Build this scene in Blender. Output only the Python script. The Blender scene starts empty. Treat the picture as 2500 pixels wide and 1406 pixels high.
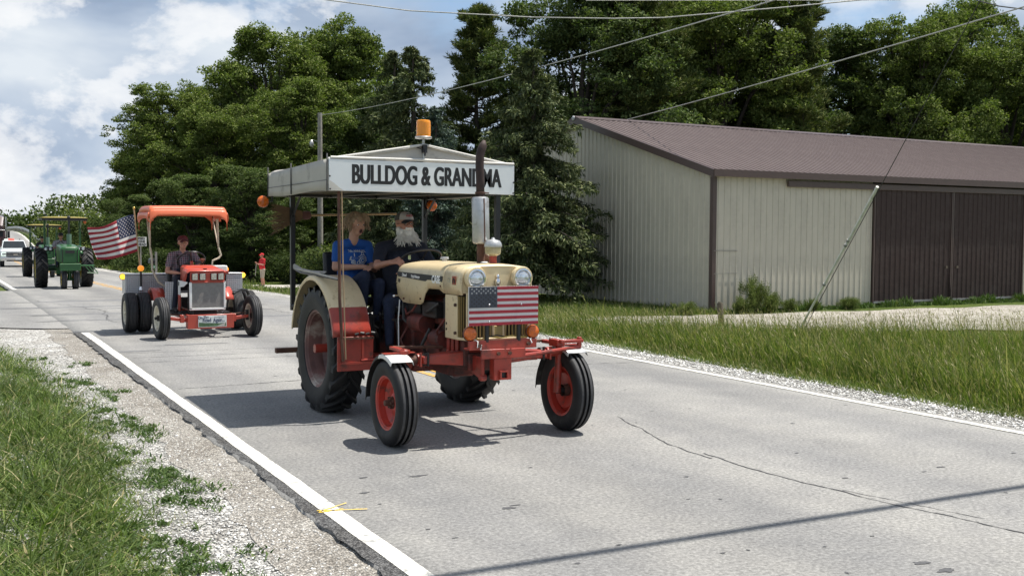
import bpy, bmesh, math, random
import numpy as np
from mathutils import Vector, Matrix, Euler, Quaternion
random.seed(7); rng = np.random.default_rng(7)
scene = bpy.context.scene
COL = scene.collection
R = math.radians
# ------------------------------------------------------------------ camera
CAM_H = 1.85; FPX = 2650.0; PITCH = R(2.97); YAW = R(27.712); ROLL = R(0.35)
cam_d = bpy.data.cameras.new('camera'); cam = bpy.data.objects.new('camera', cam_d); COL.objects.link(cam)
cam_d.sensor_width = 36.0; cam_d.lens = 36.0*FPX/2500.0; cam_d.clip_start = 0.1; cam_d.clip_end = 6000
cam.location = (0, 0, CAM_H)
fw = Vector((math.sin(YAW)*math.cos(PITCH), math.cos(YAW)*math.cos(PITCH), -math.sin(PITCH)))
q = fw.to_track_quat('-Z', 'Y')
cam.rotation_mode = 'QUATERNION'
cam.rotation_quaternion = q @ Quaternion((0, 0, 1), ROLL)
scene.camera = cam
# ------------------------------------------------------------------ sun, sky, exposure
SUN_DIR = Vector((0.85, -0.2, 2.35)).normalized()          # towards the sun
SUN_EL = math.asin(SUN_DIR.z); SUN_AZ = math.atan2(SUN_DIR.x, SUN_DIR.y)
sun_d = bpy.data.lights.new('sun', 'SUN'); sun_d.energy = 5.0; sun_d.angle = R(0.55); sun_d.color = (1.0, 0.955, 0.88)
sun = bpy.data.objects.new('sun', sun_d); COL.objects.link(sun)
sun.rotation_euler = (-SUN_DIR).to_track_quat('-Z', 'Y').to_euler(); sun.location = (30, -8, 80)
world = bpy.data.worlds.new('World'); scene.world = world; world.use_nodes = True
def build_sky():
    nt = world.node_tree; N = nt.nodes; L = nt.links; N.clear()
    out = N.new('ShaderNodeOutputWorld')
    sky = N.new('ShaderNodeTexSky'); sky.sky_type = 'NISHITA'; sky.sun_disc = False
    sky.sun_elevation = SUN_EL; sky.sun_rotation = SUN_AZ; sky.altitude = 200; sky.air_density = 1.0; sky.dust_density = 0.6; sky.ozone_density = 1.5
    b1 = N.new('ShaderNodeBackground'); b1.inputs['Strength'].default_value = 0.10
    L.new(sky.outputs[0], b1.inputs[0])
    tc = N.new('ShaderNodeTexCoord')
    def nz(scale, detail, rough, loc, zs, dist=0.0):
        mp = N.new('ShaderNodeMapping'); mp.inputs['Scale'].default_value = (1, 1, zs); mp.inputs['Location'].default_value = loc; L.new(tc.outputs['Generated'], mp.inputs[0])
        n = N.new('ShaderNodeTexNoise'); n.inputs['Scale'].default_value = scale; n.inputs['Detail'].default_value = detail; n.inputs['Roughness'].default_value = rough; n.inputs['Distortion'].default_value = dist
        L.new(mp.outputs[0], n.inputs['Vector']); return n.outputs['Fac']
    def rp(fac, stops):
        r = N.new('ShaderNodeValToRGB'); e = r.color_ramp.elements; e[0].position, e[0].color = stops[0]; e[1].position, e[1].color = stops[-1]
        for p, c in stops[1:-1]: k = e.new(p); k.color = c
        L.new(fac, r.inputs[0]); return r.outputs[0]
    def g(v): return (v, v, v, 1)
    cover = rp(nz(3.0, 8, 0.55, (3.17, 1.42, 0.31), 1.7, 0.2), [(0.41, g(0)), (0.51, g(1))])
    veil = rp(nz(3.6, 5, 0.5, (9.4, 4.2, 1.9), 2.4, 0.3), [(0.38, (0.30, 0.39, 0.54, 1)), (0.51, (0.49, 0.58, 0.71, 1)), (0.66, (0.76, 0.82, 0.88, 1))])
    puff = rp(nz(6.0, 12, 0.58, (1.3, 7.7, 2.2), 1.5, 0.1), [(0.515, g(0)), (0.555, g(0.6)), (0.67, g(1))])
    mx = N.new('ShaderNodeMix'); mx.data_type = 'RGBA'; L.new(puff, mx.inputs[0]); L.new(veil, mx.inputs[6]); mx.inputs[7].default_value = (0.98, 0.985, 0.99, 1)
    b2 = N.new('ShaderNodeBackground'); b2.inputs['Strength'].default_value = 0.74; L.new(mx.outputs[2], b2.inputs[0])
    mix = N.new('ShaderNodeMixShader'); L.new(cover, mix.inputs[0]); L.new(b1.outputs[0], mix.inputs[1]); L.new(b2.outputs[0], mix.inputs[2])
    L.new(mix.outputs[0], out.inputs[0])
build_sky()
vs = scene.view_settings; vs.view_transform = 'Standard'; vs.look = 'None'; vs.gamma = 1.0; vs.use_curve_mapping = False; vs.exposure = 0.48
scene.cycles.max_bounces = 6; scene.cycles.diffuse_bounces = 3; scene.cycles.transparent_max_bounces = 8; scene.cycles.use_denoising = True
# ------------------------------------------------------------------ pixel -> world
def ray(x, y):
    dx, dy = x-1250.0, y-703.0
    c, s = math.cos(ROLL), math.sin(ROLL)
    ux, uy = dx*c+dy*s, -dx*s+dy*c
    f = FPX*math.cos(PITCH)-uy*math.sin(PITCH); up = -(FPX*math.sin(PITCH)+uy*math.cos(PITCH))
    return Vector((f*math.sin(YAW)+ux*math.cos(YAW), f*math.cos(YAW)-ux*math.sin(YAW), up))
def atY(x, y, Y): d = ray(x, y); t = Y/d.y; return Vector((d.x*t, Y, CAM_H+d.z*t))
def atX(x, y, X): d = ray(x, y); t = X/d.x; return Vector((X, d.y*t, CAM_H+d.z*t))
def atZ(x, y, Z): d = ray(x, y); t = (Z-CAM_H)/d.z; return Vector((d.x*t, d.y*t, Z))
# ------------------------------------------------------------------ materials
MATS = {}
def mat(name, col, rough=0.6, metal=0.0, vary=0.12, vscale=6.0, bump=0.0, bscale=60.0, spec=0.5, dirt=None, dirt_amt=0.0, dirt_scale=3.0, coat=0.0, emit=None, emit_s=0.0, trans=0.0):
    if name in MATS: return MATS[name]
    m = bpy.data.materials.new(name); m.use_nodes = True; MATS[name] = m
    nt = m.node_tree; N = nt.nodes; L = nt.links; b = N['Principled BSDF']
    b.inputs['Roughness'].default_value = rough; b.inputs['Metallic'].default_value = metal
    b.inputs['Specular IOR Level'].default_value = spec
    if coat: b.inputs['Coat Weight'].default_value = coat; b.inputs['Coat Roughness'].default_value = 0.12
    if emit: b.inputs['Emission Color'].default_value = (*emit, 1); b.inputs['Emission Strength'].default_value = emit_s
    if trans: b.inputs['Transmission Weight'].default_value = trans
    tc = N.new('ShaderNodeTexCoord')
    n = N.new('ShaderNodeTexNoise'); n.inputs['Scale'].default_value = vscale; n.inputs['Detail'].default_value = 6; n.inputs['Roughness'].default_value = 0.62
    L.new(tc.outputs['Object'], n.inputs['Vector'])
    r = N.new('ShaderNodeValToRGB'); e = r.color_ramp.elements
    e[0].position = 0.3; e[1].position = 0.7
    e[0].color = (*[max(0, c*(1-vary)) for c in col], 1); e[1].color = (*[min(1, c*(1+vary)) for c in col], 1)
    L.new(n.outputs['Fac'], r.inputs[0]); src = r.outputs[0]
    if dirt:
        n2 = N.new('ShaderNodeTexNoise'); n2.inputs['Scale'].default_value = dirt_scale; n2.inputs['Detail'].default_value = 9; n2.inputs['Roughness'].default_value = 0.7
        L.new(tc.outputs['Object'], n2.inputs['Vector'])
        r3 = N.new('ShaderNodeValToRGB'); r3.color_ramp.elements[0].position = 0.62-dirt_amt*0.3; r3.color_ramp.elements[1].position = 0.72-dirt_amt*0.1
        L.new(n2.outputs['Fac'], r3.inputs[0])
        mx = N.new('ShaderNodeMix'); mx.data_type = 'RGBA'; L.new(r3.outputs[0], mx.inputs[0]); L.new(src, mx.inputs[6]); mx.inputs[7].default_value = (*dirt, 1)
        src = mx.outputs[2]
    L.new(src, b.inputs['Base Color'])
    if bump:
        n3 = N.new('ShaderNodeTexNoise'); n3.inputs['Scale'].default_value = bscale; n3.inputs['Detail'].default_value = 5
        L.new(tc.outputs['Object'], n3.inputs['Vector'])
        bp = N.new('ShaderNodeBump'); bp.inputs['Strength'].default_value = bump; bp.inputs['Distance'].default_value = 0.01
        L.new(n3.outputs['Fac'], bp.inputs['Height']); L.new(bp.outputs[0], b.inputs['Normal'])
    return m
# ------------------------------------------------------------------ mesh builder
def rotm(rx=0, ry=0, rz=0): return Euler((R(rx), R(ry), R(rz))).to_matrix()
class MB:
    def __init__(s): s.v = []; s.f = []; s.m = []; s.mi = 0
    def add(s, vs, fs):
        o = len(s.v); s.v += [tuple(p) for p in vs]; s.f += [tuple(i+o for i in f) for f in fs]; s.m += [s.mi]*len(fs); return s
    def box(s, c, d, rot=None, taper=1.0):
        hx, hy, hz = d[0]/2, d[1]/2, d[2]/2; c = Vector(c)
        P = [Vector((sx*hx*(taper if sz > 0 else 1), sy*hy*(taper if sz > 0 else 1), sz*hz)) for sz in (-1, 1) for sy in (-1, 1) for sx in (-1, 1)]
        if rot is not None: P = [rot @ p for p in P]
        return s.add([c+p for p in P], [(0,2,3,1),(4,5,7,6),(0,1,5,4),(2,6,7,3),(0,4,6,2),(1,3,7,5)])
    def bb(s, x0, x1, y0, y1, z0, z1): return s.box(((x0+x1)/2, (y0+y1)/2, (z0+z1)/2), (x1-x0, y1-y0, z1-z0))
    def prism(s, pts, axis, lo, hi):
        # pts: polygon in the two other axes (x:(y,z), y:(x,z), z:(x,y))
        def mk(p, t): return (t, p[0], p[1]) if axis == 'x' else (p[0], t, p[1]) if axis == 'y' else (p[0], p[1], t)
        n = len(pts); V = [mk(p, lo) for p in pts]+[mk(p, hi) for p in pts]
        F = [tuple(range(n))[::-1], tuple(range(n, 2*n))]+[(i, (i+1) % n, n+(i+1) % n, n+i) for i in range(n)]
        return s.add(V, F)
    def tube(s, pts, r, n=8, caps=True, flat=1.0):
        pts = [Vector(p) for p in pts]; k = len(pts); rs = r if isinstance(r, (list, tuple)) else [r]*k
        T = [(pts[min(i+1, k-1)]-pts[max(i-1, 0)]).normalized() for i in range(k)]
        u = T[0].orthogonal().normalized(); V = []
        for i in range(k):
            u = (u-T[i]*u.dot(T[i])); u = u.normalized() if u.length > 1e-6 else T[i].orthogonal().normalized()
            w = T[i].cross(u)
            for j in range(n):
                a = 2*math.pi*j/n; V.append(pts[i]+(u*math.cos(a)+w*math.sin(a)*flat)*rs[i])
        F = [(i*n+j, i*n+(j+1) % n, (i+1)*n+(j+1) % n, (i+1)*n+j) for i in range(k-1) for j in range(n)]
        if caps: F += [tuple(range(n))[::-1], tuple(range((k-1)*n, k*n))]
        return s.add(V, F)
    def cyl(s, p0, p1, r0, r1=None, n=16): return s.tube([p0, p1], [r0, r0 if r1 is None else r1], n)
    def lathe(s, prof, o=(0,0,0), axis='x', n=32, close=False, a0=0.0, a1=None):
        # prof: (radius, along axis)
        o = Vector(o); full = a1 is None; a1 = 2*math.pi if full else a1; cnt = n if full else n+1; k = len(prof); V = []
        for j in range(cnt):
            a = a0+(a1-a0)*j/n; c, sn = math.cos(a), math.sin(a)
            for (r, h) in prof:
                V.append(o+Vector((h, r*c, r*sn) if axis == 'x' else (r*sn, h, r*c) if axis == 'y' else (r*c, r*sn, h)))
        F = []
        for j in range(n):
            j2 = (j+1) % cnt
            for i in range(k if close else k-1):
                i2 = (i+1) % k; F.append((j*k+i, j2*k+i, j2*k+i2, j*k+i2))
        return s.add(V, F)
    def sphere(s, c, r, nu=16, nv=10):
        r = (r, r, r) if isinstance(r, (int, float)) else r; c = Vector(c); V = []; F = []
        for i in range(nv+1):
            t = math.pi*i/nv
            for j in range(nu):
                a = 2*math.pi*j/nu; V.append(c+Vector((r[0]*math.sin(t)*math.cos(a), r[1]*math.sin(t)*math.sin(a), r[2]*math.cos(t))))
        for i in range(nv):
            for j in range(nu): F.append((i*nu+j, (i+1)*nu+j, (i+1)*nu+(j+1) % nu, i*nu+(j+1) % nu))
        return s.add(V, F)
    def poly(s, pts): return s.add(pts, [tuple(range(len(pts)))])
    def grid(s, fn, nu, nv, matf=None):
        V = [fn(i/nu, j/nv) for j in range(nv+1) for i in range(nu+1)]; F = []; o = len(s.m)
        for j in range(nv):
            for i in range(nu): F.append((j*(nu+1)+i, j*(nu+1)+i+1, (j+1)*(nu+1)+i+1, (j+1)*(nu+1)+i))
        s.add(V, F)
        if matf:
            for j in range(nv):
                for i in range(nu): s.m[o+j*nu+i] = matf(i, j)
        return s
    def slab(s, pts, th):
        # closed polyline sheet (list of rows) given thickness is done with a solidify modifier instead
        return s
    def build(s, name, mats, parent=None, smooth=35, bevel=0.0, seg=2, loc=None, solid=0.0):
        me = bpy.data.meshes.new(name); me.from_pydata(s.v, [], s.f)
        if not isinstance(mats, (list, tuple)): mats = [mats]
        for m in mats: me.materials.append(m)
        if len(mats) > 1: me.polygons.foreach_set('material_index', s.m)
        bm = bmesh.new(); bm.from_mesh(me); bmesh.ops.recalc_face_normals(bm, faces=bm.faces); bm.to_mesh(me); bm.free()
        if smooth:
            me.polygons.foreach_set('use_smooth', [True]*len(me.polygons)); me.set_sharp_from_angle(angle=R(smooth))
        o = bpy.data.objects.new(name, me); COL.objects.link(o)
        if parent: o.parent = parent
        if loc: o.location = loc
        if solid: md = o.modifiers.new('solid', 'SOLIDIFY'); md.thickness = solid; md.offset = 0
        if bevel: md = o.modifiers.new('bevel', 'BEVEL'); md.width = bevel; md.segments = seg; md.limit_method = 'ANGLE'; md.angle_limit = R(40)
        return o
def tag(o, label, cat, group=None):
    o['label'] = label; o['category'] = cat
    if group: o['group'] = group
    return o
def thing(name, label, cat, loc=(0,0,0), rz=0.0, group=None):
    o = bpy.data.objects.new(name, None); COL.objects.link(o); o.location = loc; o.rotation_euler = (0, 0, R(rz)); o.empty_display_size = 0.2
    return tag(o, label, cat, group)
def struct(o): o['kind'] = 'structure'; return o
def stuff(o): o['kind'] = 'stuff'; return o
def copy_tree(o, parent=None):
    c = o.copy(); COL.objects.link(c)
    if parent: c.parent = parent
    for ch in o.children: copy_tree(ch, c)
    return c
def fast_mesh(name, V, F, mats, parent=None, mi=None, smooth=False):
    # numpy arrays: V (n,3), F (m,4) or (m,3)
    V = np.asarray(V, np.float32); F = np.asarray(F, np.int32); k = F.shape[1]
    me = bpy.data.meshes.new(name); me.vertices.add(len(V)); me.vertices.foreach_set('co', V.ravel())
    me.loops.add(F.size); me.loops.foreach_set('vertex_index', F.ravel())
    me.polygons.add(len(F)); me.polygons.foreach_set('loop_start', np.arange(0, F.size, k, dtype=np.int32))
    if not isinstance(mats, (list, tuple)): mats = [mats]
    for m in mats: me.materials.append(m)
    if mi is not None: me.polygons.foreach_set('material_index', np.asarray(mi, np.int32))
    if smooth: me.polygons.foreach_set('use_smooth', np.ones(len(F), bool))
    me.update(calc_edges=True); me.validate()
    o = bpy.data.objects.new(name, me); COL.objects.link(o)
    if parent: o.parent = parent
    return o
def text_part(body, size, m, parent, name='lettering', loc=(0,0,0), rot=(90,0,0), bold=0.0, sx=1.0, depth=0.003, align='CENTER', shear=0.0, space=1.0, xb=0.0):
    cu = bpy.data.curves.new(name, 'FONT'); cu.body = body; cu.size = size; cu.align_x = align; cu.align_y = 'CENTER'; cu.offset = bold; cu.extrude = depth; cu.shear = shear; cu.space_character = space
    t = bpy.data.objects.new(name, cu); COL.objects.link(t)
    dg = bpy.context.evaluated_depsgraph_get(); me = bpy.data.meshes.new_from_object(t.evaluated_get(dg))
    bpy.data.objects.remove(t); bpy.data.curves.remove(cu)
    if xb:   # thicken the upright strokes
        n = len(me.vertices); V = np.zeros(n*3); me.vertices.foreach_get('co', V); V = V.reshape(-1, 3); P = [list(p.vertices) for p in me.polygons]; VV = []; PP = []
        for k, d in enumerate((-xb, 0, xb)): VV += [(x+d, y, z+0.0002*k) for x, y, z in V]; PP += [[i+n*k for i in p] for p in P]
        me = bpy.data.meshes.new(name); me.from_pydata(VV, [], PP)
    o = bpy.data.objects.new(name, me); COL.objects.link(o); me.materials.clear(); me.materials.append(m)
    o.location = loc; o.rotation_euler = [R(a) for a in rot]; o.scale = (sx, 1, 1)
    if parent: o.parent = parent
    return o
def sst(a, b, x): t = np.clip((np.asarray(x, float)-a)/(b-a), 0, 1); return t*t*(3-2*t)
# ================================================================== terrain
_ZY = [-300, 0, 20, 28, 36, 44, 52, 60, 76, 90, 105, 116, 124, 130, 137, 147, 158, 172, 190, 260, 1500]
_ZZ = [0, 0, 0, -.08, -.2, -.34, -.45, -.57, -.8, -.98, -1.0, -.8, -.42, 0, .42, 1.0, 1.35, 1.5, 1.45, 1.0, 1.0]
def zr(y):
    y = np.asarray(y, float); return (np.interp(y-2, _ZY, _ZZ)+np.interp(y, _ZY, _ZZ)+np.interp(y+2, _ZY, _ZZ))/3
def gz(x, y):
    x = np.asarray(x, float); y = np.asarray(y, float)
    zb = np.where(y < 105, zr(y), -1.0)
    dist = np.maximum(np.maximum(2.0-x, x-9.2), 0)
    z = zb+(zr(y)-zb)*(1-sst(0.8, 9.0, dist))
    z = z-0.35*sst(9.7, 12.6, x)-0.25*sst(30, 55, y)*sst(9.6, 14, x)*(1-sst(95, 120, y))
    z = z+0.05*sst(1.4, -1.0, x)*(y < 20)
    return z+0.02*np.sin(x*1.7+0.6*y)*np.cos(y*1.1)*sst(10, 14, dist*4)
def gzf(x, y): return float(gz(x, y))
RX0, RX1 = 2.10, 9.06
def wmat(name): m = bpy.data.materials.new(name); m.use_nodes = True; return m, m.node_tree.nodes, m.node_tree.links, m.node_tree.nodes['Principled BSDF']
def noise(N, L, vec, scale, detail=5, rough=0.6, sc=None):
    if sc:
        mp = N.new('ShaderNodeMapping'); mp.inputs['Scale'].default_value = sc; L.new(vec, mp.inputs[0]); vec = mp.outputs[0]
    n = N.new('ShaderNodeTexNoise'); n.inputs['Scale'].default_value = scale; n.inputs['Detail'].default_value = detail; n.inputs['Roughness'].default_value = rough
    L.new(vec, n.inputs['Vector']); return n.outputs['Fac']
def ramp(N, L, fac, stops):
    r = N.new('ShaderNodeValToRGB'); e = r.color_ramp.elements
    e[0].position, e[0].color = stops[0][0], (*stops[0][1], 1); e[1].position, e[1].color = stops[-1][0], (*stops[-1][1], 1)
    for p, c in stops[1:-1]: k = e.new(p); k.color = (*c, 1)
    L.new(fac, r.inputs[0]); return r.outputs[0]
def mixc(N, L, a, b, fac, mode='MIX'):
    m = N.new('ShaderNodeMix'); m.data_type = 'RGBA'; m.blend_type = mode
    for s, v in ((6, a), (7, b)):
        if hasattr(v, 'is_output'): L.new(v, m.inputs[s])
        else: m.inputs[s].default_value = (*v, 1)
    if hasattr(fac, 'is_output'): L.new(fac, m.inputs[0])
    else: m.inputs[0].default_value = fac
    return m.outputs[2]
def g3(v): return (v, v, v)
def road_mat():
    m, N, L, b = wmat('asphalt_grey'); tc = N.new('ShaderNodeTexCoord').outputs['Object']
    fine = ramp(N, L, noise(N, L, tc, 34, 4, 0.85), [(0.30, (0.12, 0.118, 0.116)), (0.5, (0.238, 0.234, 0.226)), (0.70, (0.39, 0.382, 0.366))])
    big = ramp(N, L, noise(N, L, tc, 1.0, 5, 0.6, (0.55, 0.10, 1)), [(0.3, g3(0.80)), (0.7, g3(1.16))])
    c = mixc(N, L, fine, big, 1.0, 'MULTIPLY')
    blot = ramp(N, L, noise(N, L, tc, 2.1, 7, 0.62), [(0.35, (0.90, 0.90, 0.905)), (0.65, (1.06, 1.055, 1.04))])
    c = mixc(N, L, c, blot, 1.0, 'MULTIPLY')
    # small dark pits
    v = N.new('ShaderNodeTexVoronoi'); v.inputs['Scale'].default_value = 2.6; v.inputs['Randomness'].default_value = 1; L.new(tc, v.inputs['Vector'])
    pit = ramp(N, L, v.outputs['Distance'], [(0.020, g3(0.55)), (0.05, g3(1.0))]); c = mixc(N, L, c, pit, 0.7, 'MULTIPLY')
    # tyre paths and the oily strip along the middle of each lane
    sx = N.new('ShaderNodeSeparateXYZ'); L.new(tc, sx.inputs[0]); wv = N.new('ShaderNodeMath'); wv.operation = 'MULTIPLY_ADD'; wv.inputs[1].default_value = 2*math.pi/1.675; wv.inputs[2].default_value = -2*math.pi*3.05/1.675; L.new(sx.outputs[0], wv.inputs[0])
    cs = N.new('ShaderNodeMath'); cs.operation = 'COSINE'; L.new(wv.outputs[0], cs.inputs[0]); ad = N.new('ShaderNodeMath'); ad.operation = 'MULTIPLY_ADD'; ad.inputs[1].default_value = 0.35; L.new(cs.outputs[0], ad.inputs[0]); L.new(noise(N, L, tc, 1.2, 5, 0.65, (1, 0.25, 1)), ad.inputs[2])
    c = mixc(N, L, c, ramp(N, L, ad.outputs[0], [(0.25, (1.05, 1.045, 1.03)), (0.85, (0.86, 0.865, 0.875))]), 1.0, 'MULTIPLY')
    L.new(c, b.inputs['Base Color']); b.inputs['Roughness'].default_value = 0.85; b.inputs['Specular IOR Level'].default_value = 0.25
    bp = N.new('ShaderNodeBump'); bp.inputs['Strength'].default_value = 0.35; bp.inputs['Distance'].default_value = 0.006
    L.new(noise(N, L, tc, 110, 3), bp.inputs['Height']); L.new(bp.outputs[0], b.inputs['Normal']); return m
def gravel_mat(name, lo, hi, scale=42.0):
    m, N, L, b = wmat(name); tc = N.new('ShaderNodeTexCoord').outputs['Object']
    v = N.new('ShaderNodeTexVoronoi'); v.inputs['Scale'].default_value = scale; L.new(tc, v.inputs['Vector'])
    sep = N.new('ShaderNodeSeparateColor'); L.new(v.outputs['Color'], sep.inputs[0])
    c = ramp(N, L, sep.outputs[0], [(0.0, lo), (0.55, tuple((a+d)/2 for a, d in zip(lo, hi))), (1.0, hi)])
    edge = ramp(N, L, v.outputs['Distance'], [(0.25, g3(1.0)), (0.75, g3(0.45))]); c = mixc(N, L, c, edge, 1.0, 'MULTIPLY')
    big = ramp(N, L, noise(N, L, tc, 1.4, 5), [(0.32, (0.78, 0.75, 0.71)), (0.68, (1.15, 1.15, 1.14))]); c = mixc(N, L, c, big, 1.0, 'MULTIPLY')
    L.new(c, b.inputs['Base Color']); b.inputs['Roughness'].default_value = 0.9; b.inputs['Specular IOR Level'].default_value = 0.2
    bp = N.new('ShaderNodeBump'); bp.inputs['Strength'].default_value = 0.9; bp.inputs['Distance'].default_value = 0.02; bp.invert = True
    L.new(v.outputs['Distance'], bp.inputs['Height']); L.new(bp.outputs[0], b.inputs['Normal']); return m
def turf_mat():
    m, N, L, b = wmat('turf'); tc = N.new('ShaderNodeTexCoord').outputs['Object']
    c = ramp(N, L, noise(N, L, tc, 7, 8, 0.7), [(0.3, (0.030, 0.045, 0.012)), (0.55, (0.075, 0.105, 0.028)), (0.75, (0.17, 0.17, 0.065))])
    c = mixc(N, L, c, ramp(N, L, noise(N, L, tc, 0.35, 4), [(0.35, (0.75, 0.8, 0.7)), (0.65, (1.25, 1.2, 1.1))]), 1.0, 'MULTIPLY')
    L.new(c, b.inputs['Base Color']); b.inputs['Roughness'].default_value = 1; b.inputs['Specular IOR Level'].default_value = 0.1
    bp = N.new('ShaderNodeBump'); bp.inputs['Strength'].default_value = 0.6; bp.inputs['Distance'].default_value = 0.05
    L.new(noise(N, L, tc, 25, 5), bp.inputs['Height']); L.new(bp.outputs[0], b.inputs['Normal']); return m
def paint_mat(name, col, wear=0.45, scale=9.0):
    m, N, L, b = wmat(name); tc = N.new('ShaderNodeTexCoord').outputs['Object']
    w = ramp(N, L, noise(N, L, tc, scale, 9, 0.78), [(wear-0.06, g3(1.0)), (wear+0.06, g3(0.0))])
    spk = ramp(N, L, noise(N, L, tc, 80, 3), [(0.3, tuple(c*0.86 for c in col)), (0.7, col)])
    c = mixc(N, L, spk, (0.26, 0.26, 0.25), w); L.new(c, b.inputs['Base Color']); b.inputs['Roughness'].default_value = 0.75; return m
M_road = road_mat(); M_gravel = gravel_mat('limestone_gravel', (0.20, 0.195, 0.185), (0.86, 0.85, 0.82)); M_gravel_tan = gravel_mat('drive_gravel', (0.26, 0.24, 0.205), (0.66, 0.625, 0.56), 22)
M_shoulder = gravel_mat('packed_gravel', (0.22, 0.205, 0.185), (0.62, 0.59, 0.54), 60)
M_turf = turf_mat(); M_white_line = paint_mat('white_road_paint', (0.74, 0.72, 0.65), 0.445, 11); M_yellow_line = paint_mat('yellow_road_paint', (0.62, 0.33, 0.045), 0.47, 4)
def spaced(lo, hi, near_lo, near_hi, step, k=1.35):
    a = list(np.arange(near_lo, near_hi+1e-6, step)); s = step
    b = near_hi
    while b < hi: s *= k; b += s; a.append(b)
    s = step; b = near_lo
    while b > lo: s *= k; b -= s; a.insert(0, b)
    return np.array(a)
def sheet(name, X, Y, Z, m):
    ny, nx = X.shape; V = np.stack([X, Y, Z], -1).reshape(-1, 3)
    i = np.arange((ny-1)*(nx-1)); r, c = i//(nx-1), i % (nx-1); a = r*nx+c
    return fast_mesh(name, V, np.stack([a, a+1, a+nx+1, a+nx], 1), m, smooth=True)
gx = spaced(-1800, 2200, -8, 30, 0.35); gy = spaced(-600, 3000, -2, 130, 0.7)
X, Y = np.meshgrid(gx, gy); Z = gz(X, Y)-0.05
Z = np.where((X > RX0-0.2) & (X < RX1+0.2), Z-0.06, Z)
ground = struct(sheet('ground', X, Y, Z, M_turf))
# the road: one sheet, ragged edges, following the dip and the rise
ys = np.concatenate([np.arange(-40, 26, 0.12), np.arange(26, 300, 1.0)])
def ragged(y, s, amp): return amp*(np.sin(y*2.3+s)*0.4+np.sin(y*6.1+2*s)*0.3+np.sin(y*14.7+s*3)*0.3)
cols = []
for t in np.linspace(0, 1, 15):
    x = RX0+(RX1-RX0)*t+(ragged(ys, 1.0, 0.028) if t == 0 else ragged(ys, 4.0, 0.02) if t == 1 else 0)
    cols.append(x*np.ones_like(ys))
X = np.stack(cols, 1); Y = np.repeat(ys[:, None], X.shape[1], 1); Z = zr(Y)
# worn edge drops to the shoulder
X = np.concatenate([X[:, :1]-0.012, X, X[:, -1:]+0.012], 1); Y = np.concatenate([Y[:, :1], Y, Y[:, :1]], 1); Z = np.concatenate([Z[:, :1]-0.07, Z, Z[:, :1]-0.07], 1)
road = struct(sheet('road', X, Y, Z, M_road))
# side road joining from the left, flared corners
sy = np.linspace(0, 1, 30); sx = np.concatenate([np.linspace(2.105, -1, 16), np.linspace(-1.5, -60, 30)])
X = np.repeat(sx[None, :], 30, 0); fl = 2.6*sst(-2.5, 2.1, sx)**2
Y = (24.6-fl)[None, :]*(1-sy[:, None])+(39.6+fl*0.6)[None, :]*sy[:, None]
side = struct(sheet('side_road', X, Y, zr(Y)-0.004, M_road))
# shoulders and drive
def ribbon(name, y, x0, x1, n, zf, m):
    t = np.linspace(0, 1, n)[None, :]; X = x0[:, None]*(1-t)+x1[:, None]*t; Y = np.repeat(y[:, None], n, 1); return struct(sheet(name, X, Y, zf(X, Y), m))
yy = np.arange(-12, 23.6, 0.25)
ribbon('gravel_shoulder', yy, np.full_like(yy, -2.2), np.full_like(yy, RX0+0.05), 24, lambda x, y: gz(x, y)-0.026, M_gravel)
ribbon('packed_shoulder', yy[:-2], 1.66+ragged(yy[:-2], 3, 0.10), np.full_like(yy[:-2], RX0+0.04), 8, lambda x, y: gz(x, y)-0.020, M_shoulder)
yy = np.concatenate([np.arange(-12, 40, 0.3), np.arange(40, 130, 1.5)])
ribbon('gravel_verge', yy, np.full_like(yy, RX1-0.05), 9.75+ragged(yy, 2, 0.12), 8, lambda x, y: gz(x, y)-0.022, M_gravel)
dx = np.linspace(12.4, 40, 90); near = np.interp(dx, [12.4, 14, 16, 18.4, 24, 40], [22.4, 20.9, 19.4, 18.1, 16.4, 14.6])+ragged(dx, 2, 0.15); far = np.interp(dx, [12.4, 16, 18.5, 24, 40], [26.0, 24.6, 23.9, 23.4, 22.8])
t = np.linspace(0, 1, 16)[:, None]; Y = near[None, :]*(1-t)+far[None, :]*t; X = np.repeat(dx[None, :], 16, 0)
struct(sheet('gravel_drive', X, Y, gz(X, Y)-0.02, M_gravel_tan))
# concrete drive and lawn edge beyond the intersection
M_conc = mat('pale_concrete', (0.42, 0.39, 0.35), 0.9, vary=0.15, vscale=2)
dx = np.linspace(9.0, 40, 40); t = np.linspace(0, 1, 6)[:, None]; X = np.repeat(dx[None, :], 6, 0); Y = (54.5+0*dx)[None, :]*(1-t)+(59.5+0*dx)[None, :]*t
struct(sheet('concrete_drive', X, Y, gz(X, Y)-0.02, M_conc))
# painted lines
def line(name, x0, x1, y0, y1, m, parent, step=0.25):
    y = np.arange(y0, y1+1e-6, step); n = 3; t = np.linspace(0, 1, n)[None, :]; e = ragged(y, x0, 0.006)
    X = (x0+e)[:, None]*(1-t)+(x1+e)[:, None]*t; Y = np.repeat(y[:, None], n, 1)
    o = sheet(name, X, Y, zr(Y)+0.006, m); o.parent = parent; return o
line('white_edge_line', 2.185, 2.31, -12, 20.9, M_white_line, road); line('white_edge_line', 2.185, 2.33, 42.0, 130, M_white_line, road, 1.0)
line('white_edge_line', 8.84, 8.95, -12, 30.0, M_white_line, road); line('white_edge_line', 8.84, 8.98, 44, 172, M_white_line, road, 1.0)
for x in (5.50, 5.70):
    line('yellow_centre_line', x, x+0.10, 12.6, 16.5, M_yellow_line, road); line('yellow_centre_line', x, x+0.10, 39.0, 172, M_yellow_line, road, 1.0)
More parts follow.
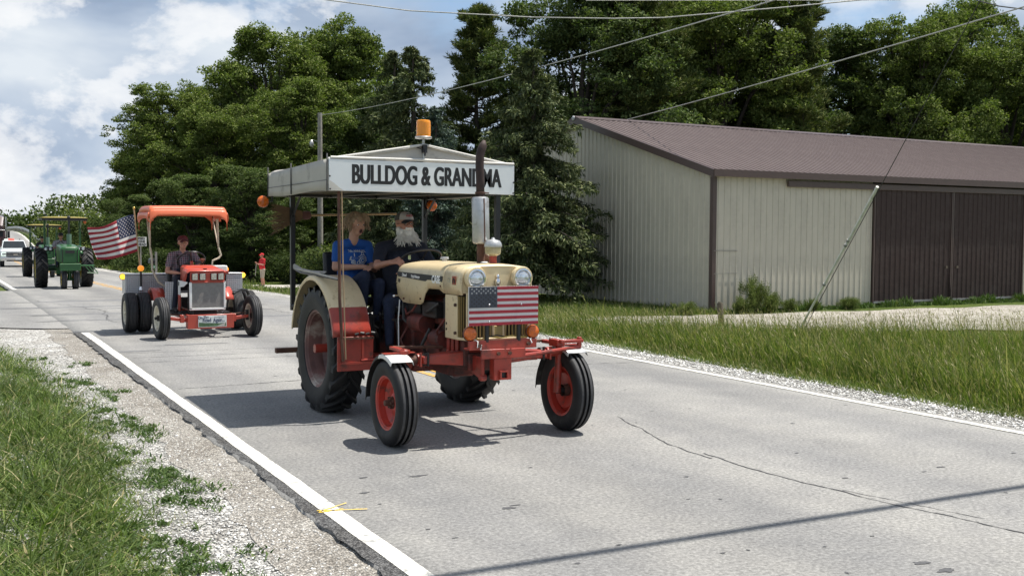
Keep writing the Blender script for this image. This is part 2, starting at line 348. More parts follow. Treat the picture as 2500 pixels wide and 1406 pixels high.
M_edge = gravel_mat('shaded_raw_asphalt', (0.06, 0.06, 0.062), (0.26, 0.26, 0.26), 70)  # broken asphalt edge: darker tone, with the rough edge's shadow painted in
y_ = np.arange(-12, 20.9, 0.06); X = np.stack([RX0-0.012+0.4*ragged(y_, 1.0, 0.03)+np.convolve(rng.normal(0, 0.03, len(y_)), np.ones(4)/4, 'same')+np.convolve(rng.normal(0, 0.09, len(y_)), np.ones(40)/40, 'same'), RX0+0.05+0*y_, RX0+0.083+ragged(y_, 2.185, 0.006)], 1); Y = np.repeat(y_[:, None], 3, 1); o = sheet('raw_edge_shade', X, Y, zr(Y)+0.004-0.002*np.array([1, 0, 0])[None, :], M_edge); o.parent = road
# cracks and stains lying on the road
M_crack = mat('crack_filler', (0.045, 0.045, 0.047), 0.9); M_stain = mat('oil_stain', (0.075, 0.075, 0.078), 0.8, vary=0.3, vscale=30); M_spray = mat('yellow_spray_paint', (0.72, 0.50, 0.06), 0.7, vary=0.25, vscale=50)
def crack(pts, w, jag, name='crack'):
    P = []; 
    for (a, b) in zip(pts[:-1], pts[1:]):
        n = max(3, int(math.dist(a, b)/0.06))
        for i in range(n): t = i/n; P.append((a[0]+(b[0]-a[0])*t, a[1]+(b[1]-a[1])*t))
    P.append(pts[-1]); b = MB(); V = []; jx = jy = 0
    for i, p in enumerate(P):
        d = Vector((P[min(i+1, len(P)-1)][0]-P[max(i-1, 0)][0], P[min(i+1, len(P)-1)][1]-P[max(i-1, 0)][1])).normalized()
        jx = jx*0.75+random.uniform(-jag, jag); n = Vector((-d.y, d.x)); ww = w*random.uniform(0.3, 1.3)
        x, y = p[0]+n.x*jx, p[1]+n.y*jx
        V += [(x+n.x*ww, y+n.y*ww, float(zr(y))+0.003), (x-n.x*ww, y-n.y*ww, float(zr(y))+0.003)]
    b.add(V, [(2*i, 2*i+2, 2*i+3, 2*i+1) for i in range(len(P)-1)]); return b.build(name, M_crack, road, 0)
crack([(5.99, 9.1), (5.78, 8.3), (5.60, 7.7), (5.55, 7.05)], 0.008, 0.012); crack([(5.64, 7.25), (5.62, 6.4), (5.70, 5.6), (5.85, 4.9), (5.93, 4.3), (6.0, 3.2)], 0.009, 0.012)
crack([(5.72, 5.75), (5.85, 5.3), (5.98, 4.75)], 0.004, 0.012)
for y0 in (15.7, 16.3, 16.95): crack([(2.4, y0), (4.4, y0-0.1), (8.7, y0+0.1)], 0.008, 0.008)
for y0 in (12.9, 26.5, 29.0, 32.2, 34.5): crack([(2.4, y0), (5.6, y0+0.3), (8.9, y0-0.1)], 0.010, 0.02)
crack([(3.4, 22), (3.0, 24), (3.4, 27), (2.2, 33)], 0.012, 0.04); crack([(7.0, 16), (7.2, 21), (6.9, 27)], 0.010, 0.03)
def blot(x, y, rx, ry, m=None, name='stain', n=22):
    b = MB(); s = random.uniform(0, 9); V = [(x+rx*math.cos(a)*(1+0.3*math.sin(3*a+s)+0.2*math.sin(5*a+2*s)), y+ry*math.sin(a)*(1+0.3*math.sin(2*a+s)+0.2*math.sin(7*a)), float(zr(y))+0.003) for a in [2*math.pi*i/n for i in range(n)]]
    b.poly(V); return b.build(name, m or M_stain, road, 0)
for (px, py, rx, ry) in [(1018,1162,.07,.025),(885,1166,.03,.02),(890,1203,.035,.02),(1240,1240,.045,.03),(1256,1233,.04,.012),(927,1230,.014,.008),(2248,1374,.05,.03),(2310,1392,.055,.025),(1945,1106,.02,.012),(2295,1140,.04,.02),(1680,1218,.015,.01),(1765,1350,.018,.012),(1410,1375,.02,.01),(1510,1330,.02,.012),(1110,1313,.02,.01),(700,1330,.012,.01)]:
    p = atZ(px, py, 0); blot(p.x, p.y, rx, ry)
for i in range(60):
    blot(random.uniform(2.5, 8.7), random.uniform(4, 17), random.uniform(.008, .028), random.uniform(.006, .018))
for (a, b2) in [((2.155,6.85),(2.47,6.75)), ((2.165,6.82),(2.40,6.96)), ((2.15,6.80),(2.33,6.83))]:
    o = crack([a, b2], 0.007, 0.004, 'spray_paint_mark'); o.data.materials.clear(); o.data.materials.append(M_spray); o.location.z = 0.006
# asphalt patches and tyre scuffs at the intersection
M_scuff = mat('tyre_scuff', (0.15, 0.15, 0.152), 0.9, vary=0.25, vscale=3)
for (x, y, rx, ry) in [(3.2, 24.0, 1.6, .14), (3.9, 26, 2.4, .22), (2.6, 29, 1.8, .25), (5.4, 28, 2.2, .2), (6.6, 23.6, 1.4, .12), (3.6, 32, 1.6, .3), (2.4, 17.2, .4, .1), (3.5, 17.9, .5, .08)]:
    blot(x, y, rx, ry, M_scuff, 'scuff', 40)
# ------------------------------------------------------------------ loose stones
def stones(name, xs, ys, zs, size, m):
    n = len(xs); base = np.array([(1,0,0),(-1,0,0),(0,1,0),(0,-1,0),(0,0,1),(0,0,-1)], float)
    F0 = np.array([(0,2,4),(2,1,4),(1,3,4),(3,0,4),(2,0,5),(1,2,5),(3,1,5),(0,3,5)])
    V = base[None]*rng.uniform(0.55, 1.1, (n, 6, 1))+rng.normal(0, 0.18, (n, 6, 3)); s = size*rng.lognormal(0, 0.35, (n, 1, 1)); V = V*s*np.array([1, 1, 0.6])
    a = rng.uniform(0, 6.28, n); c, sn = np.cos(a)[:, None], np.sin(a)[:, None]
    x = V[..., 0]*c-V[..., 1]*sn; y = V[..., 0]*sn+V[..., 1]*c
    V = np.stack([x+xs[:, None], y+ys[:, None], V[..., 2]+zs[:, None]], -1).reshape(-1, 3)
    F = (F0[None]+(np.arange(n)*6)[:, None, None]).reshape(-1, 3); return stuff(fast_mesh(name, V, F, m))
def island_mat(name, stops, rough=0.8, translucent=0.0, bigscale=None, bigamp=0.25, spec=0.3):
    m, N, L, b = wmat(name); g = N.new('ShaderNodeNewGeometry'); c = ramp(N, L, g.outputs['Random Per Island'], stops)
    if bigscale:
        tc = N.new('ShaderNodeTexCoord').outputs['Object']; c = mixc(N, L, c, ramp(N, L, noise(N, L, tc, bigscale, 3), [(0.3, g3(1-bigamp)), (0.7, g3(1+bigamp))]), 1.0, 'MULTIPLY')
    L.new(c, b.inputs['Base Color']); b.inputs['Roughness'].default_value = rough; b.inputs['Specular IOR Level'].default_value = spec
    if translucent:
        t = N.new('ShaderNodeBsdfTranslucent'); L.new(mixc(N, L, c, (1.0, 1.25, 0.45), 1.0, 'MULTIPLY'), t.inputs[0]); mx = N.new('ShaderNodeMixShader'); mx.inputs[0].default_value = translucent
        L.new(b.outputs[0], mx.inputs[1]); L.new(t.outputs[0], mx.inputs[2]); L.new(mx.outputs[0], N['Material Output'].inputs[0])
    return m
M_stone = island_mat('limestone_chips', [(0, (0.20, 0.19, 0.175)), (0.5, (0.50, 0.49, 0.46)), (1, (0.82, 0.81, 0.78))])
n = 46000; xs = rng.uniform(-0.2, 2.10, n); ys2 = 4.2+rng.beta(1, 2.2, n)*18; keep = rng.random(n) < np.clip(1.15-sst(1.3, 2.05, xs)*0.85, 0, 1); xs, ys2 = xs[keep], ys2[keep]
stones('loose_gravel', xs, ys2, gz(xs, ys2)-0.02, 0.0075, M_stone)
n = 16000; xs = rng.uniform(9.02, 9.85, n); ys2 = 4.0+rng.beta(1, 1.6, n)*22
stones('loose_gravel', xs, ys2, gz(xs, ys2)-0.015, 0.014, M_stone)
# ------------------------------------------------------------------ grass
def grass(name, xs, ys, h, w, lean, m, wind=(-0.5, 0.1), curl=0.6, z=None, seed_frac=0.0, seed_m=None):
    n = len(xs); z = gz(xs, ys)-0.05 if z is None else z; a = rng.uniform(0, 2*np.pi, n); lv = np.array([0, 0.4, 0.75, 1.0])
    ln = rng.normal(0, lean, (n, 2))+np.array(wind)[None]*rng.uniform(0.3, 1.2, (n, 1))
    P = np.zeros((n, 4, 3))
    for k, t in enumerate(lv):
        P[:, k, 0] = xs+ln[:, 0]*h*(t**(1+curl)); P[:, k, 1] = ys+ln[:, 1]*h*(t**(1+curl)); P[:, k, 2] = z+h*t*(1-0.25*t*np.hypot(ln[:, 0], ln[:, 1]))
    wd = np.stack([np.cos(a), np.sin(a), 0*a], -1)[:, None, :]*(w[:, None]*np.array([0.8, 1.0, 0.7, 0.06])[None])[..., None]
    V = np.stack([P-wd, P+wd], 2).reshape(n, 8, 3); F0 = np.array([(0,1,3,2),(2,3,5,4),(4,5,7,6)])
    F = (F0[None]+(np.arange(n)*8)[:, None, None]).reshape(-1, 4); V = V.reshape(-1, 3); mi = np.zeros(len(F), int)
    if seed_frac:
        idx = np.where(rng.random(n) < seed_frac)[0]; k = len(idx); d = P[idx, 3]-P[idx, 2]; d /= np.linalg.norm(d, axis=1, keepdims=True)
        L0 = rng.uniform(0.05, 0.11, (k, 1)); p0 = P[idx, 3]-d*L0*0.7; p1 = p0+d*L0*0.5; p2 = p0+d*L0; s = np.stack([np.cos(a[idx]), np.sin(a[idx]), 0*a[idx]], -1)*rng.uniform(.0035, .008, (k, 1))
        V2 = np.stack([p0-s*.3, p0+s*.3, p1-s, p1+s, p2-s*.2, p2+s*.2], 1).reshape(-1, 3); F2 = (np.array([(0,1,3,2),(2,3,5,4)])[None]+(np.arange(k)*6)[:, None, None]).reshape(-1, 4)+len(V)
        V = np.concatenate([V, V2]); F = np.concatenate([F, F2]); mi = np.concatenate([mi, np.ones(len(F2), int)])
    return stuff(fast_mesh(name, V, F, [m, seed_m or m], mi=mi))
M_grass = island_mat('lawn_blades', [(0, (0.026, 0.052, 0.009)), (0.4, (0.090, 0.142, 0.026)), (0.90, (0.155, 0.20, 0.05)), (0.96, (0.32, 0.29, 0.14)), (1.0, (0.44, 0.38, 0.22))], 0.6, 0.28, 2.6, 0.45)
M_tall = island_mat('tall_grass_blades', [(0, (0.045, 0.075, 0.014)), (0.45, (0.120, 0.165, 0.036)), (0.84, (0.19, 0.215, 0.065)), (0.92, (0.36, 0.32, 0.16)), (1.0, (0.45, 0.39, 0.22))], 0.55, 0.3, 0.9, 0.3)
M_seed = island_mat('seed_heads', [(0, (0.22, 0.19, 0.085)), (0.6, (0.36, 0.31, 0.16)), (1, (0.46, 0.41, 0.24))], 0.8, 0.2)
def left_edge(y): return np.interp(y, [3, 5.8, 6.7, 8.5, 10.4, 13, 15.4, 18, 21, 23], [1.22, 1.25, 1.28, 1.42, 1.5, 1.50, 1.42, 1.2, 0.75, 0.2])
n = 140000; ys2 = 3.6+rng.beta(1, 2.6, n)*20; xs = left_edge(ys2)-rng.exponential(1.0, n)*0.9+0.10
patch = np.sin(xs*5+ys2*1.3)*np.sin(ys2*2.1-xs*2)+0.6*np.sin(xs*11+ys2*7.0); e = left_edge(ys2)-xs
keep = (xs > -4) & ((e > 0.45) | (rng.random(n) < np.clip(0.30+e*1.4+patch*0.35, 0, 1))); xs, ys2, e = xs[keep], ys2[keep], e[keep]
h = (0.028+0.062*sst(0.0, 0.8, e)+0.022*np.sin(xs*3+ys2*2.3)*sst(0.3, 0.9, e))*rng.lognormal(0, 0.5, len(xs))
grass('roadside_grass', xs, ys2, h, 0.0020+0.0055*rng.random(len(xs))**2, 0.85, M_grass, (0.12, 0.0), 0.8, seed_frac=0.02, seed_m=M_seed)
# low weeds creeping over the gravel
cx = rng.uniform(0.5, 1.85, 700); cy = 4.2+rng.beta(1, 1.5, 700)*13; ok = rng.random(700) < np.clip(1.3-1.25*sst(-0.05, 0.50, cx-left_edge(cy)), 0.03, 1)*(0.5+0.5*np.sin(cx*6+cy*2.2)); cx, cy = cx[ok], cy[ok]
k = rng.integers(8, 70, len(cx)); sg_ = rng.uniform(0.015, 0.06, len(cx)); xs = np.repeat(cx, k)+rng.normal(0, 1, k.sum())*np.repeat(sg_, k); ys2 = np.repeat(cy, k)+rng.normal(0, 1.5, k.sum())*np.repeat(sg_, k)
M_weed = island_mat('low_weed_leaves', [(0, (0.035, 0.075, 0.015)), (0.6, (0.075, 0.125, 0.03)), (1, (0.14, 0.18, 0.06))], 0.6, 0.25)
grass('low_weeds', xs, ys2, rng.uniform(0.015, 0.05, len(xs)), rng.uniform(0.004, 0.009, len(xs)), 0.9, M_weed, (0, 0), 0.4, z=gz(xs, ys2)-0.02)
# tall verge on the right
n = 120000; ys2 = 4+rng.beta(1, 1.35, n)*34; xs = 9.85+rng.beta(1.05, 1.3, n)*8.5; near = np.interp(xs, [12.4, 14, 16, 18.4, 24], [22.4, 20.9, 19.4, 18.1, 16.4])
keep = ((ys2 < near+rng.normal(0, 0.2, n)) | ((xs < 12.3+rng.normal(0, .3, n)) & (ys2 < 36))); xs, ys2 = xs[keep], ys2[keep]
h = (0.09+0.36*sst(9.9, 11.0, xs))*rng.lognormal(0, 0.28, len(xs))*(1-0.55*sst(22, 30, ys2))*(1-0.72*sst(-5.0, -1.0, ys2-np.interp(xs, [12.4, 14, 16, 18.4, 24], [22.4, 20.9, 19.4, 18.1, 16.4])))
grass('tall_verge_grass', xs, ys2, h, 0.003+0.003*rng.random(len(xs)), 0.20, M_tall, (-0.34, -0.06), 1.1, seed_frac=0.42, seed_m=M_seed)
n = 26000; ys2 = 4+rng.beta(1, 1.5, n)*32; xs = 9.62+rng.exponential(0.22, n)
grass('mown_verge_grass', xs, ys2, 0.07*rng.lognormal(0, 0.4, n), 0.003+0.002*rng.random(n), 0.5, M_tall, (-0.1, 0), 0.6, z=gz(xs, ys2)-0.05)
# seeding stems standing along the drive edge
n = 3600; xs = rng.uniform(12.2, 24, n); ys2 = np.interp(xs, [12.4, 14, 16, 18.4, 24], [22.4, 20.9, 19.4, 18.1, 16.4])-np.abs(rng.normal(0, 1.1, n))
grass('seeding_stems', xs, ys2, rng.uniform(0.25, 0.6, n), np.full(n, 0.0022), 0.16, M_seed, (-0.28, -0.05), 1.5, seed_frac=0.9, seed_m=M_seed)
# lawn strips beyond the drive and the intersection
n = 22000; xs = rng.uniform(12.5, 19.5, n); ys2 = rng.uniform(24.0, 33, n); grass('barn_side_grass', xs, ys2, rng.uniform(.08, .3, n), rng.uniform(.003, .007, n), 0.35, M_tall, (-.1, 0), 0.6)
n = 15000; xs = 9.5+rng.beta(1, 1.5, n)*12; ys2 = rng.uniform(36, 54, n); grass('corner_grass', xs, ys2, rng.uniform(.06, .28, n), rng.uniform(.006, .014, n), 0.4, M_tall, (-.1, 0), 0.6)
n = 9000; ys2 = rng.uniform(60, 128, n); xs = 9.7+rng.beta(1, 1.5, n)*7; grass('bank_grass', xs, ys2, rng.uniform(.1, .4, n), rng.uniform(.012, .03, n), 0.4, M_tall, (-.1, 0), 0.6)
# ================================================================== machine shed
M_tan = mat('tan_steel_siding', (0.50, 0.46, 0.375), 0.36, vary=0.06, vscale=1.5, spec=0.5, dirt=(0.42, 0.385, 0.315), dirt_amt=0.35, dirt_scale=0.9); M_brown = mat('brown_steel_trim', (0.075, 0.048, 0.042), 0.4, vary=0.08); M_door = mat('dark_brown_door_steel', (0.048, 0.032, 0.029), 0.6, vary=0.15, spec=0.2, dirt=(0.065, 0.048, 0.044), dirt_amt=0.4, dirt_scale=1.5)
M_roofb = mat('brown_steel_roof', (0.102, 0.074, 0.068), 0.52, vary=0.10, vscale=1.2, spec=0.35, dirt=(0.135, 0.103, 0.094), dirt_amt=0.4, dirt_scale=0.8); M_core = mat('shed_framing', (0.1, 0.08, 0.06), 0.9)
def shed():
    W, LEN, EZ, PIT = 14.0, 30.0, 4.01, 0.29; RZ = EZ+7*PIT
    t = thing('machine_shed', 'long tan steel shed with brown ribbed roof and sliding doors', 'shed', (19.41, 24.70, -0.37), 2.0)
    b = MB(); b.bb(0.03, LEN, 0.03, W-0.03, 0, EZ-0.1); b.prism([(0.03, EZ-0.1), (W-0.03, EZ-0.1), (W/2, RZ-0.12)], 'x', 0.03, LEN); b.build('wall_core', M_core, t, 0)
    def profile(w, rib, h, rw):
        P = [(0, 0)]; x = rib/2
        while x < w-0.01: P += [(x-rw, 0), (x-rw*0.45, h), (x+rw*0.45, h), (x+rw, 0)]; x += rib
        return P+[(w, 0)]
    PR = profile(0.92, 0.23, 0.022, 0.032)
    def panel(name, top, m, bottom=0.0, w=0.92, pr=PR):
        pts = [p for p in pr if p[0] <= w+1e-6]
        if pts[-1][0] < w: pts.append((w, 0))
        b = MB(); V = [(x, -y, bottom) for x, y in pts]+[(x, -y, top(x)) for x, y in pts]; n = len(pts)
        b.add(V, [(i, i+1, n+i+1, n+i) for i in range(n-1)]); return b.build(name, m, t, 0)
    d0 = ray(2127, 600); o0 = t.location; nrm = Vector((-math.sin(R(2)), math.cos(R(2)), 0)); ax = Vector((math.cos(R(2)), math.sin(R(2)), 0)); C0 = Vector((0, 0, CAM_H))
    def along(px, py): d = ray(px, py); s = (o0-C0).dot(nrm)/d.dot(nrm); return (C0+d*s-o0).dot(ax)
    D0, D1, D2 = along(2127, 600), along(2318, 600), along(2493, 600)
    first = None; x = 0.08
    while x < LEN-0.5:
        if not (x > D0-0.2 and x+0.92 < D2+0.2):
            w = min(0.92, D0-x) if x < D0 else 0.92
            if w > 0.05:
                if w > 0.9 and first: p = first.copy(); COL.objects.link(p)
                else:
                    p = panel('siding_panel', lambda q: EZ-0.03, M_tan, 0.0, w); first = first or (p if w > 0.9 else None)
                p.location = (x, 0.0, 0)
        x = x+0.92 if not (x < D0 <= x+0.92) else D2+0.05
    # gable wall facing the spruce
    y = 0.0
    for k in range(15):
        w = 0.92; y0 = 0.06+k*w
        p = panel('siding_panel', lambda q, y0=y0: EZ-0.02+PIT*(7-abs(y0+q-7)), M_tan, 0.0, w); p.rotation_euler = (0, 0, R(-90)); p.location = (0.0, y0+w, 0)
        for v in p.data.vertices: v.co.z = v.co.z  # panel runs backwards along the wall
        top = [EZ-0.05+PIT*(7-abs((y0+w-v.co.x)-7)) for v in p.data.vertices]
        for v, z in zip(p.data.vertices, top):
            if v.co.z > 1: v.co.z = z
    sl = math.hypot(7.25, 7.25*PIT); ang = math.atan(PIT)
    def roof_panel():
        pts = PR; n = len(pts); b = MB(); b.add([(x, 0, y) for x, y in pts]+[(x, sl, y) for x, y in pts], [(i, i+1, n+i+1, n+i) for i in range(n-1)]); return b.build('roof_panel', M_roofb, t, 0)
    rp = roof_panel(); k = 0; x = -0.18
    while x < LEN:
        for side in (0, 1):
            o = rp if k == 0 else rp.copy()
            if k: COL.objects.link(o)
            if side == 0: o.location = (x, -0.25, EZ-0.25*PIT+0.05); o.rotation_euler = (ang, 0, 0)
            else: o.location = (x+0.92, W+0.25, EZ-0.25*PIT+0.05); o.rotation_euler = (ang, 0, math.pi)
            k += 1
        x += 0.92
    b = MB(); b.bb(-0.2, LEN, -0.27, -0.235, EZ-0.20, EZ+0.0); b.build('eave_fascia', M_brown, t, 0)
    b = MB(); b.bb(-0.18, LEN, -0.235, -0.03, EZ-0.16, EZ-0.13); b.build('soffit', M_brown, t, 0)
    for s in (1, -1):
        b = MB(); y0, y1 = (-0.25, 7.0) if s > 0 else (W+0.25, 7.0); za = EZ-0.25*PIT; zb = EZ+7*PIT
        b.add([(-0.215, y0, za-0.16), (-0.215, y0, za+0.06), (-0.215, y1, zb+0.06), (-0.215, y1, zb-0.16), (-0.14, y0, za-0.16), (-0.14, y0, za+0.06), (-0.14, y1, zb+0.06), (-0.14, y1, zb-0.16)], [(0,1,2,3),(4,7,6,5),(0,3,7,4),(1,5,6,2),(0,4,5,1),(3,2,6,7)]); b.build('rake_trim', M_brown, t, 0)
    b = MB(); b.prism([(6.7, RZ-0.01), (7, RZ+0.09), (7.3, RZ-0.01), (7, RZ+0.06)], 'x', -0.2, LEN); b.build('ridge_cap', M_brown, t, 0)
    b = MB(); b.bb(-0.035, 0.10, -0.035, -0.028+0.0, 0, EZ-0.2); b.bb(-0.035, -0.028, -0.028, 0.10, 0, EZ-0.2); b.build('corner_trim', M_brown, t, 0)
    b = MB(); b.bb(along(1918, 430), D2+5.5, -0.14, -0.07, EZ-0.42, EZ-0.24); b.build('door_track', M_brown, t, 0, bevel=0.01)
    for (x0, x1) in ((D0, D1), (D1+0.02, D2)):
        pr = profile(x1-x0, 0.23, 0.02, 0.03); p = panel('sliding_door', lambda q: EZ-0.36, M_door, 0.07, x1-x0, pr); p.location = (x0, -0.07, 0)
        
        for xa in (0, x1-x0-0.05): b = MB(); b.bb(xa, xa+0.05, -0.035, 0.02, 0.05, EZ-0.35); b.build('door_edge_trim', M_brown, p, 0)
        b = MB(); b.bb(0, x1-x0, -0.03, 0.0, 0.04, 0.10); b.build('door_bottom_rail', mat('galvanised_rail', (0.35, 0.35, 0.34), 0.5, 0.6), p, 0)
        b = MB(); hx = x1-x0-0.25 if x0 == D0 else 0.25; b.bb(hx-0.05, hx+0.05, -0.055, -0.02, 1.1, 1.18); b.build('handle', M_core, p, 0)
    b = MB(); b.tube([(D1-0.02, -0.11, 0.0), (D1-0.06, -0.12, 0.35), (D1-0.1, -0.10, 0.9)], [0.05, 0.03, 0.012], 6); b.build('loose_edge_flap', M_door, t)
    b = MB(); b.bb(0.03, 0.9, -0.035, -0.025, 1.7, 1.72); b.bb(0.03, 0.9, -0.035, -0.025, 1.05, 1.07); b.build('old_seam', mat('seam_dull_tan', (0.3, 0.28, 0.24), 0.6), t, 0)  # thin bars across the siding in a darker tan
    b = MB(); b.sphere((-0.22, 7.0, RZ+0.0), (0.05, 0.08, 0.09), 10, 8); b.build('ridge_end_cap', mat('grey_cap', (0.45, 0.46, 0.47), 0.5), t)
    return t
shed()
# ================================================================== trees
def bark(name, c): return mat(name, c, 0.95, vary=0.35, vscale=9, bump=0.8, bscale=25)
M_bark = bark('dark_bark', (0.055, 0.043, 0.034)); M_bark2 = bark('grey_bark', (0.10, 0.085, 0.07))
M_leafA = island_mat('broad_leaves', [(0, (0.048, 0.074, 0.020)), (0.5, (0.126, 0.162, 0.046)), (1, (0.218, 0.245, 0.080))], 0.75, 0.24, 0.22, 0.3, 0.08)
M_leafB = island_mat('dark_broad_leaves', [(0, (0.036, 0.058, 0.022)), (0.5, (0.088, 0.122, 0.044)), (1, (0.165, 0.195, 0.074))], 0.75, 0.22, 0.22, 0.3, 0.08)
M_needleA = island_mat('spruce_needles', [(0, (0.036, 0.054, 0.028)), (0.5, (0.090, 0.112, 0.052)), (1, (0.20, 0.215, 0.10))], 0.75, 0.10, 0.5, 0.3, 0.1)
M_needleB = island_mat('blue_spruce_needles', [(0, (0.036, 0.058, 0.046)), (0.5, (0.085, 0.118, 0.092)), (1, (0.16, 0.195, 0.155))], 0.75, 0.10, 0.5, 0.3, 0.1)
M_needleC = island_mat('pine_needles', [(0, (0.034, 0.054, 0.018)), (0.5, (0.085, 0.110, 0.036)), (1, (0.20, 0.205, 0.07))], 0.75, 0.15, 0.4, 0.3, 0.1)
def quads(P, size, asp, up=0.5, axis=None):
    # one leaf-shaped quad at each point; axis gives the long direction
    n = len(P); A = rng.normal(0, 1, (n, 3)) if axis is None else axis+rng.normal(0, 0.35, (n, 3)); A /= np.linalg.norm(A, axis=1, keepdims=True)
    U = rng.normal(0, 1, (n, 3)); U[:, 2] += up*2; B = np.cross(U, A); B /= np.linalg.norm(B, axis=1, keepdims=True)+1e-9
    s = (size*rng.uniform(0.6, 1.35, n))[:, None]; A = A*s; B = B*s*asp
    V = np.stack([P-A, P-B*0.9+A*0.1, P+A, P+B*0.9+A*0.1], 1).reshape(-1, 3); F = np.arange(4*n).reshape(-1, 4); return V, F
def crown_decid(seed, H=16.0, RAD=5.0, base=0.13, nl=27, clumps=1150, per=88, leaf=0.086):
    r = np.random.default_rng(seed); lob = []
    for i in range(nl):
        t = base+(0.97-base)*((i+0.5)/nl)+r.uniform(-0.04, 0.04); env = math.sin(math.pi*min(1, (0.16+0.80*max(0, t-base)/(1-base))**0.9))**0.42
        a = i*2.4+r.uniform(-0.5, 0.5); d = RAD*env*r.uniform(0.25, 0.95)*(0.8 if t > 0.88 else 1); lob.append((d*math.cos(a), d*math.sin(a), H*t*0.97, RAD*r.uniform(0.20, 0.36)*(0.6+0.5*env)))
    lob = np.array(lob); C = []
    for i in range(clumps):
        L = lob[r.integers(nl)]; v = r.normal(0, 1, 3); v /= np.linalg.norm(v); v[2] = v[2]*0.8+0.1; C.append(L[:3]+v*L[3]*(r.uniform(0.75, 1.05) if i % 9 else r.uniform(1.05, 1.32)))
    C = np.array(C); C = C[C[:, 2] < H]; cr = RAD*r.uniform(0.045, 0.11, len(C)); k = (per*(cr/cr.mean())**2).astype(int); n = k.sum()
    v = r.normal(0, 1, (n, 3)); v /= np.linalg.norm(v, axis=1, keepdims=True); v *= r.uniform(0.35, 1.0, (n, 1))**0.6; v[:, 2] = np.where(v[:, 2] < 0, v[:, 2]*0.45, v[:, 2])
    P = np.repeat(C, k, 0)+v*np.repeat(cr, k)[:, None]*np.array([1.25, 1.25, 0.95])
    ni = 13000; P2 = lob[r.integers(nl, size=ni), :3]+np.clip(r.normal(0, 0.45, (ni, 3)), -0.7, 0.7)*RAD*0.27; P = np.concatenate([P, P2[P2[:, 2] > H*base*0.8]])
    V, F = quads(P, leaf, 0.62, 0.9); return V, F, lob
def trunk_decid(lob, H, m, parent, r0=0.28):
    b = MB(); top = Vector((0, 0, H*0.82)); b.tube([(0.02*i*math.sin(i), 0.1*math.sin(i*1.3), H*0.82*i/8-0.3*(i == 0)) for i in range(9)], [r0*(1-0.1*i) if i else r0*1.35 for i in range(9)], 9)
    for k, L in enumerate(lob):
        z0 = max(0.12*H, L[2]*0.55); p0 = Vector((0, 0, z0)); p1 = Vector(L[:3]); md = (p0+p1)/2+Vector((0, 0, 0.06*H)); b.tube([p0, md, p1], [r0*0.42, r0*0.25, r0*0.07], 6)
        for j in range(4):
            v = Vector((math.sin(k*3+j*1.7), math.cos(k*2+j*2.1), 0.4*math.sin(j+k)+0.35)).normalized(); b.tube([md.lerp(p1, 0.25*j), p1+v*L[3]*0.8], [r0*0.12, r0*0.03], 5)
    return b.build('trunk', m, parent)
DEC = []
for sd, mm in ((3, M_leafA), (11, M_leafA), (23, M_leafB)):
    V, F, lob = crown_decid(sd); o = fast_mesh('crown', V, F, mm); tr = trunk_decid(lob, 16.0, M_bark, None); DEC.append((o.data, tr.data)); bpy.data.objects.remove(o); bpy.data.objects.remove(tr)
def spruce_mesh(seed, H=9.0, RAD=2.9, mm=None, whorls=32, per=11, droop=0.42, leaf=0.085):
    r = np.random.default_rng(seed); P = []; A = []; b = MB(); b.tube([(0, 0, -0.3), (0.03, 0, H*0.4), (0, 0.03, H*0.98)], [0.21, 0.13, 0.015], 8)
    for w in range(whorls):
        t = (w+0.5)/whorls; z = H*(0.115+0.875*t); L0 = RAD*(1-t)**0.82*(0.9 if t > 0.12 else 0.72)+0.12
        for k in range(max(5, int(per*(1-0.45*t)))):
            a = w*1.1+k*2*math.pi/per+r.uniform(-0.35, 0.35); L = L0*r.uniform(0.68, 1.16); n = max(4, int(L/0.16)); d = np.array([math.cos(a), math.sin(a), 0]); sd = np.array([-d[1], d[0], 0]); zz = z+r.uniform(-0.12, 0.12)
            pts = []
            for i in range(n+1):
                u = i/n; p = d*L*u; p[2] = zz+L*(0.10*u-droop*1.5*u*u*(1-0.45*u))*(1-0.6*t); pts.append(p)
            pts = np.array(pts)
            if k % 2 == 0: b.tube([tuple(p) for p in pts[::max(1, n//3)]], [0.022*(1-t*0.6)]*len(pts[::max(1, n//3)]), 4, caps=False)
            for i in range(1, n+1):
                u = i/n; sw = L*0.34*(1-u*0.72)*(0.30+u)
                for side in (-1, 1):
                    q = r.integers(3, 6)
                    for j in range(q):
                        v = (j+r.random())/q; p = pts[i]+sd*side*sw*v+d*0.10*v; p[2] -= 0.30*v*sw+r.uniform(0, 0.09); P.append(p); A.append(d*0.7+sd*side*0.5+np.array([0, 0, -0.12]))
                        if r.random() < 0.55: p2 = p.copy(); p2[2] -= r.uniform(0.05, 0.20); P.append(p2); A.append(np.array([0.15*d[0], 0.15*d[1], -1.0]))
    P = np.array(P)+r.normal(0, 0.03, (len(P), 3)); A = np.array(A); rep = 3; P = np.repeat(P, rep, 0)+r.normal(0, 0.035, (len(P)*rep, 3)); A = np.repeat(A, rep, 0)
    V, F = quads(P, leaf, 0.30, 1.0, A); o = fast_mesh('crown', V, F, mm); tr = b.build('trunk', M_bark, None); res = (o.data, tr.data); bpy.data.objects.remove(o); bpy.data.objects.remove(tr); return res
SPR = [spruce_mesh(5, mm=M_needleA), spruce_mesh(8, 9.0, 2.4, M_needleA, 24, 9), spruce_mesh(9, 9.0, 2.7, M_needleB, 24, 9)]
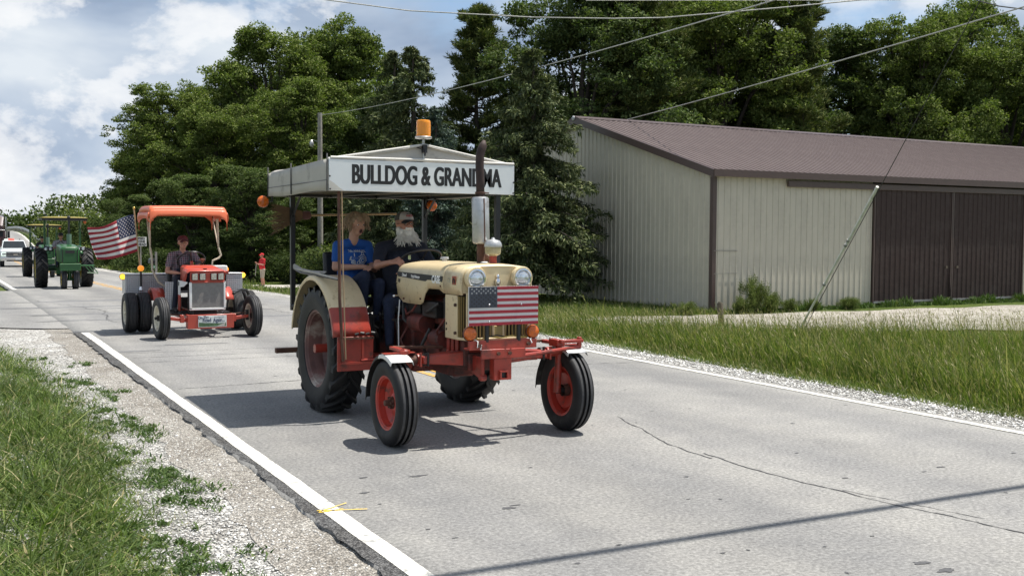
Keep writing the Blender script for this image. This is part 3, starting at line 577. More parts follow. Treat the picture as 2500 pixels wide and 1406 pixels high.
def pine_mesh(seed, H=18.0, RAD=4.2, base=0.22):
    r = np.random.default_rng(seed); P = []; A = []; b = MB(); b.tube([(0, 0, -0.3), (0.15, 0.05, H*0.4), (-0.1, 0.1, H*0.75), (0, 0, H*0.97)], [0.26, 0.2, 0.1, 0.02], 8); nb = 64
    for k in range(nb):
        t = base+(0.99-base)*k/nb; a = k*2.4+r.uniform(-0.5, 0.5); L = RAD*(1-((t-base)/(1-base))**1.5*0.86)*r.uniform(0.55, 1.15)*(0.75 if t < base+0.1 else 1); d = np.array([math.cos(a), math.sin(a), 0])
        rise = 0.05+0.55*t; tips = [np.array([0, 0, H*t])]
        for i in range(1, 7): u = i/6; p = d*L*u; p = p+np.array([r.normal(0, 0.12), r.normal(0, 0.12), H*t+L*rise*u*u+r.normal(0, 0.06)]); tips.append(p)
        b.tube([tuple(p) for p in tips], [0.075*(1-i/8) for i in range(7)], 5, caps=False)
        for i in range(2, 7):
            for j in range(8):
                side = np.array([-d[1], d[0], 0])*r.normal(0, 0.24)*L*0.7; c = tips[i]+side+d*r.normal(0, 0.2)+np.array([0, 0, r.uniform(-0.05, 0.35)]); m = 40
                dirs = r.normal(0, 1, (m, 3)); dirs[:, 2] = np.abs(dirs[:, 2])*0.9+0.25; dirs += d*0.8; dirs /= np.linalg.norm(dirs, axis=1, keepdims=True); P.append(c+dirs*r.uniform(0.05, 0.42, (m, 1))); A.append(dirs)
    P = np.concatenate(P); A = np.concatenate(A); V, F = quads(P, 0.17, 0.17, 0.3, A); o = fast_mesh('crown', V, F, M_needleC); tr = b.build('trunk', M_bark, None); res = (o.data, tr.data); bpy.data.objects.remove(o); bpy.data.objects.remove(tr); return res
PIN = [pine_mesh(4), pine_mesh(14, 18, 3.6, 0.12)]
def plant_tree(name, label, cat, meshes, H0, px, Y, ytop, rz, wide=1.0, group=None, z=None):
    p = atY(px, 600, Y); g = gzf(p.x, p.y)-0.05; H = atY(px, ytop, Y).z-g; s = H/H0
    t = thing(name, label, cat, (p.x, p.y, g), rz, group); t.scale = (s*wide, s*wide, s)
    for nm, me in zip(('crown', 'trunk'), meshes): o = bpy.data.objects.new(nm, me); COL.objects.link(o); o.parent = t
    return t
G1 = 'trees beyond the intersection'; G2 = 'trees behind the shed'; G3 = 'conifers between road and shed'
for (v, px, Y, top, rz, wd, lab) in [
    (0, 430, 92, 195, 10, 1.15, 'leafy tree with pointed top, second tree from the left edge of the wood'),
    (1, 365, 100, 300, 80, 1.15, 'leafy tree at the left edge of the wood, above the waving flag'),
    (0, 530, 84, 240, 140, 1.2, 'leafy tree above the orange tractor canopy, lower than its neighbours'),
    (1, 670, 88, 72, 200, 1.12, 'tall leafy tree left of the wooden pole'),
    (0, 835, 92, 40, 260, 1.0, 'tallest leafy tree, right above the tractor sign canopy'),
    (1, 735, 80, 200, 310, 1.15, 'dark leafy tree directly behind the wooden utility pole'),
    (2, 905, 78, 225, 33, 1.0, 'dark leafy tree between the tallest leafy tree and the spruces'),
    (2, 330, 82, 470, 70, 1.3, 'low rounded leafy tree behind the waving flag'),
    (2, 470, 71, 420, 120, 1.5, 'broad low leafy tree behind the orange canopy'),
    (2, 615, 68, 400, 190, 1.5, 'broad dark leafy tree behind the person in red'),
    (0, 590, 94, 165, 55, 1.1, 'leafy tree in the dip of the wood outline above the orange canopy'),
    (1, 770, 96, 130, 15, 1.1, 'leafy tree between the two tallest leafy crowns')]:
    plant_tree('leafy_tree', lab, 'tree', DEC[v], 16.0, px, Y, top, rz, wd, G1)
for (v, px, Y, top, rz, wd, lab) in [
    (2, 1420, 47, -95, 20, 1.0, 'big dark leafy tree above the left end of the shed ridge'),
    (0, 1760, 48, -60, 100, 1.05, 'leafy tree with leaning dark trunk behind the middle of the shed'),
    (1, 1640, 54, -120, 160, 1.0, 'very tall leafy tree behind the pines, top out of the picture'),
    (2, 2085, 50, 68, 220, 1.2, 'rounded leafy tree left of the guy wire'),
    (0, 2230, 46, 15, 300, 0.95, 'leafy tree with narrow top right of the rounded one'),
    (1, 2335, 50, 0, 30, 0.9, 'tall leafy tree behind the guy wire top'),
    (0, 2450, 44, 60, 75, 1.0, 'leafy tree at the right edge of the picture'),
    (2, 2580, 46, 60, 175, 0.9, 'leafy tree just beyond the right edge of the picture'),
    (2, 1560, 60, 120, 240, 1.3, 'dark leafy tree filling the gap behind the left shed pines'),
    (1, 1900, 58, 100, 240, 1.3, 'dark leafy tree filling the gap behind the right shed pine'),
    (2, 2250, 58, 190, 60, 1.5, 'low dark leafy tree behind the right half of the shed'),
    (2, 1850, 52, 190, 15, 1.3, 'low dark leafy tree behind the middle of the shed')]:
    plant_tree('leafy_tree', lab, 'tree', DEC[v], 16.0, px, Y, top, rz, wd, G2)
for (v, px, Y, top, rz, wd, lab) in [(0, 1560, 46, -40, 0, 1.05, 'white pine with pale tips behind the left part of the shed'), (1, 1935, 46, -70, 130, 0.95, 'tall white pine with a bare trunk behind the middle of the shed'), (0, 1700, 52, -30, 200, 0.8, 'white pine behind the leaning trunk')]:
    plant_tree('pine_tree', lab, 'tree', PIN[v], 18.0, px, Y, top, rz, wd, G2)
plant_tree('pine_tree', 'tall ragged pine, highest of the conifers by the shed', 'tree', PIN[1], 18.0, 1165, 50, 24, 40, 1.08, G3)
for (v, px, Y, top, rz, wd, lab) in [(0, 1300, 30.6, 112, 0, 1.16, 'large dark spruce overlapping the gable end of the shed'), (1, 1010, 50, 100, 50, 1.3, 'dark pointed spruce left of the tall ragged pine'), (1, 965, 56, 112, 90, 1.2, 'dark spruce top just left of the pointed spruce'),
    (2, 1065, 44, 255, 140, 1.15, 'blue-green spruce behind the amber beacon'), (1, 940, 48, 330, 10, 1.2, 'low spruce behind the cream tractor canopy'), (0, 1180, 38, 330, 200, 1.0, 'short spruce behind the exhaust stack')]:
    plant_tree('spruce_tree', lab, 'tree', SPR[v], 9.0, px, Y, top, rz, wd, G3)
# ---- shrubs
def shrub_mesh(seed, n=15000, leaf=0.032):
    r = np.random.default_rng(seed); C = r.normal(0, 0.42, (46, 3))*np.array([1, 1, 0.55])+np.array([0, 0, 0.62]); C[:, 2] = np.abs(C[:, 2]); P = C[r.integers(46, size=n)]+r.normal(0, 0.12, (n, 3)); P[:, 2] = np.maximum(P[:, 2], 0.02)
    V, F = quads(P, leaf, 0.55, 0.6); return V, F
SHR = []; M_shrub = island_mat('shaded_shrub_leaves', [(0, (0.020, 0.034, 0.012)), (0.5, (0.048, 0.070, 0.024)), (1, (0.10, 0.125, 0.042))], 0.8, 0.15, 0.8, 0.4, 0.05)  # leaf colours darkened to paint in the shade of overhanging trees
for sd in (1, 2, 3): V, F = shrub_mesh(sd); o = fast_mesh('foliage', V, F, M_shrub if sd != 2 else M_leafA); SHR.append(o.data); bpy.data.objects.remove(o)
b = MB()
for k in range(7): a = k*0.9; b.tube([(0.03*math.cos(a), 0.03*math.sin(a), -0.05), (0.25*math.cos(a), 0.25*math.sin(a), 0.5), (0.42*math.cos(a), 0.42*math.sin(a), 0.95)], [0.02, 0.014, 0.005], 5)
o = b.build('stem', M_bark2, None); STEM = o.data; bpy.data.objects.remove(o)
def shrub(px, Y, ytop, wide, lab, k=0, group='shrubs along the wood edge', name='shrub'):
    p = atY(px, 600, Y); g = gzf(p.x, p.y)-0.05; H = max(0.4, atY(px, ytop, Y).z-g); t = thing(name, lab, 'shrub', (p.x, p.y, g), px*7 % 360, group); t.scale = (H*wide/1.35, H*wide/1.35, H/1.35)
    for nm, me in (('foliage', SHR[k % 3]), ('stem', STEM)): o = bpy.data.objects.new(nm, me); COL.objects.link(o); o.parent = t
sp = ['left of the green tractor roof', 'below the far end of the wood', 'behind the green tractor wheel', 'right of the green tractor', 'behind the lower flag corner', 'behind the white road sign', 'behind the mailbox', 'behind the orange tractor driver', 'behind the steering wheel of the orange tractor', 'left of the person in red', 'behind the person in red', 'right of the person in red', 'left of the canopy rear post', 'between canopy post and utility pole', 'at the foot of the utility pole', 'behind the woman passenger', 'behind the driver with beard', 'right of the bearded driver', 'behind the exhaust stack']
for i, (px, Y, top, wd) in enumerate([(185, 150, 515, 1.1), (215, 130, 505, 1.1), (240, 104, 520, 1.0), (262, 92, 555, 1.2), (285, 84, 575, 1.2), (330, 74, 600, 1.3), (385, 68, 590, 1.3), (430, 68, 612, 1.2), (490, 70, 618, 1.5), (555, 69, 622, 1.5), (625, 70, 615, 1.5), (690, 66, 608, 1.4), (735, 62, 600, 1.3), (790, 60, 605, 1.3), (840, 60, 590, 1.3), (900, 56, 565, 1.4), (980, 52, 575, 1.4), (1060, 48, 570, 1.4), (1150, 42, 600, 1.4)]):
    shrub(px, Y, top, wd, 'dense green shrub at the wood edge '+sp[i], i)
for i, (px, Y, top, wd, lab) in enumerate([(1848, 24.0, 672, 0.55, 'tall leafy weed growing against the tan shed wall'), (1812, 24.0, 722, 0.9, 'low weed left of the tall one at the shed wall'), (1885, 24.1, 712, 0.9, 'low weed right of the tall one at the shed wall'), (1930, 24.2, 727, 1.0, 'weed at the shed wall left of the guy guard'), (1990, 24.2, 726, 0.9, 'weed at the shed wall right of the guy guard'), (2075, 24.3, 735, 1.3, 'low weed by the left edge of the brown doors'), (1680, 24.0, 735, 1.3, 'low weed left of the brown shed corner')]):
    shrub(px, Y, top, wd*0.8, lab, 1, 'weeds along the shed wall', 'weed_plant')
xs = rng.uniform(19.4, 34, 9000); ys2 = 24.55+(xs-19.41)*0.035-np.abs(rng.normal(0, 0.16, 9000)); hh = rng.uniform(0.08, 0.34, 9000)*(0.6+0.4*np.sin(xs*3.1)+0.3*np.sin(xs*7.7))
grass('shed_foot_weeds', xs, ys2, np.maximum(hh, 0.04), rng.uniform(.006, .016, 9000), 0.5, M_weed, (0, 0), 0.5, z=gz(xs, ys2)-0.04)
# far wood line closing the horizon
def wood_line(name, pts, h, n):
    xs = []; 
    P = []
    for (x0, y0), (x1, y1) in zip(pts[:-1], pts[1:]):
        t = rng.random(n); x = x0+(x1-x0)*t; y = y0+(y1-y0)*t; hh = h*(0.6+0.25*np.sin(x*0.09+y*0.05)+0.2*np.sin(x*0.23)); z = -1.2+hh*rng.beta(1.6, 1.0, n); P.append(np.stack([x+rng.normal(0, 3, n), y+rng.normal(0, 3, n), z], -1))
    V, F = quads(np.concatenate(P), 0.55, 0.6, 0.6); return stuff(fast_mesh(name, V, F, M_leafB))
wood_line('far_wood', [(-60, 420), (40, 330), (120, 240), (170, 150), (200, 60), (210, -40)], 13, 16000)
# ================================================================== poles, wires, signs
M_wood = mat('weathered_pole_wood', (0.27, 0.25, 0.225), 0.9, vary=0.25, vscale=5, bump=0.6, bscale=18); M_wire = mat('bare_aluminium_wire', (0.36, 0.36, 0.34), 0.5, 0.2); M_wired = mat('dark_steel_strand', (0.06, 0.06, 0.06), 0.5, 0.5); M_steel = mat('galvanised_steel', (0.42, 0.42, 0.41), 0.45, 0.7)
PY = 66.0; pb = atY(782, 640, PY); pt_ = atY(778, 276, PY)
t = thing('utility_pole', 'weathered wooden utility pole behind the cream tractor', 'utility pole', (pb.x, PY, gzf(pb.x, PY)-0.3)); h = pt_.z-t.location.z
b = MB(); b.tube([(0, 0, 0), (0, 0, h*0.5), (0, 0, h)], [0.19, 0.165, 0.135], 12); b.build('pole', M_wood, t)
b = MB(); b.tube([(-0.1, 0, h-1.8), (-0.45, 0, h-1.7), (-0.6, -0.05, h-1.75)], 0.025, 6); b.build('lamp_arm', M_steel, t)
b = MB(); b.sphere((-0.55, -0.05, h-1.95), (0.14, 0.1, 0.22), 10, 8); b.build('lamp_head', M_steel, t)
b = MB(); b.cyl((0.0, -0.16, h-3.3), (0.0, -0.16, h-3.0), 0.07, 0.05, 10); b.build('insulator', mat('white_porcelain', (0.6, 0.6, 0.58), 0.3), t)
b = MB(); b.bb(-0.25, 0.25, -0.2, -0.15, h-3.5, h-3.42); b.build('bracket', M_steel, t)
TOP = Vector((pt_.x, PY, pt_.z-0.15))
def wire(label, pts, r, m, sag=0.0, name='overhead_wire'):
    a, c = pts[0], pts[-1]; P = []
    for (p, q) in zip(pts[:-1], pts[1:]):
        for i in range(14): P.append(Vector(p).lerp(Vector(q), i/14))
    P.append(Vector(c)); n = len(P)-1
    P = [p-Vector((0, 0, sag*4*(i/n)*(1-i/n))) for i, p in enumerate(P)]; b = MB(); b.tube(P, r, 6); return tag(b.build(name, m), label, 'wire', 'overhead wires')
NP = Vector((21.0, 8.0, 0)); NPz = gzf(NP.x, NP.y)
A1 = atY(1760, 0, 20.0); A0 = TOP; dirA = (A1-A0); A2 = A0+dirA*1.32
wire('pale wire rising from the wooden pole towards the upper right', [A0, A2], 0.015, M_wire, 0.5)
B0 = atY(1140, 380, 60.0); B1 = atY(2450, 5, 13.0); B2 = B0+(B1-B0)*1.2
wire('pale wire crossing in front of the shed roof', [B0, B2], 0.013, M_wire, 0.35)
C0_ = atY(778, -2, 30); C1_ = atY(1500, 46, 26); C2_ = atY(2130, -2, 22)
wire('sagging twisted wire along the top of the picture', [C0_+(C0_-C1_)*0.35+Vector((0, 0, .35)), C0_, atY(1000, 27, 29), atY(1300, 43, 27.5), C1_, atY(1620, 44, 25.3), atY(1900, 20, 23.5), C2_, C2_+(C2_-C1_)*0.4], 0.016, M_wire, 0)
wire('thin wire at the upper edge above the pines', [atY(1430, 2, 34), atY(2200, 1, 30)], 0.010, M_wire, 0)
wire('short dark wire in the upper right corner', [atY(2385, 2, 13), atY(2440, 16, 13.2), atY(2520, 26, 13.4)], 0.011, M_wired, 0)
# the line across the road whose shadow lies on the asphalt
k = 7.4; ofs = SUN_DIR*(k/SUN_DIR.z)
wire('thick overhead cable crossing the road above the camera', [Vector((-6, 5.27, 0))+ofs, Vector((24, 5.22, 0))+ofs], 0.045, M_wired, 0.0)
# guy wire with pale guard
ga = atZ(1948, 812, gzf(15.0, 16.4)); gb_dir = None
gtop = atY(2390, 2, 12.2); gt0 = ga+(gtop-ga)*0.0
# point on the strand seen at the guard's top
def along_guy(px, py):
    best = None
    for i in range(400):
        s = i/400; p = ga+(gtop-ga)*s; v = p-Vector((0, 0, CAM_H)); d = ray(px, py).normalized(); e = (v-d*v.dot(d)).length/v.length
        if best is None or e < best[0]: best = (e, s)
    return best[1]
s1 = along_guy(2140, 455)
t = thing('guy_wire', 'slanted guy wire with pale tube guard in front of the shed', 'guy wire', ga)
b = MB(); b.tube([Vector((0, 0, -0.2))-(gtop-ga)*0.02, (gtop-ga)*1.25], 0.008, 6); b.build('strand', M_wired, t)
b = MB(); D = (gtop-ga)*s1; jog = Vector((0.015, 0, 0.0)); b.tube([D*0.0, D*0.3, D*0.3+jog*0.5, D*0.62, D*0.63+jog, D*1.0], [0.022, 0.024, 0.026, 0.026, 0.030, 0.030], 8); b.build('guard', mat('weathered_plastic_guard', (0.72, 0.71, 0.64), 0.7, vary=0.2), t)
b = MB()
for s in (0.36, 0.63, 0.66): b.tube([D*s, D*(s+0.012)], 0.037, 8)
b.build('guard_clip', mat('dull_clip', (0.3, 0.3, 0.28), 0.8), t)
# wooden stump post
p = atZ(1762, 790, -0.33); t = thing('fence_post', 'short weathered wooden post standing in the tall grass', 'post', (p.x, p.y, gzf(p.x, p.y)-0.1)); t.rotation_euler = (0, R(-6), 0)
b = MB(); b.tube([(0, 0, 0), (0, 0, 0.3), (0.0, 0, 0.62), (0.01, 0, 0.66)], [0.078, 0.074, 0.07, 0.045], 12); b.build('post', mat('grey_post_wood', (0.095, 0.08, 0.055), 0.95, vary=0.4, vscale=14, bump=0.8, bscale=30), t)
# road sign, mailbox
p = atY(344, 640, 60); t = thing('road_sign', 'white rectangular speed zone sign on a post behind the flag', 'road sign', (p.x, 60, gzf(p.x, 60)-0.2))
zt = atY(345, 579, 60).z-t.location.z; zb_ = atY(345, 601, 60).z-t.location.z; b = MB(); b.bb(-0.03, 0.03, -0.02, 0.02, 0, zt); b.build('post', M_wood, t)
b = MB(); b.bb(-0.29, 0.29, -0.045, -0.03, zb_, zt); b.build('sign_plate', mat('reflective_white_plate', (0.62, 0.62, 0.60), 0.5), t, bevel=0.01)
M_black = mat('black_paint', (0.012, 0.012, 0.013), 0.5)
hh = (zt-zb_)/3
for i, w in enumerate(('SPEED', 'ZONE', 'AHEAD')): text_part(w, 0.16, M_black, t, 'lettering', (0, -0.05, zt-hh*(i+0.5)), (90, 0, 0), 0.006)
p = atY(376, 660, 52); g = gzf(p.x, 52); t = thing('mailbox', 'dark mailbox on a wooden post at the road edge', 'mailbox', (p.x, 52, g-0.1))
zc = atY(374, 636, 52).z-g+0.1; b = MB(); b.bb(0.05, 0.14, -0.05, 0.05, 0, zc+0.4); b.build('post', M_wood, t)
b = MB(); b.tube([(-0.1, -0.25, zc), (-0.1, 0.25, zc)], 0.12, 12); b.bb(-0.22, 0.02, -0.25, 0.25, zc-0.13, zc-0.02); b.build('box', mat('dark_mailbox', (0.05, 0.055, 0.06), 0.5), t)
b = MB(); b.bb(-0.19, 0.02, -0.27, -0.255, zc-0.36, zc-0.22); b.build('number_plate', mat('green_number_plate', (0.02, 0.16, 0.06), 0.5), t)
text_part('441', 0.12, mat('white_print', (0.6, 0.6, 0.58), 0.5), t, 'lettering', (-0.085, -0.275, zc-0.29), (90, 0, 0), 0.003)
# guard rail on the rise
t = thing('guard_rail', 'steel guard rail curving over the rise beside the road', 'guard rail', (9.7, 110, 0))
ys_ = list(np.arange(106, 200, 3.0)); b = MB()
for yy0 in ys_: b.bb(-0.06, 0.06, yy0-110-0.06, yy0-110+0.06, float(zr(yy0))-0.6, float(zr(yy0))+0.62)
b.build('post_row', M_wood, t, 0)
b = MB(); n = len(ys_); V = []
for yy0 in ys_:
    z = float(zr(yy0))
    for (x, dz) in [(-0.09, 0.38), (-0.14, 0.44), (-0.09, 0.54), (-0.14, 0.64), (-0.09, 0.70)]: V.append((x, yy0-110, z+dz))
b.add(V, [(i*5+j, i*5+j+1, (i+1)*5+j+1, (i+1)*5+j) for i in range(n-1) for j in range(4)]); b.build('rail', M_steel, t, 0, solid=0.01)
# ================================================================== vehicle paints and shared parts
M_rubber = mat('black_rubber', (0.012, 0.012, 0.013), 0.6, vary=0.25, vscale=9, spec=0.35, dirt=(0.032, 0.031, 0.029), dirt_amt=0.3, dirt_scale=6); M_rubber_grey = mat('dusty_rubber', (0.045, 0.045, 0.047), 0.75, vary=0.3, vscale=12, dirt=(0.16, 0.155, 0.15), dirt_amt=0.55, dirt_scale=9)
M_red = mat('faded_red_paint', (0.34, 0.040, 0.024), 0.42, vary=0.18, vscale=4, dirt=(0.09, 0.03, 0.022), dirt_amt=0.42, dirt_scale=7, coat=0.15); M_rim_red = mat('red_rim_paint', (0.45, 0.045, 0.028), 0.4, vary=0.12, dirt=(0.10, 0.05, 0.04), dirt_amt=0.25, dirt_scale=9)
M_engine = mat('greasy_red_iron', (0.16, 0.028, 0.018), 0.6, vary=0.35, vscale=8, dirt=(0.018, 0.016, 0.015), dirt_amt=0.75, dirt_scale=5); M_grime = mat('black_greasy_iron', (0.018, 0.016, 0.015), 0.55, vary=0.5, vscale=9)
M_cream = mat('desert_tan_paint', (0.66, 0.535, 0.325), 0.36, vary=0.07, vscale=3, dirt=(0.38, 0.27, 0.15), dirt_amt=0.18, dirt_scale=14, coat=0.25); M_gold = mat('grille_gold', (0.34, 0.25, 0.10), 0.4, 0.25, vary=0.2)
M_rust = mat('rusty_steel', (0.12, 0.055, 0.035), 0.8, vary=0.45, vscale=12, dirt=(0.03, 0.02, 0.018), dirt_amt=0.5); M_rustrim = mat('rusty_rim_pan', (0.17, 0.085, 0.075), 0.6, vary=0.4, vscale=4, dirt=(0.42, 0.38, 0.33), dirt_amt=0.35, dirt_scale=3)
M_blk = mat('black_frame_paint', (0.014, 0.014, 0.016), 0.4, vary=0.2); M_chrome = mat('chrome', (0.75, 0.75, 0.76), 0.12, 1.0, vary=0.03); M_alu = mat('dull_aluminium_muffler', (0.50, 0.50, 0.50), 0.42, 0.65, vary=0.15, vscale=7, dirt=(0.28, 0.25, 0.22), dirt_amt=0.25, dirt_scale=12)
M_amber = mat('amber_lens', (0.62, 0.13, 0.012), 0.18, vary=0.3, vscale=30, spec=0.6, trans=0.15); M_beacon = mat('amber_beacon_dome', (0.95, 0.33, 0.015), 0.12, vary=0.06, spec=0.6, trans=0.2)
M_canvas = mat('weathered_grey_canvas', (0.44, 0.415, 0.375), 0.9, vary=0.08, vscale=3, bump=0.2, bscale=40, dirt=(0.28, 0.26, 0.23), dirt_amt=0.25, dirt_scale=4); M_sign = mat('white_sign_metal', (0.72, 0.74, 0.75), 0.30, 0.25, vary=0.04, vscale=1.5); M_wheel_cream = mat('cream_rim_paint', (0.62, 0.58, 0.47), 0.45, vary=0.12, dirt=(0.28, 0.22, 0.16), dirt_amt=0.3)
M_tube = mat('black_hose', (0.012, 0.012, 0.012), 0.45); M_white = mat('white_paint', (0.76, 0.76, 0.74), 0.4, vary=0.05, dirt=(0.4, 0.36, 0.3), dirt_amt=0.12); M_glass = mat('headlamp_glass', (0.55, 0.58, 0.60), 0.05, 0.6, vary=0.25, vscale=22); M_black = mat('black_paint', (0.012, 0.012, 0.013), 0.5)
M_seat = mat('black_vinyl', (0.014, 0.014, 0.015), 0.5); M_rib = mat('worn_tread', (0.052, 0.052, 0.054), 0.8, vary=0.3, vscale=14)
def ribbed_tyre(r, w, rim, ribs, grv=0.012, depth=0.018, shoulder=0.035):
    P = [(rim, -w*0.36), (rim+0.012, -w*0.42), (rim+(r-rim)*0.45, -w*0.5), (r-shoulder, -w*0.485), (r-0.012, -w*0.40)]
    x0, x1 = -w*0.38, w*0.38; step = (x1-x0)/ribs
    for i in range(ribs):
        a, b2 = x0+i*step, x0+(i+1)*step; c = 1-0.25*((i+0.5)/ribs*2-1)**2*0.12
        if i: P.append((r*c-depth, a+grv*0.5))
        P += [(r*c, a+grv*0.5+0.002), (r*c, b2-grv*0.5-0.002)]
        if i < ribs-1: P.append((r*c-depth, b2-grv*0.5))
    P += [(r-0.012, w*0.40), (r-shoulder, w*0.485), (rim+(r-rim)*0.45, w*0.5), (rim+0.012, w*0.42), (rim, w*0.36)]; return P
def wheel(parent, c, r, w, rim, side, tyre, pan_m, rim_m, hub_m, dish=0.03, lugs=0, hub=0.09, nbolt=6, steer=0.0, tyre_m=None, axle=0.0):
    # side = -1: outer face towards -x. Part 'wheel' is the pan; its tyre and rim are sub-parts
    s = side; b = MB(); pr = [(0.0, s*(dish+0.012)), (hub*1.2, s*(dish+0.012)), (hub*1.5, s*dish), (rim*0.72, s*(dish-0.03)), (rim*0.86, s*(dish+0.0)), (rim*0.985, s*(w*0.12))]
    b.lathe(pr, n=36); pan = b.build('wheel', pan_m, parent, 40, loc=c); pan.rotation_euler = (0, 0, steer)
    b = MB(); b.lathe([(rim*0.98, -w*0.40), (rim*1.05, -w*0.42), (rim*1.05, -w*0.37), (rim*0.93, -w*0.33), (rim*0.90, 0), (rim*0.93, w*0.33), (rim*1.05, w*0.37), (rim*1.05, w*0.42), (rim*0.98, w*0.40), (rim*0.94, w*0.3), (rim*0.88, 0), (rim*0.94, -w*0.3)], n=40, close=True); b.build('rim', rim_m, pan, 40)
    b = MB(); b.lathe([(0, s*(dish+0.09)), (hub*0.45, s*(dish+0.085)), (hub*0.55, s*(dish+0.03)), (hub, s*(dish+0.02)), (hub, s*(dish-0.05))], n=20)
    if axle: b.cyl((s*dish, 0, 0), (s*(dish+axle), 0, 0), 0.045, n=14)
    for k in range(nbolt): a = 2*math.pi*k/nbolt; b.cyl((s*(dish), hub*0.8*math.cos(a), hub*0.8*math.sin(a)), (s*(dish+0.045), hub*0.8*math.cos(a), hub*0.8*math.sin(a)), 0.012, n=6)
    b.build('hub', hub_m, pan, 40)
    b = MB(); b.lathe(tyre, n=56, close=True)
    if lugs:
        hl = r*0.07
        for k in range(lugs):
            for sd in (-1, 1):
                a0 = 2*math.pi*(k+(0.5 if sd > 0 else 0))/lugs; V = []; sg = 5
                for i in range(sg+1):
                    u = i/sg; x = sd*w*(-0.04+0.52*u); a = a0+0.42*u*(0.5/(r))*1.25; rr = r*(1-0.045*u*u)-hl*0.15; wd = 0.024+0.008*u
                    for (da, dr) in ((-wd/r*1.35, -hl), (-wd/r*0.8, hl*0.55), (wd/r*0.8, hl*0.55), (wd/r*1.35, -hl)): V.append((x, (rr+dr)*math.cos(a+da), (rr+dr)*math.sin(a+da)))
                F = [(i*4+j, i*4+(j+1) % 4, (i+1)*4+(j+1) % 4, (i+1)*4+j) for i in range(sg) for j in range(4)]+[(3, 2, 1, 0), tuple(sg*4+j for j in range(4))]; b.add(V, F)
    ty = b.build('tyre', [tyre_m or M_rubber, M_rib], pan, 40)
    for p_ in ty.data.polygons:
        c_ = p_.center; p_.material_index = 1 if (not lugs and math.hypot(c_.y, c_.z) > r*0.985) else 0
    return pan
def ag_tyre(r, w, rim): rr = r*0.965; return [(rim, -w*0.36), (rim+0.015, -w*0.44), (rim+(r-rim)*0.45, -w*0.5), (rr-0.05, -w*0.485), (rr-0.015, -w*0.43), (rr-0.002, -w*0.2), (rr, 0), (rr-0.002, w*0.2), (rr-0.015, w*0.43), (rr-0.05, w*0.485), (rim+(r-rim)*0.45, w*0.5), (rim+0.015, w*0.44), (rim, w*0.36)]
def stars_on(b, fn, rows=9, size=0.02, nrm=None):
    for j in range(rows):
        n = 6 if j % 2 == 0 else 5
        for i in range(n):
            u = (i*2+1+(j % 2))/12.0; v = (j+1)/(rows+1.0); c = fn(u, v); e = 1e-3; du = (fn(u+e, v)-fn(u-e, v)).normalized(); dv = (fn(u, v+e)-fn(u, v-e)).normalized(); nn = du.cross(dv).normalized()
            V = [c+nn*0.0+(du*math.sin(a)+(-dv)*math.cos(a))*(size if k % 2 == 0 else size*0.42) for k, a in enumerate([math.pi*k/5 for k in range(10)])]
            b.add([c]+V, [(0, 1+k, 1+(k+1) % 10) for k in range(10)])
M_fred = mat('flag_red', (0.27, 0.016, 0.028), 0.7, vary=0.12); M_fwhite = mat('flag_white', (0.62, 0.61, 0.60), 0.7, vary=0.06); M_fblue = mat('flag_blue', (0.018, 0.028, 0.075), 0.7, vary=0.15)
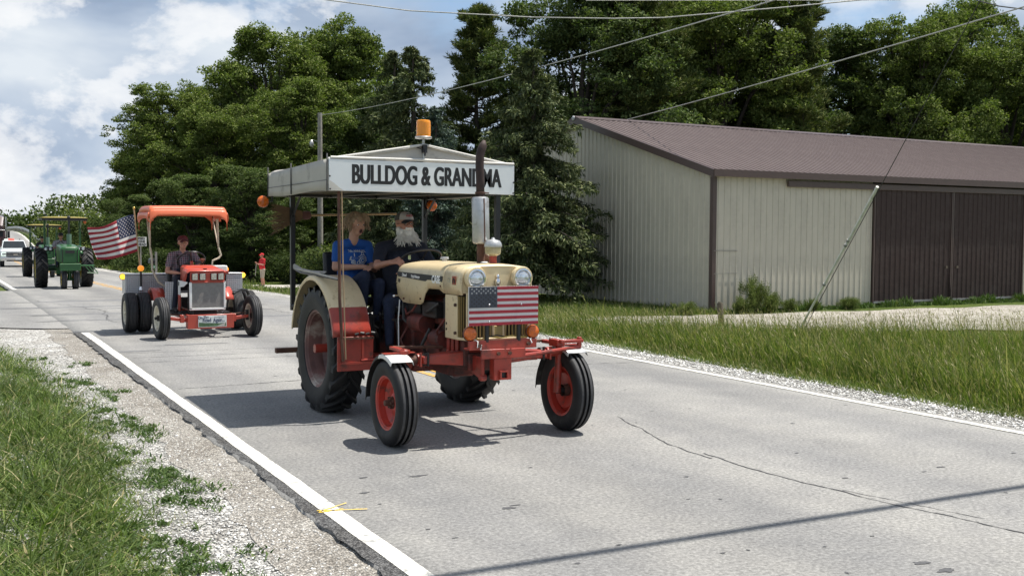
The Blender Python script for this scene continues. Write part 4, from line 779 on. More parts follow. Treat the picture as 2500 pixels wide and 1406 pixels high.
# ================================================================== cream and red tractor with canopy
T = thing('row_crop_tractor', 'cream and red farm tractor with white lettered canopy, nearest on the road', 'tractor', (4.29, 10.72, 0))
OX, OY = 4.29, 10.72
def case_tractor():
    # --- rear wheels
    RR, RW, RIM = 0.645, 0.35, 0.385
    for s in (-1, 1): wheel(T, (s*0.775, 0, RR), RR, RW, RIM, s, ag_tyre(RR, RW, RIM), M_rustrim, M_rustrim, M_red, dish=-0.06, lugs=21, hub=0.10, nbolt=6, axle=0.22 if s < 0 else 0.1)
    FR, FW, FRIM = 0.375, 0.185, 0.225
    for s in (-1, 1): wheel(T, (s*0.865, -2.02, FR), FR, FW, FRIM, s, ribbed_tyre(FR, FW, FRIM, 3, 0.022, 0.022), M_rim_red, M_rim_red, M_rust, dish=0.0, hub=0.055, nbolt=6, tyre_m=M_rubber)
    # --- chassis
    b = MB(); b.bb(-0.17, 0.17, -0.75, 0.35, 0.45, 0.98); b.bb(-0.24, 0.24, -0.15, 0.35, 0.42, 0.92); b.build('transmission', M_engine, T, bevel=0.03)
    b = MB(); b.cyl((-0.62, 0, RR), (0.62, 0, RR), 0.10, n=18); b.cyl((-0.30, 0, RR), (-0.2, 0, RR), 0.2, n=18); b.cyl((0.2, 0, RR), (0.3, 0, RR), 0.2, n=18); b.build('rear_axle', M_engine, T)
    b = MB(); b.bb(-0.15, 0.15, -2.0, -0.75, 0.62, 1.05); b.bb(-0.19, 0.19, -1.65, -0.85, 0.98, 1.22); b.bb(-0.11, 0.11, -1.6, -0.9, 0.5, 0.64); b.build('engine_block', M_engine, T, bevel=0.02)
    b = MB(); b.cyl((-0.27, -1.35, 0.98), (-0.27, -1.05, 0.98), 0.085, n=14); b.cyl((-0.25, -1.72, 0.87), (-0.25, -1.48, 0.87), 0.075, n=14); b.cyl((-0.22, -0.95, 0.88), (-0.22, -0.95, 1.1), 0.05, n=12); b.build('starter_and_pump', M_engine, T)
    b = MB(); b.bb(-0.3, -0.17, -1.62, -1.30, 1.05, 1.2); b.bb(-0.28, -0.18, -1.2, -0.9, 1.06, 1.16); b.bb(-0.26, -0.18, -1.85, -1.7, 0.95, 1.25); b.build('engine_fittings', M_grime, T, bevel=0.012)
    for i, pts in enumerate([[(-.3, -.85, 1.2), (-.34, -.95, 1.0), (-.28, -1.1, .9), (-.25, -1.3, .95)], [(-.3, -1.3, 1.25), (-.35, -1.2, 1.1), (-.33, -1.0, 1.05), (-.28, -.8, 1.15)], [(-.32, -1.75, 1.2), (-.36, -1.6, 1.12), (-.3, -1.4, 1.1)], [(-.26, -.9, .95), (-.36, -.92, .8), (-.3, -.95, .62)], [(-.3, -1.5, .95), (-.36, -1.45, .8), (-.26, -1.3, .7)], [(-.25, -1.8, 1.1), (-.33, -1.72, .95), (-.25, -1.6, .75)]]):
        b = MB(); P = [Vector(p) for p in pts]; Q = []
        for a, c in zip(P[:-1], P[1:]):
            for k in range(4): Q.append(a.lerp(c, k/4))
        Q.append(P[-1]); b.tube(Q, 0.011 if i % 2 else 0.016, 7); b.build('hose', M_tube if i % 2 == 0 else M_engine, T)
    b = MB(); b.tube([(-.33, -.82, 1.18), (-.36, -.86, 1.0), (-.35, -.84, .82), (-.37, -.9, .66), (-.45, -1.0, .62)], 0.006, 6); b.build('cable', M_white, T)
    b = MB(); b.bb(-.2, .2, -2.12, -1.5, .62, .78); b.bb(-.24, -.18, -2.1, -1.2, .66, .90); b.bb(.18, .24, -2.1, -1.2, .66, .90); b.build('front_frame', M_engine, T, bevel=0.012)
    for i in range(3): b = MB(); b.bb(-.262, -.246, -2.02+i*.09, -1.965+i*.09, .74, .90); b.cyl((-.27, -1.99+i*.09, .77), (-.24, -1.99+i*.09, .77), .02, n=8); b.build('mount_tab', M_red, T, bevel=.004)
    # --- step plates and pedals
    for s in (-1, 1):
        b = MB(); b.bb(min(s*.2, s*.52), max(s*.2, s*.52), -.92, -.42, .60, .625); b.build('step_plate', M_red, T, bevel=.006)
        b = MB(); b.prism([(-.9, .6), (-.75, .6), (-.62, .44), (-.66, .40), (-.82, .5)], 'x', min(s*.2, s*.26), max(s*.2, s*.26)); b.build('step_bracket', M_red, T, bevel=.006)
    for i, (x, y) in enumerate([(-.33, -.78), (-.42, -.3), (-.36, -.2), (.33, -.78)]): b = MB(); b.tube([(x, y, .62), (x-.02, y-.04, .85), (x-.03, y-.02, .98)], .012, 6); b.bb(x-.06, x+.01, y-.06, y+.02, .97, .99); b.build('pedal_lever', M_grime, T)
    for i, (x, y, h) in enumerate([(-.24, -.28, 1.02), (-.3, -.18, 1.0), (-.36, -.05, .98), (-.2, -.42, 1.08)]): b = MB(); b.tube([(x, y, .7), (x-.03, y-.1, h-.1), (x-.04, y-.13, h)], .012, 6); b.sphere((x-.04, y-.13, h), .026, 8, 6); b.build('gear_lever', M_blk, T)
    # --- hood
    HW = .335
    def hood_section(y0, y1, z1, hw0, hw1, rad=.10):
        pr = [(-1, 0), (-1, .55)]; P = []
        return P
    def shell(name, rows, m, solid=.012):
        # rows: list of (y, [(x,z)...]) cross sections, left to right
        b = MB(); V = []; n = len(rows[0][1])
        for y, c in rows: V += [(x, y, z) for x, z in c]
        b.add(V, [(i*n+j, i*n+j+1, (i+1)*n+j+1, (i+1)*n+j) for i in range(len(rows)-1) for j in range(n-1)]); return b.build(name, m, T, 50, solid=solid)
    def arch(hw, zt, zb, r=.09, bulge=.012):
        L = [(-hw, zb), (-hw-bulge, zb+(zt-r-zb)*.5), (-hw, zt-r)]+[(-hw+r-r*math.cos(a), zt-r+r*math.sin(a)) for a in [math.pi/2*k/5 for k in range(1, 6)]]
        L += [(-hw*.45, zt+.012), (0, zt+.016)]; return L+[(-x, z) for x, z in L[-2::-1]]
    # rear hood: side skirts cut away over the engine
    yr0, yr1 = -.74, -1.90
    rows = []
    for y, zt, zb, hw in [(-.735, 1.46, 1.34, .30), (-.755, 1.50, 1.28, .325), (-.80, 1.525, 1.22, HW), (-.93, 1.54, 1.165, HW), (-1.05, 1.54, 1.16, HW), (-1.36, 1.545, 1.165, HW), (-1.42, 1.545, 1.19, HW), (-1.47, 1.545, 1.27, HW), (-1.55, 1.545, 1.325, HW), (-1.80, 1.545, 1.33, HW), (-1.86, 1.545, 1.31, HW), (-1.895, 1.545, 1.30, HW)]: rows.append((y, arch(hw, zt, zb)))
    shell('rear_hood', rows, M_cream)
    rows = []
    for y, zt, zb, hw in [(-1.905, 1.545, 1.30, HW), (-2.1, 1.545, 1.30, HW), (-2.22, 1.542, 1.30, HW), (-2.27, 1.53, 1.30, HW-.005)]: rows.append((y, arch(hw, zt, zb)))
    shell('front_hood', rows, M_cream)
    b = MB(); P = arch(HW-.006, 1.528, 1.315, r=.095); b.add([(x, -2.265, z) for x, z in P], [tuple(range(len(P)))]); b.build('nose_plate', M_cream, T, 0)
    b = MB(); b.bb(-HW+.02, HW-.02, -.765, -.755, 1.2, 1.5); b.build('dash_panel', M_blk, T)
    # headlamp pods
    for s in (-1, 1):
        c = Vector((s*.225, -2.27, 1.445)); b = MB(); b.lathe([(.083, .02), (.098, -.005), (.101, -.05), (.094, -.064), (.082, -.064)], o=c, axis='y', n=28); pod = b.build('headlamp_pod', M_cream, T)
        b = MB(); b.lathe([(.083, -.05), (.083, -.068), (.070, -.070), (.066, -.058)], o=c, axis='y', n=28); b.build('bezel', M_chrome, pod)
        b = MB(); b.lathe([(.068, -.056), (.055, -.067), (.03, -.073), (0, -.075)], o=c, axis='y', n=24); b.build('lens', M_glass, pod)
    b = MB(); b.lathe([(.0, 1.485), (.016, 1.475), (.018, 1.455), (.012, 1.445), (.024, 1.43), (.026, 1.40), (.014, 1.375), (.025, 1.355), (.026, 1.34)], o=(0, -2.285, 0), axis='z', n=14); b.build('hood_ornament', M_chrome, T)
    # grille housing
    for s in (-1, 1):
        b = MB(); xs = sorted((s*HW, s*(HW-.02))); b.bb(xs[0], xs[1], -2.16, -1.91, .905, 1.295); b.build('grille_side_panel', M_cream, T, bevel=.008)
        for k in range(6):   # slats on the rounded corner
            f = k/5; x = s*(HW-.012-.05*f*f); y = -2.175-.11*f; b = MB(); b.tube([(x, y, .93), (x, y, 1.285)], .0105, 6, flat=.5); b.build('grille_slat', M_gold, T)
        b = MB(); b.tube([(s*(HW-.005), -2.16, .918), (s*(HW-.05), -2.285, .918), (s*.0, -2.30, .918)], .014, 6); b.build('grille_rail', M_cream, T)
        for k in range(7): x = s*(.075+.033*k); b = MB(); b.tube([(x, -2.292, .93), (x, -2.292, 1.31)], .009, 6); b.build('grille_slat', M_gold, T)
        for x in (s*.05, s*.295): b = MB(); b.tube([(x, -2.295, .92), (x, -2.295, 1.32)], .013, 6); b.build('grille_post', M_cream, T)
        for z in (1.21, .965): b = MB(); b.cyl((s*HW, -2.145, z), (s*(HW+.018), -2.145, z), .014, n=8); b.build('bolt', M_rust, T)
        for z in (.985, 1.035): b = MB(); b.cyl((s*HW, -1.945, z), (s*(HW+.004), -1.945, z), .011, n=8); b.build('bolt_hole', M_grime, T)
    b = MB(); b.bb(-.045, .045, -2.30, -2.285, .93, 1.03); b.build('grille_badge', M_gold, T, bevel=.004)
    b = MB(); b.bb(-.28, .28, -2.25, -1.95, .93, 1.29); b.build('radiator', M_grime, T)
    # decals on the side
    for s in (-1, 1):
        xx = s*(HW+.0135); b = MB(); b.add([(xx, -.80, 1.455), (xx, -1.885, 1.448), (xx, -1.885, 1.375), (xx, -.83, 1.41)], [(0, 1, 2, 3)]); d = b.build('side_stripe', M_black, T, 0, solid=.004)
        xt = s*(HW+.0175); rz = -90 if s < 0 else 90; dy = 1 if s < 0 else -1
        text_part('CASE', .092, M_white, T, 'lettering', (xt, -1.745, 1.411), (90, 0, rz), .0035, .86, .001); text_part('Diesel', .042, M_white, T, 'lettering', (xt, -.99, 1.427), (90, 0, rz), .001, 1.1, .001, shear=.2); text_part("Trip'l-Range", .036, M_white, T, 'lettering', (xt, -1.26, 1.421), (90, 0, rz), .001, 1.2, .001, shear=.2)
        text_part('430', .05, M_blk, T, 'lettering', (xt-s*.003, -.85, 1.365), (90, 0, rz), .001, .8, .001); text_part('CE', .05, mat('faded_decal', (.42, .40, .30), .6), T, 'lettering', (xt-s*.004, -2.02, 1.42), (90, 0, rz), .001, 1.0, .001)
        b = MB(); b.add([(xt, -2.10, 1.46), (xt, -2.175, 1.46), (xt, -2.175, 1.385), (xt, -2.10, 1.385)], [(0, 1, 2, 3)]); e = b.build('square_emblem', mat('emblem_rust_red', (.30, .07, .035), .5), T, 0, solid=.003)
        b = MB(); b.tube([(xt+s*.003, -2.12, 1.40), (xt+s*.003, -2.12, 1.425), (xt+s*.003, -2.1375, 1.44), (xt+s*.003, -2.155, 1.425), (xt+s*.003, -2.155, 1.40)], .006, 5); b.build('emblem_figure', M_black, e)
        for (y, z) in [(-.79, 1.43), (-.80, 1.34), (-1.845, 1.36), (-1.38, 1.22), (-.97, 1.2)]: b = MB(); b.cyl((s*HW, y, z), (s*(HW+.02), y, z), .009, n=8); b.build('bolt', M_rust, T)
    b = MB(); b.tube([(-.37, -.80, 1.215), (-.34, -.80, 1.215)], .012, 8); b.sphere((-.38, -.8, 1.215), .016, 8, 6); b.build('side_latch', M_chrome, T)
    # caps on top of the hood
    for (x, y, r, m, h) in [(.0, -1.15, .042, M_alu, .045), (.03, -1.92, .047, M_white, .02), (.22, -1.62, .042, M_rust, .08)]: b = MB(); b.lathe([(0, h), (r*.9, h), (r, h*.75), (r, h*.5), (r*.6, h*.45), (r*.6, -.02)], o=(x, y, 1.558), axis='z', n=18); b.build('filler_cap', m, T)
    # exhaust
    ex, ey = .015, -1.92
    b = MB(); b.cyl((ex, ey, 1.45), (ex-.005, ey, 1.76), .036, n=14); b.build('exhaust_elbow', M_rust, T)
    b = MB(); b.lathe([(.03, 1.735), (.07, 1.745), (.078, 1.762), (.078, 2.14), (.070, 2.155), (.03, 2.165)], o=(0, 0, 0), axis='z', n=24); mf = b.build('muffler', M_alu, T, loc=(ex, ey, 0)); mf.rotation_euler = (0, R(-1.5), 0); mf.location.x += .045
    b = MB(); b.tube([(.0, -.0785, 1.76), (0, -.0785, 2.145)], .006, 5); b.build('seam', M_rust, mf)
    b = MB(); b.tube([(ex-.01, ey, 2.14), (ex-.012, ey, 2.3), (ex-.018, ey, 2.44), (ex-.016, ey, 2.52), (ex-.004, ey, 2.575), (ex+.012, ey-.005, 2.62), (ex+.022, ey-.01, 2.665)], [.036, .036, .036, .036, .037, .034, .010], 14, caps=False); b.build('exhaust_stack', mat('sooty_rusted_pipe', (.035, .018, .015), .7, vary=.5, vscale=15), T, solid=.004)
    b = MB(); b.lathe([(.046, 2.185), (.048, 2.19), (.048, 2.20), (.046, 2.205)], o=(ex-.01, ey, 0), axis='z', n=16, close=True); b.tube([(ex+.03, ey, 2.195), (ex+.075, ey, 2.195)], .007, 6); b.build('stack_clamp', M_rust, T)
    # air cleaner
    ax_, ay_ = .065, -2.06
    b = MB(); b.cyl((ax_, ay_, 1.53), (ax_, ay_, 1.645), .034, n=16); b.build('air_intake_stem', M_red, T)
    b = MB(); b.lathe([(.03, 1.63), (.052, 1.642), (.068, 1.65), (.071, 1.665), (.074, 1.71), (.074, 1.715)], o=(ax_, ay_, 0), axis='z', n=24); b.build('precleaner_bowl', mat('old_clear_bowl', (.34, .31, .20), .15, vary=.35, vscale=16), T)
    b = MB(); b.lathe([(.078, 1.712), (.080, 1.722), (.076, 1.745), (.06, 1.768), (.02, 1.780), (.012, 1.795), (0, 1.797)], o=(ax_, ay_, 0), axis='z', n=24); b.build('precleaner_lid', M_alu, T)
    # --- front axle
    b = MB(); b.prism([(-.62, .70), (-.2, .665), (.2, .665), (.62, .70), (.62, .765), (.2, .80), (-.2, .80), (-.62, .765)], 'y', -2.09, -1.97); b.build('axle_beam', M_red, T, bevel=.01)
    for s in (-1, 1):
        b = MB(); b.cyl((s*.50, -2.03, .735), (s*.80, -2.03, .735), .036, n=14); b.build('axle_extension', M_rust if s < 0 else M_red, T)
        for x in (.56, .63): b = MB(); b.cyl((s*x, -2.03, .735), (s*(x+.03), -2.03, .735), .055, n=12); b.tube([(s*(x+.015), -2.09, .68), (s*(x+.015), -2.09, .80)], .012, 6); b.build('axle_clamp', M_red if x > .6 else M_grime, T)
        b = MB(); b.cyl((s*.775, -2.03, .80), (s*.755, -2.03, .36), .034, n=12); b.build('spindle', M_red, T)
        b = MB(); b.cyl((s*.755, -2.02, .375), (s*.84, -2.02, .375), .028, n=10); b.build('stub_axle', M_grime, T)
        b = MB(); b.cyl((s*.775, -2.03, .79), (s*.775, -2.03, .825), .055, n=12); b.bb(min(s*.74, s*.80), max(s*.74, s*.80), -2.05, -1.74, .80, .83); b.build('steering_arm', M_red, T, bevel=.006)
        b = MB(); b.tube([(s*.77, -1.75, .82), (s*.28, -1.72, .80), (s*.1, -1.5, .80)], .014, 8); b.build('tie_rod', M_rust, T)
        b = MB(); b.tube([(s*.55, -2.0, .70), (s*.18, -1.1, .58)], .028, 8); b.build('radius_rod', M_red, T)
    # fender brackets and mudguards over the front wheels
    for s in (-1, 1):
        cx = s*.865; V = []; n = 14; b = MB()
        for i in range(n+1):
            a = R(62+118*i/n)
            for x in (-.105, -.095, .095, .105): V.append((cx+x, -2.02-.415*math.cos(a)*1.0, .375+.415*math.sin(a)-(.03 if abs(x) > .1 else 0)))
        b.add(V, [(i*4+j, i*4+j+1, (i+1)*4+j+1, (i+1)*4+j) for i in range(n) for j in range(3)])
        for v in range(len(b.v)): x, y, z = b.v[v]; b.v[v] = (x, y, z)
        mi = [0 if i < 5 else 1 for i in range(n) for j in range(3)]; b.m = mi; b.build('front_mudguard', [M_white if s < 0 else M_alu, M_grime], T, 40, solid=.006)
        b = MB(); b.tube([(s*.775, -2.03, .82), (s*.80, -2.06, .835)], .012, 6); b.bb(min(s*.68, s*.97), max(s*.68, s*.97), -2.06, -2.0, .797, .805); b.build('mudguard_bracket', M_red, T)
    # right-hand side steering linkage seen above the far wheel
    b = MB(); b.bb(.72, .96, -2.16, -2.10, .83, .86); b.bb(.70, .76, -2.12, -1.96, .80, .86); b.cyl((.93, -2.13, .78), (.93, -2.13, .88), .022, n=10); b.build('steering_link', M_red, T, bevel=.005)
    b = MB(); b.tube([(.93, -2.13, .79), (.45, -2.2, .755), (.15, -2.22, .735)], .018, 8); b.build('drag_link', M_red, T)
    # --- bumper bracket, flag panel, lamps
    b = MB(); b.bb(-.33, .33, -2.40, -2.37, .835, .915); b.bb(-.33, .33, -2.37, -2.29, .835, .85); b.build('bumper_bar', M_red, T, bevel=.006)
    b = MB(); b.bb(-.215, .215, -2.408, -2.385, .755, .838); b.build('bumper_plate', M_red, T, bevel=.005)
    b = MB(); b.bb(-.085, .085, -2.395, -2.30, .565, .757); b.build('receiver_column', M_red, T, bevel=.006)
    b = MB(); 
    for (x0, x1, z0, z1) in [(-.04, .04, .635, .648), (-.04, .04, .572, .585), (-.04, -.027, .585, .635), (.027, .04, .585, .635)]: b.bb(x0, x1, -2.425, -2.39, z0, z1)
    b.build('receiver_tube', M_red, T, 0)
    b = MB(); b.bb(-.026, .026, -2.399, -2.396, .586, .634); b.build('receiver_opening', M_blk, T, 0)
    b = MB(); b.prism([(-2.30, .56), (-2.1, .60), (-2.05, .76), (-2.3, .76)], 'x', -.16, -.13); b.cyl((-.17, -2.28, .58), (-.11, -2.28, .58), .03, n=10); b.build('hitch_side_plate', M_red, T, bevel=.005)
    for (x, z) in [(-.055, .80), (.055, .80), (-.24, .875), (.24, .875)]: b = MB(); b.cyl((x, -2.40, z), (x, -2.428, z), .017, n=6); b.build('bolt', M_rust, T)
    for x in (-.155, .155):
        b = MB(); b.cyl((x, -2.385, .90), (x, -2.385, 1.06), .02, n=12); b.build('flag_post', M_blk, T)
        for z in (1.078, 1.225): b = MB(); b.sphere((x, -2.432, z), .01, 8, 6); b.build('screw', M_chrome, T)
    fx0, fx1, fz0, fz1, fy = -.335, .335, 1.045, 1.378, -2.41
    b = MB(); b.bb(fx0, fx1, fy, fy+.022, fz0, fz1); fp = b.build('flag_panel', M_fwhite, T, bevel=.003)
    sh = (fz1-fz0)/13
    for i in range(0, 13, 2):
        x0 = fx0+.265 if i < 7 else fx0; b = MB(); b.bb(x0, fx1, fy-.004, fy+.001, fz1-(i+1)*sh, fz1-i*sh); b.build('red_stripe', M_fred, fp, 0)
    b = MB(); b.bb(fx0, fx0+.265, fy-.006, fy+.001, fz1-7*sh, fz1); b.build('canton', mat('charcoal_canton', (.035, .042, .058), .6, vary=.2), fp, 0)
    b = MB(); stars_on(b, lambda u, v: Vector((fx0+.265*u, fy-.008, fz1-7*sh*v)), 9, .011); st = b.build('star_field', [mat('dull_star', (.30, .31, .32), .5), M_blk], fp, 0); stuff(st)
    for i, p in enumerate(st.data.polygons): p.material_index = 0 if i < 170 else 1
    for s in (-1, 1):
        c = Vector((s*.305, -2.36, .975)); b = MB(); b.lathe([(0, -.045), (.03, -.042), (.052, -.03), (.06, -.012), (.06, .012), (.05, .03), (0, .045)], o=c, axis='y', n=24); l = b.build('amber_lamp', M_amber, T)
        b = MB(); b.lathe([(.0595, -.012), (.064, -.010), (.064, .010), (.0595, .012)], o=c, axis='y', n=24); b.build('lamp_band', M_rust, l)
        b = MB(); b.cyl((c.x, c.y, .90), (c.x, c.y, .925), .018, n=8); b.build('lamp_stem', M_blk, l)
    for i, (pts, m) in enumerate([([(-.28, -2.35, .93), (-.2, -2.37, .925), (-.12, -2.36, .945), (-.02, -2.37, .93), (.1, -2.36, .945), (.2, -2.37, .93), (.28, -2.35, .93)], mat('yellow_wire', (.5, .36, .08), .5)), ([(-.27, -2.36, .93), (-.25, -2.41, .91), (-.26, -2.42, .86), (-.22, -2.42, .88), (-.23, -2.42, .84)], M_white), ([(-.15, -2.36, .94), (-.05, -2.37, .955), (.05, -2.36, .935)], M_tube), ([(.3, -2.36, .92), (.26, -2.41, .91), (.27, -2.42, .88)], M_white)]):
        b = MB(); b.tube(pts, .006, 6); b.build('lamp_wire', m, T)
    # --- rear fenders
    for s in (-1, 1):
        xo, xi = s*.965, s*.585; a0, a1 = R(12), R(166); n = 26; rad = .745; b = MB(); V = []; mi = []
        prof = [(xo, -.045), (xo, -.012), (xo-s*.012, 0), (xi+s*.02, 0), (xi, -.02), (xi, -.16)]
        for i in range(n+1):
            a = a0+(a1-a0)*i/n; flat = 1.0
            for (x, dr) in prof: r_ = rad+dr; V.append((x, r_*math.cos(a), RR+r_*math.sin(a)))
        k = len(prof); b.add(V, [(i*k+j, i*k+j+1, (i+1)*k+j+1, (i+1)*k+j) for i in range(n) for j in range(k-1)])
        zs = [RR+rad*math.sin(a0+(a1-a0)*(i+.5)/n) for i in range(n)]; ysn = [math.cos(a0+(a1-a0)*(i+.5)/n) for i in range(n)]
        b.m = [1 if (zs[i] < 1.13 and ysn[i] < 0) else 0 for i in range(n) for j in range(k-1)]; b.build('rear_fender', [M_cream, M_red], T, 45, solid=.008)
        # front plate below the fender
        x0, x1 = sorted((s*.955, s*.59)); b = MB(); b.bb(x0, x1, -.785, -.77, .50, .83); fpn = b.build('fender_plate', M_red, T, bevel=.004)
        for x in (.90, .70): b = MB(); b.bb(min(s*x-.012, s*x+.012), max(s*x-.012, s*x+.012), -.80, -.785, .58, .81); b.build('plate_rib', M_red, fpn, 0)
        for z in (.575, .815): b = MB(); b.bb(x0+.02, x1+(.0 if s < 0 else -.02), -.803, -.785, z-.01, z+.01); b.build('plate_bar', M_red if z < .7 else M_rust, fpn, 0)
        for i in range(4): b = MB(); b.tube([(s*(.78-.055*i), -.79, .85+.015*(i % 2)), (s*(.745-.055*i), -.80, .86)], .013, 6); b.build('bolt', M_grime, fpn)
    b = MB(); b.tube([(-.72, -.79, .60), (-.5, -.81, .605), (-.38, -.85, .60)], .013, 8); b.build('step_rod', M_red, T)
    # sagging chain
    b = MB(); 
    for i in range(15):
        u = i/14; c = Vector((-.62+.16*u, -.80-.25*u, .52-.09*4*u*(1-u)-.02*u)); d = Vector((.16, -.25, -.36*(1-2*u))).normalized(); sd = (Vector((0, 0, 1)) if i % 2 else Vector((.8, .6, 0))); sd = (sd-d*sd.dot(d)).normalized(); P = [c+d*.014*math.cos(a)+sd*.008*math.sin(a) for a in [2*math.pi*k/8 for k in range(9)]]; b.tube(P, .003, 4, caps=False)
    stuff(b.build('chain', M_grime, T))
    # hitch arms behind
    for s in (-1, 1): b = MB(); b.tube([(s*.35, .1, .5), (s*.5, .85, .55), (s*.62, 1.12, .55)], .028, 8); b.build('lift_arm', M_rust, T)
    b = MB(); b.bb(-1.06, -.5, .98, 1.05, .50, .555); b.build('drawbar_plank', M_rust, T, bevel=.005)
    # --- seats
    b = MB(); b.box((.02, .02, 1.02), (.5, .46, .12), rotm(-4)); b.build('driver_seat_cushion', M_seat, T, bevel=.04)
    b = MB(); b.box((.02, .27, 1.27), (.5, .10, .48), rotm(-10)); b.build('driver_seat_back', M_seat, T, bevel=.04)
    for s in (-1, 1): b = MB(); b.tube([(s*.27+.02, .25, 1.0), (s*.285+.02, -.08, 1.12), (s*.285+.02, .0, 1.28), (s*.27+.02, .25, 1.42)], .035, 8); b.build('seat_side_bolster', M_seat, T)
    b = MB(); b.bb(-.12, .16, -.15, .25, .88, .97); b.build('seat_pedestal', M_grime, T)
    b = MB(); b.box((-.42, .36, 1.10), (.46, .42, .09)); b.build('passenger_seat_cushion', M_seat, T, bevel=.03)
    b = MB(); b.box((-.42, .58, 1.38), (.46, .08, .48), rotm(-8)); b.build('passenger_seat_back', M_seat, T, bevel=.03)
    b = MB(); b.bb(-.5, -.34, .25, .45, .85, 1.06); b.build('passenger_seat_stand', M_blk, T)
    for i, (x, z) in enumerate([(-.92, 1.40), (-.92, 1.43)]): b = MB(); b.tube([(-.78, 1.25, 1.42), (-.9, .6, 1.40+.03*i), (-.93, -.1, 1.395+.02*i), (-.92, -.7, 1.38)], .012, 6); b.build('strap_roll', M_canvas if i else M_tube, T)
    for i in range(3): b = MB(); b.tube([(-.79, 1.26, 1.43+.02*i), (-.70, .9, 1.40-.02*i), (-.72-.06*i, .3, 1.41)], .016, 6, flat=.3); b.build('webbing_strap', M_canvas, T)
    # steering wheel
    sc = Vector((.02, -.52, 1.575)); tl = rotm(-26); b = MB(); P = [sc+tl @ Vector((.205*math.cos(a), .205*math.sin(a), 0)) for a in [2*math.pi*k/36 for k in range(37)]]; b.tube(P, .014, 8, caps=False); sw = b.build('steering_wheel', M_blk, T)
    for k in range(3): a = 2*math.pi*k/3+.5; b = MB(); b.tube([sc+tl @ Vector((0, 0, -.03)), sc+tl @ Vector((.2*math.cos(a), .2*math.sin(a), 0))], .009, 6); b.build('spoke', M_blk, sw)
    b = MB(); b.cyl(sc+tl @ Vector((0, 0, -.02)), sc+tl @ Vector((0, 0, -.34)), .026, .03, n=12); b.build('steering_column', M_grime, T)
    # --- canopy
    zb, zt = 2.225, 2.53; y0, y1, xl, xr, xc = -.775, 1.39, -1.035, .945, -.045
    b = MB(); n = 12
    def roofpt(u, v):   # u across, v along
        x = xl+(xr-xl)*u; k = 1-abs((x-xc)/(xr-xc if x > xc else xc-xl)); z = zt-.005+.17*k-.02*math.sin(math.pi*v)*(k < .95)-.012*math.sin(math.pi*k)
        return Vector((x, y0+.015+(y1-y0-.03)*v, z-(.05*v if u in (0, 1) else .02*v)))
    b.grid(roofpt, 24, 14); b.build('canopy_roof', M_canvas, T, 60, solid=.008)
    b = MB(); b.add([(xl, y0+.02, zt-.02), (xc, y0+.05, zt+.155), (xr, y0+.02, zt-.02)], [(0, 1, 2)]); b.build('canopy_gable', M_canvas, T, 0, solid=.006)
    b = MB(); b.tube([(xl, y0+.01, zt+.0), (xc, y0+.03, zt+.172), (xr, y0+.01, zt+.0)], .012, 6); b.build('gable_piping', mat('pale_canvas_edge', (.62, .60, .56), .8), T)
    b = MB(); b.tube([(xl+.02, y0-.002, zt+.012), (xc, y0-.005, zt+.018), (xr, y0-.002, zt+.012)], .014, 6); b.build('front_roll', mat('pale_canvas_edge', (.62, .60, .56), .8), T)
    for s, x in ((-1, xl), (1, xr)):
        b = MB(); b.grid(lambda u, v: Vector((x+.006*math.sin(u*9)*v*s, y0+.02+(y1-y0-.04)*u, zt-.0-.05*u-(zt-zb-.05*u-.01*math.sin(u*7)-.0)*v)), 16, 4); vl = b.build('side_valance', M_canvas, T, 50, solid=.005)
        b = MB(); b.tube([(x+s*.004, y0+.03, zt-.2), (x+s*.006, y1-.03, zt-.21)], .004, 5); b.build('valance_seam', M_blk, vl)
        for yy in (y0+.03, (y0+y1)/2+.15, y1-.03): b = MB(); b.tube([(x+s*.005, yy, zt+.05-.03*(yy > 0)), (x+s*.007, yy, zb)], .012, 5, flat=.4); b.build('valance_strap', mat('grey_webbing', (.12, .12, .12), .8), vl)
    b = MB(); b.bb(xl, xr, y1-.02, y1-.008, zb, zt-.05); b.build('rear_valance', M_canvas, T, 0)
    b = MB(); b.bb(xl, xr, y0-.012, y0+.004, zb+.002, zt-.004); sg = b.build('sign_board', M_sign, T, bevel=.003)
    text_part('BULLDOG & GRANDMA', .258, M_black, sg, 'lettering', (xc+.035, y0-.0128, (zb+zt)/2+.003), (90, 0, 0), .0042, .578, .0004, xb=.0105)
    b = MB(); P = [(xl, zb+.002), (xl+.145, zb+.004), (xl+.10, zb+.035), (xl+.05, zb+.075), (xl, zb+.105)]; b.add([(x, y0-.0128, z) for x, z in P], [tuple(range(5))]); b.build('peeled_corner', mat('peeled_backing', (.56, .54, .49), .6), sg, 0)
    for (x, z) in [(xl+.008, zb+.14), (xr-.008, zb+.13), (xl+.01, zb+.02), (xr-.01, zb+.02)]: b = MB(); b.sphere((x, y0-.014, z), .009, 8, 6); b.build('rivet', M_blk, sg)
    for (p0, p1) in [((xl+.03, y0+.03), (xr-.03, y0+.03)), ((xl+.03, y1-.04), (xr-.03, y1-.04)), ((xl+.03, y0+.03), (xl+.03, y1-.04)), ((xr-.03, y0+.03), (xr-.03, y1-.04)), ((-.3, y0+.03), (-.3, y1-.04)), ((.25, y0+.03), (.25, y1-.04))]:
        b = MB(); b.box(((p0[0]+p1[0])/2, (p0[1]+p1[1])/2, zb+.02), (abs(p1[0]-p0[0])+.03, abs(p1[1]-p0[1])+.03, .03)); b.build('canopy_rail', M_blk, T, 0)
    b = MB(); b.bb(xl+.04, xr-.04, y0+.05, y1-.05, zt-.09, zt-.08); b.build('canopy_liner', mat('brown_plywood', (.16, .10, .055), .9), T, 0)
    b = MB(); b.tube([(-.925, y0+.03, zb+.02), (-.93, y0-.005, 1.2), (-.905, y0-.03, .60)], .016, 8); b.build('front_post', M_rust, T)
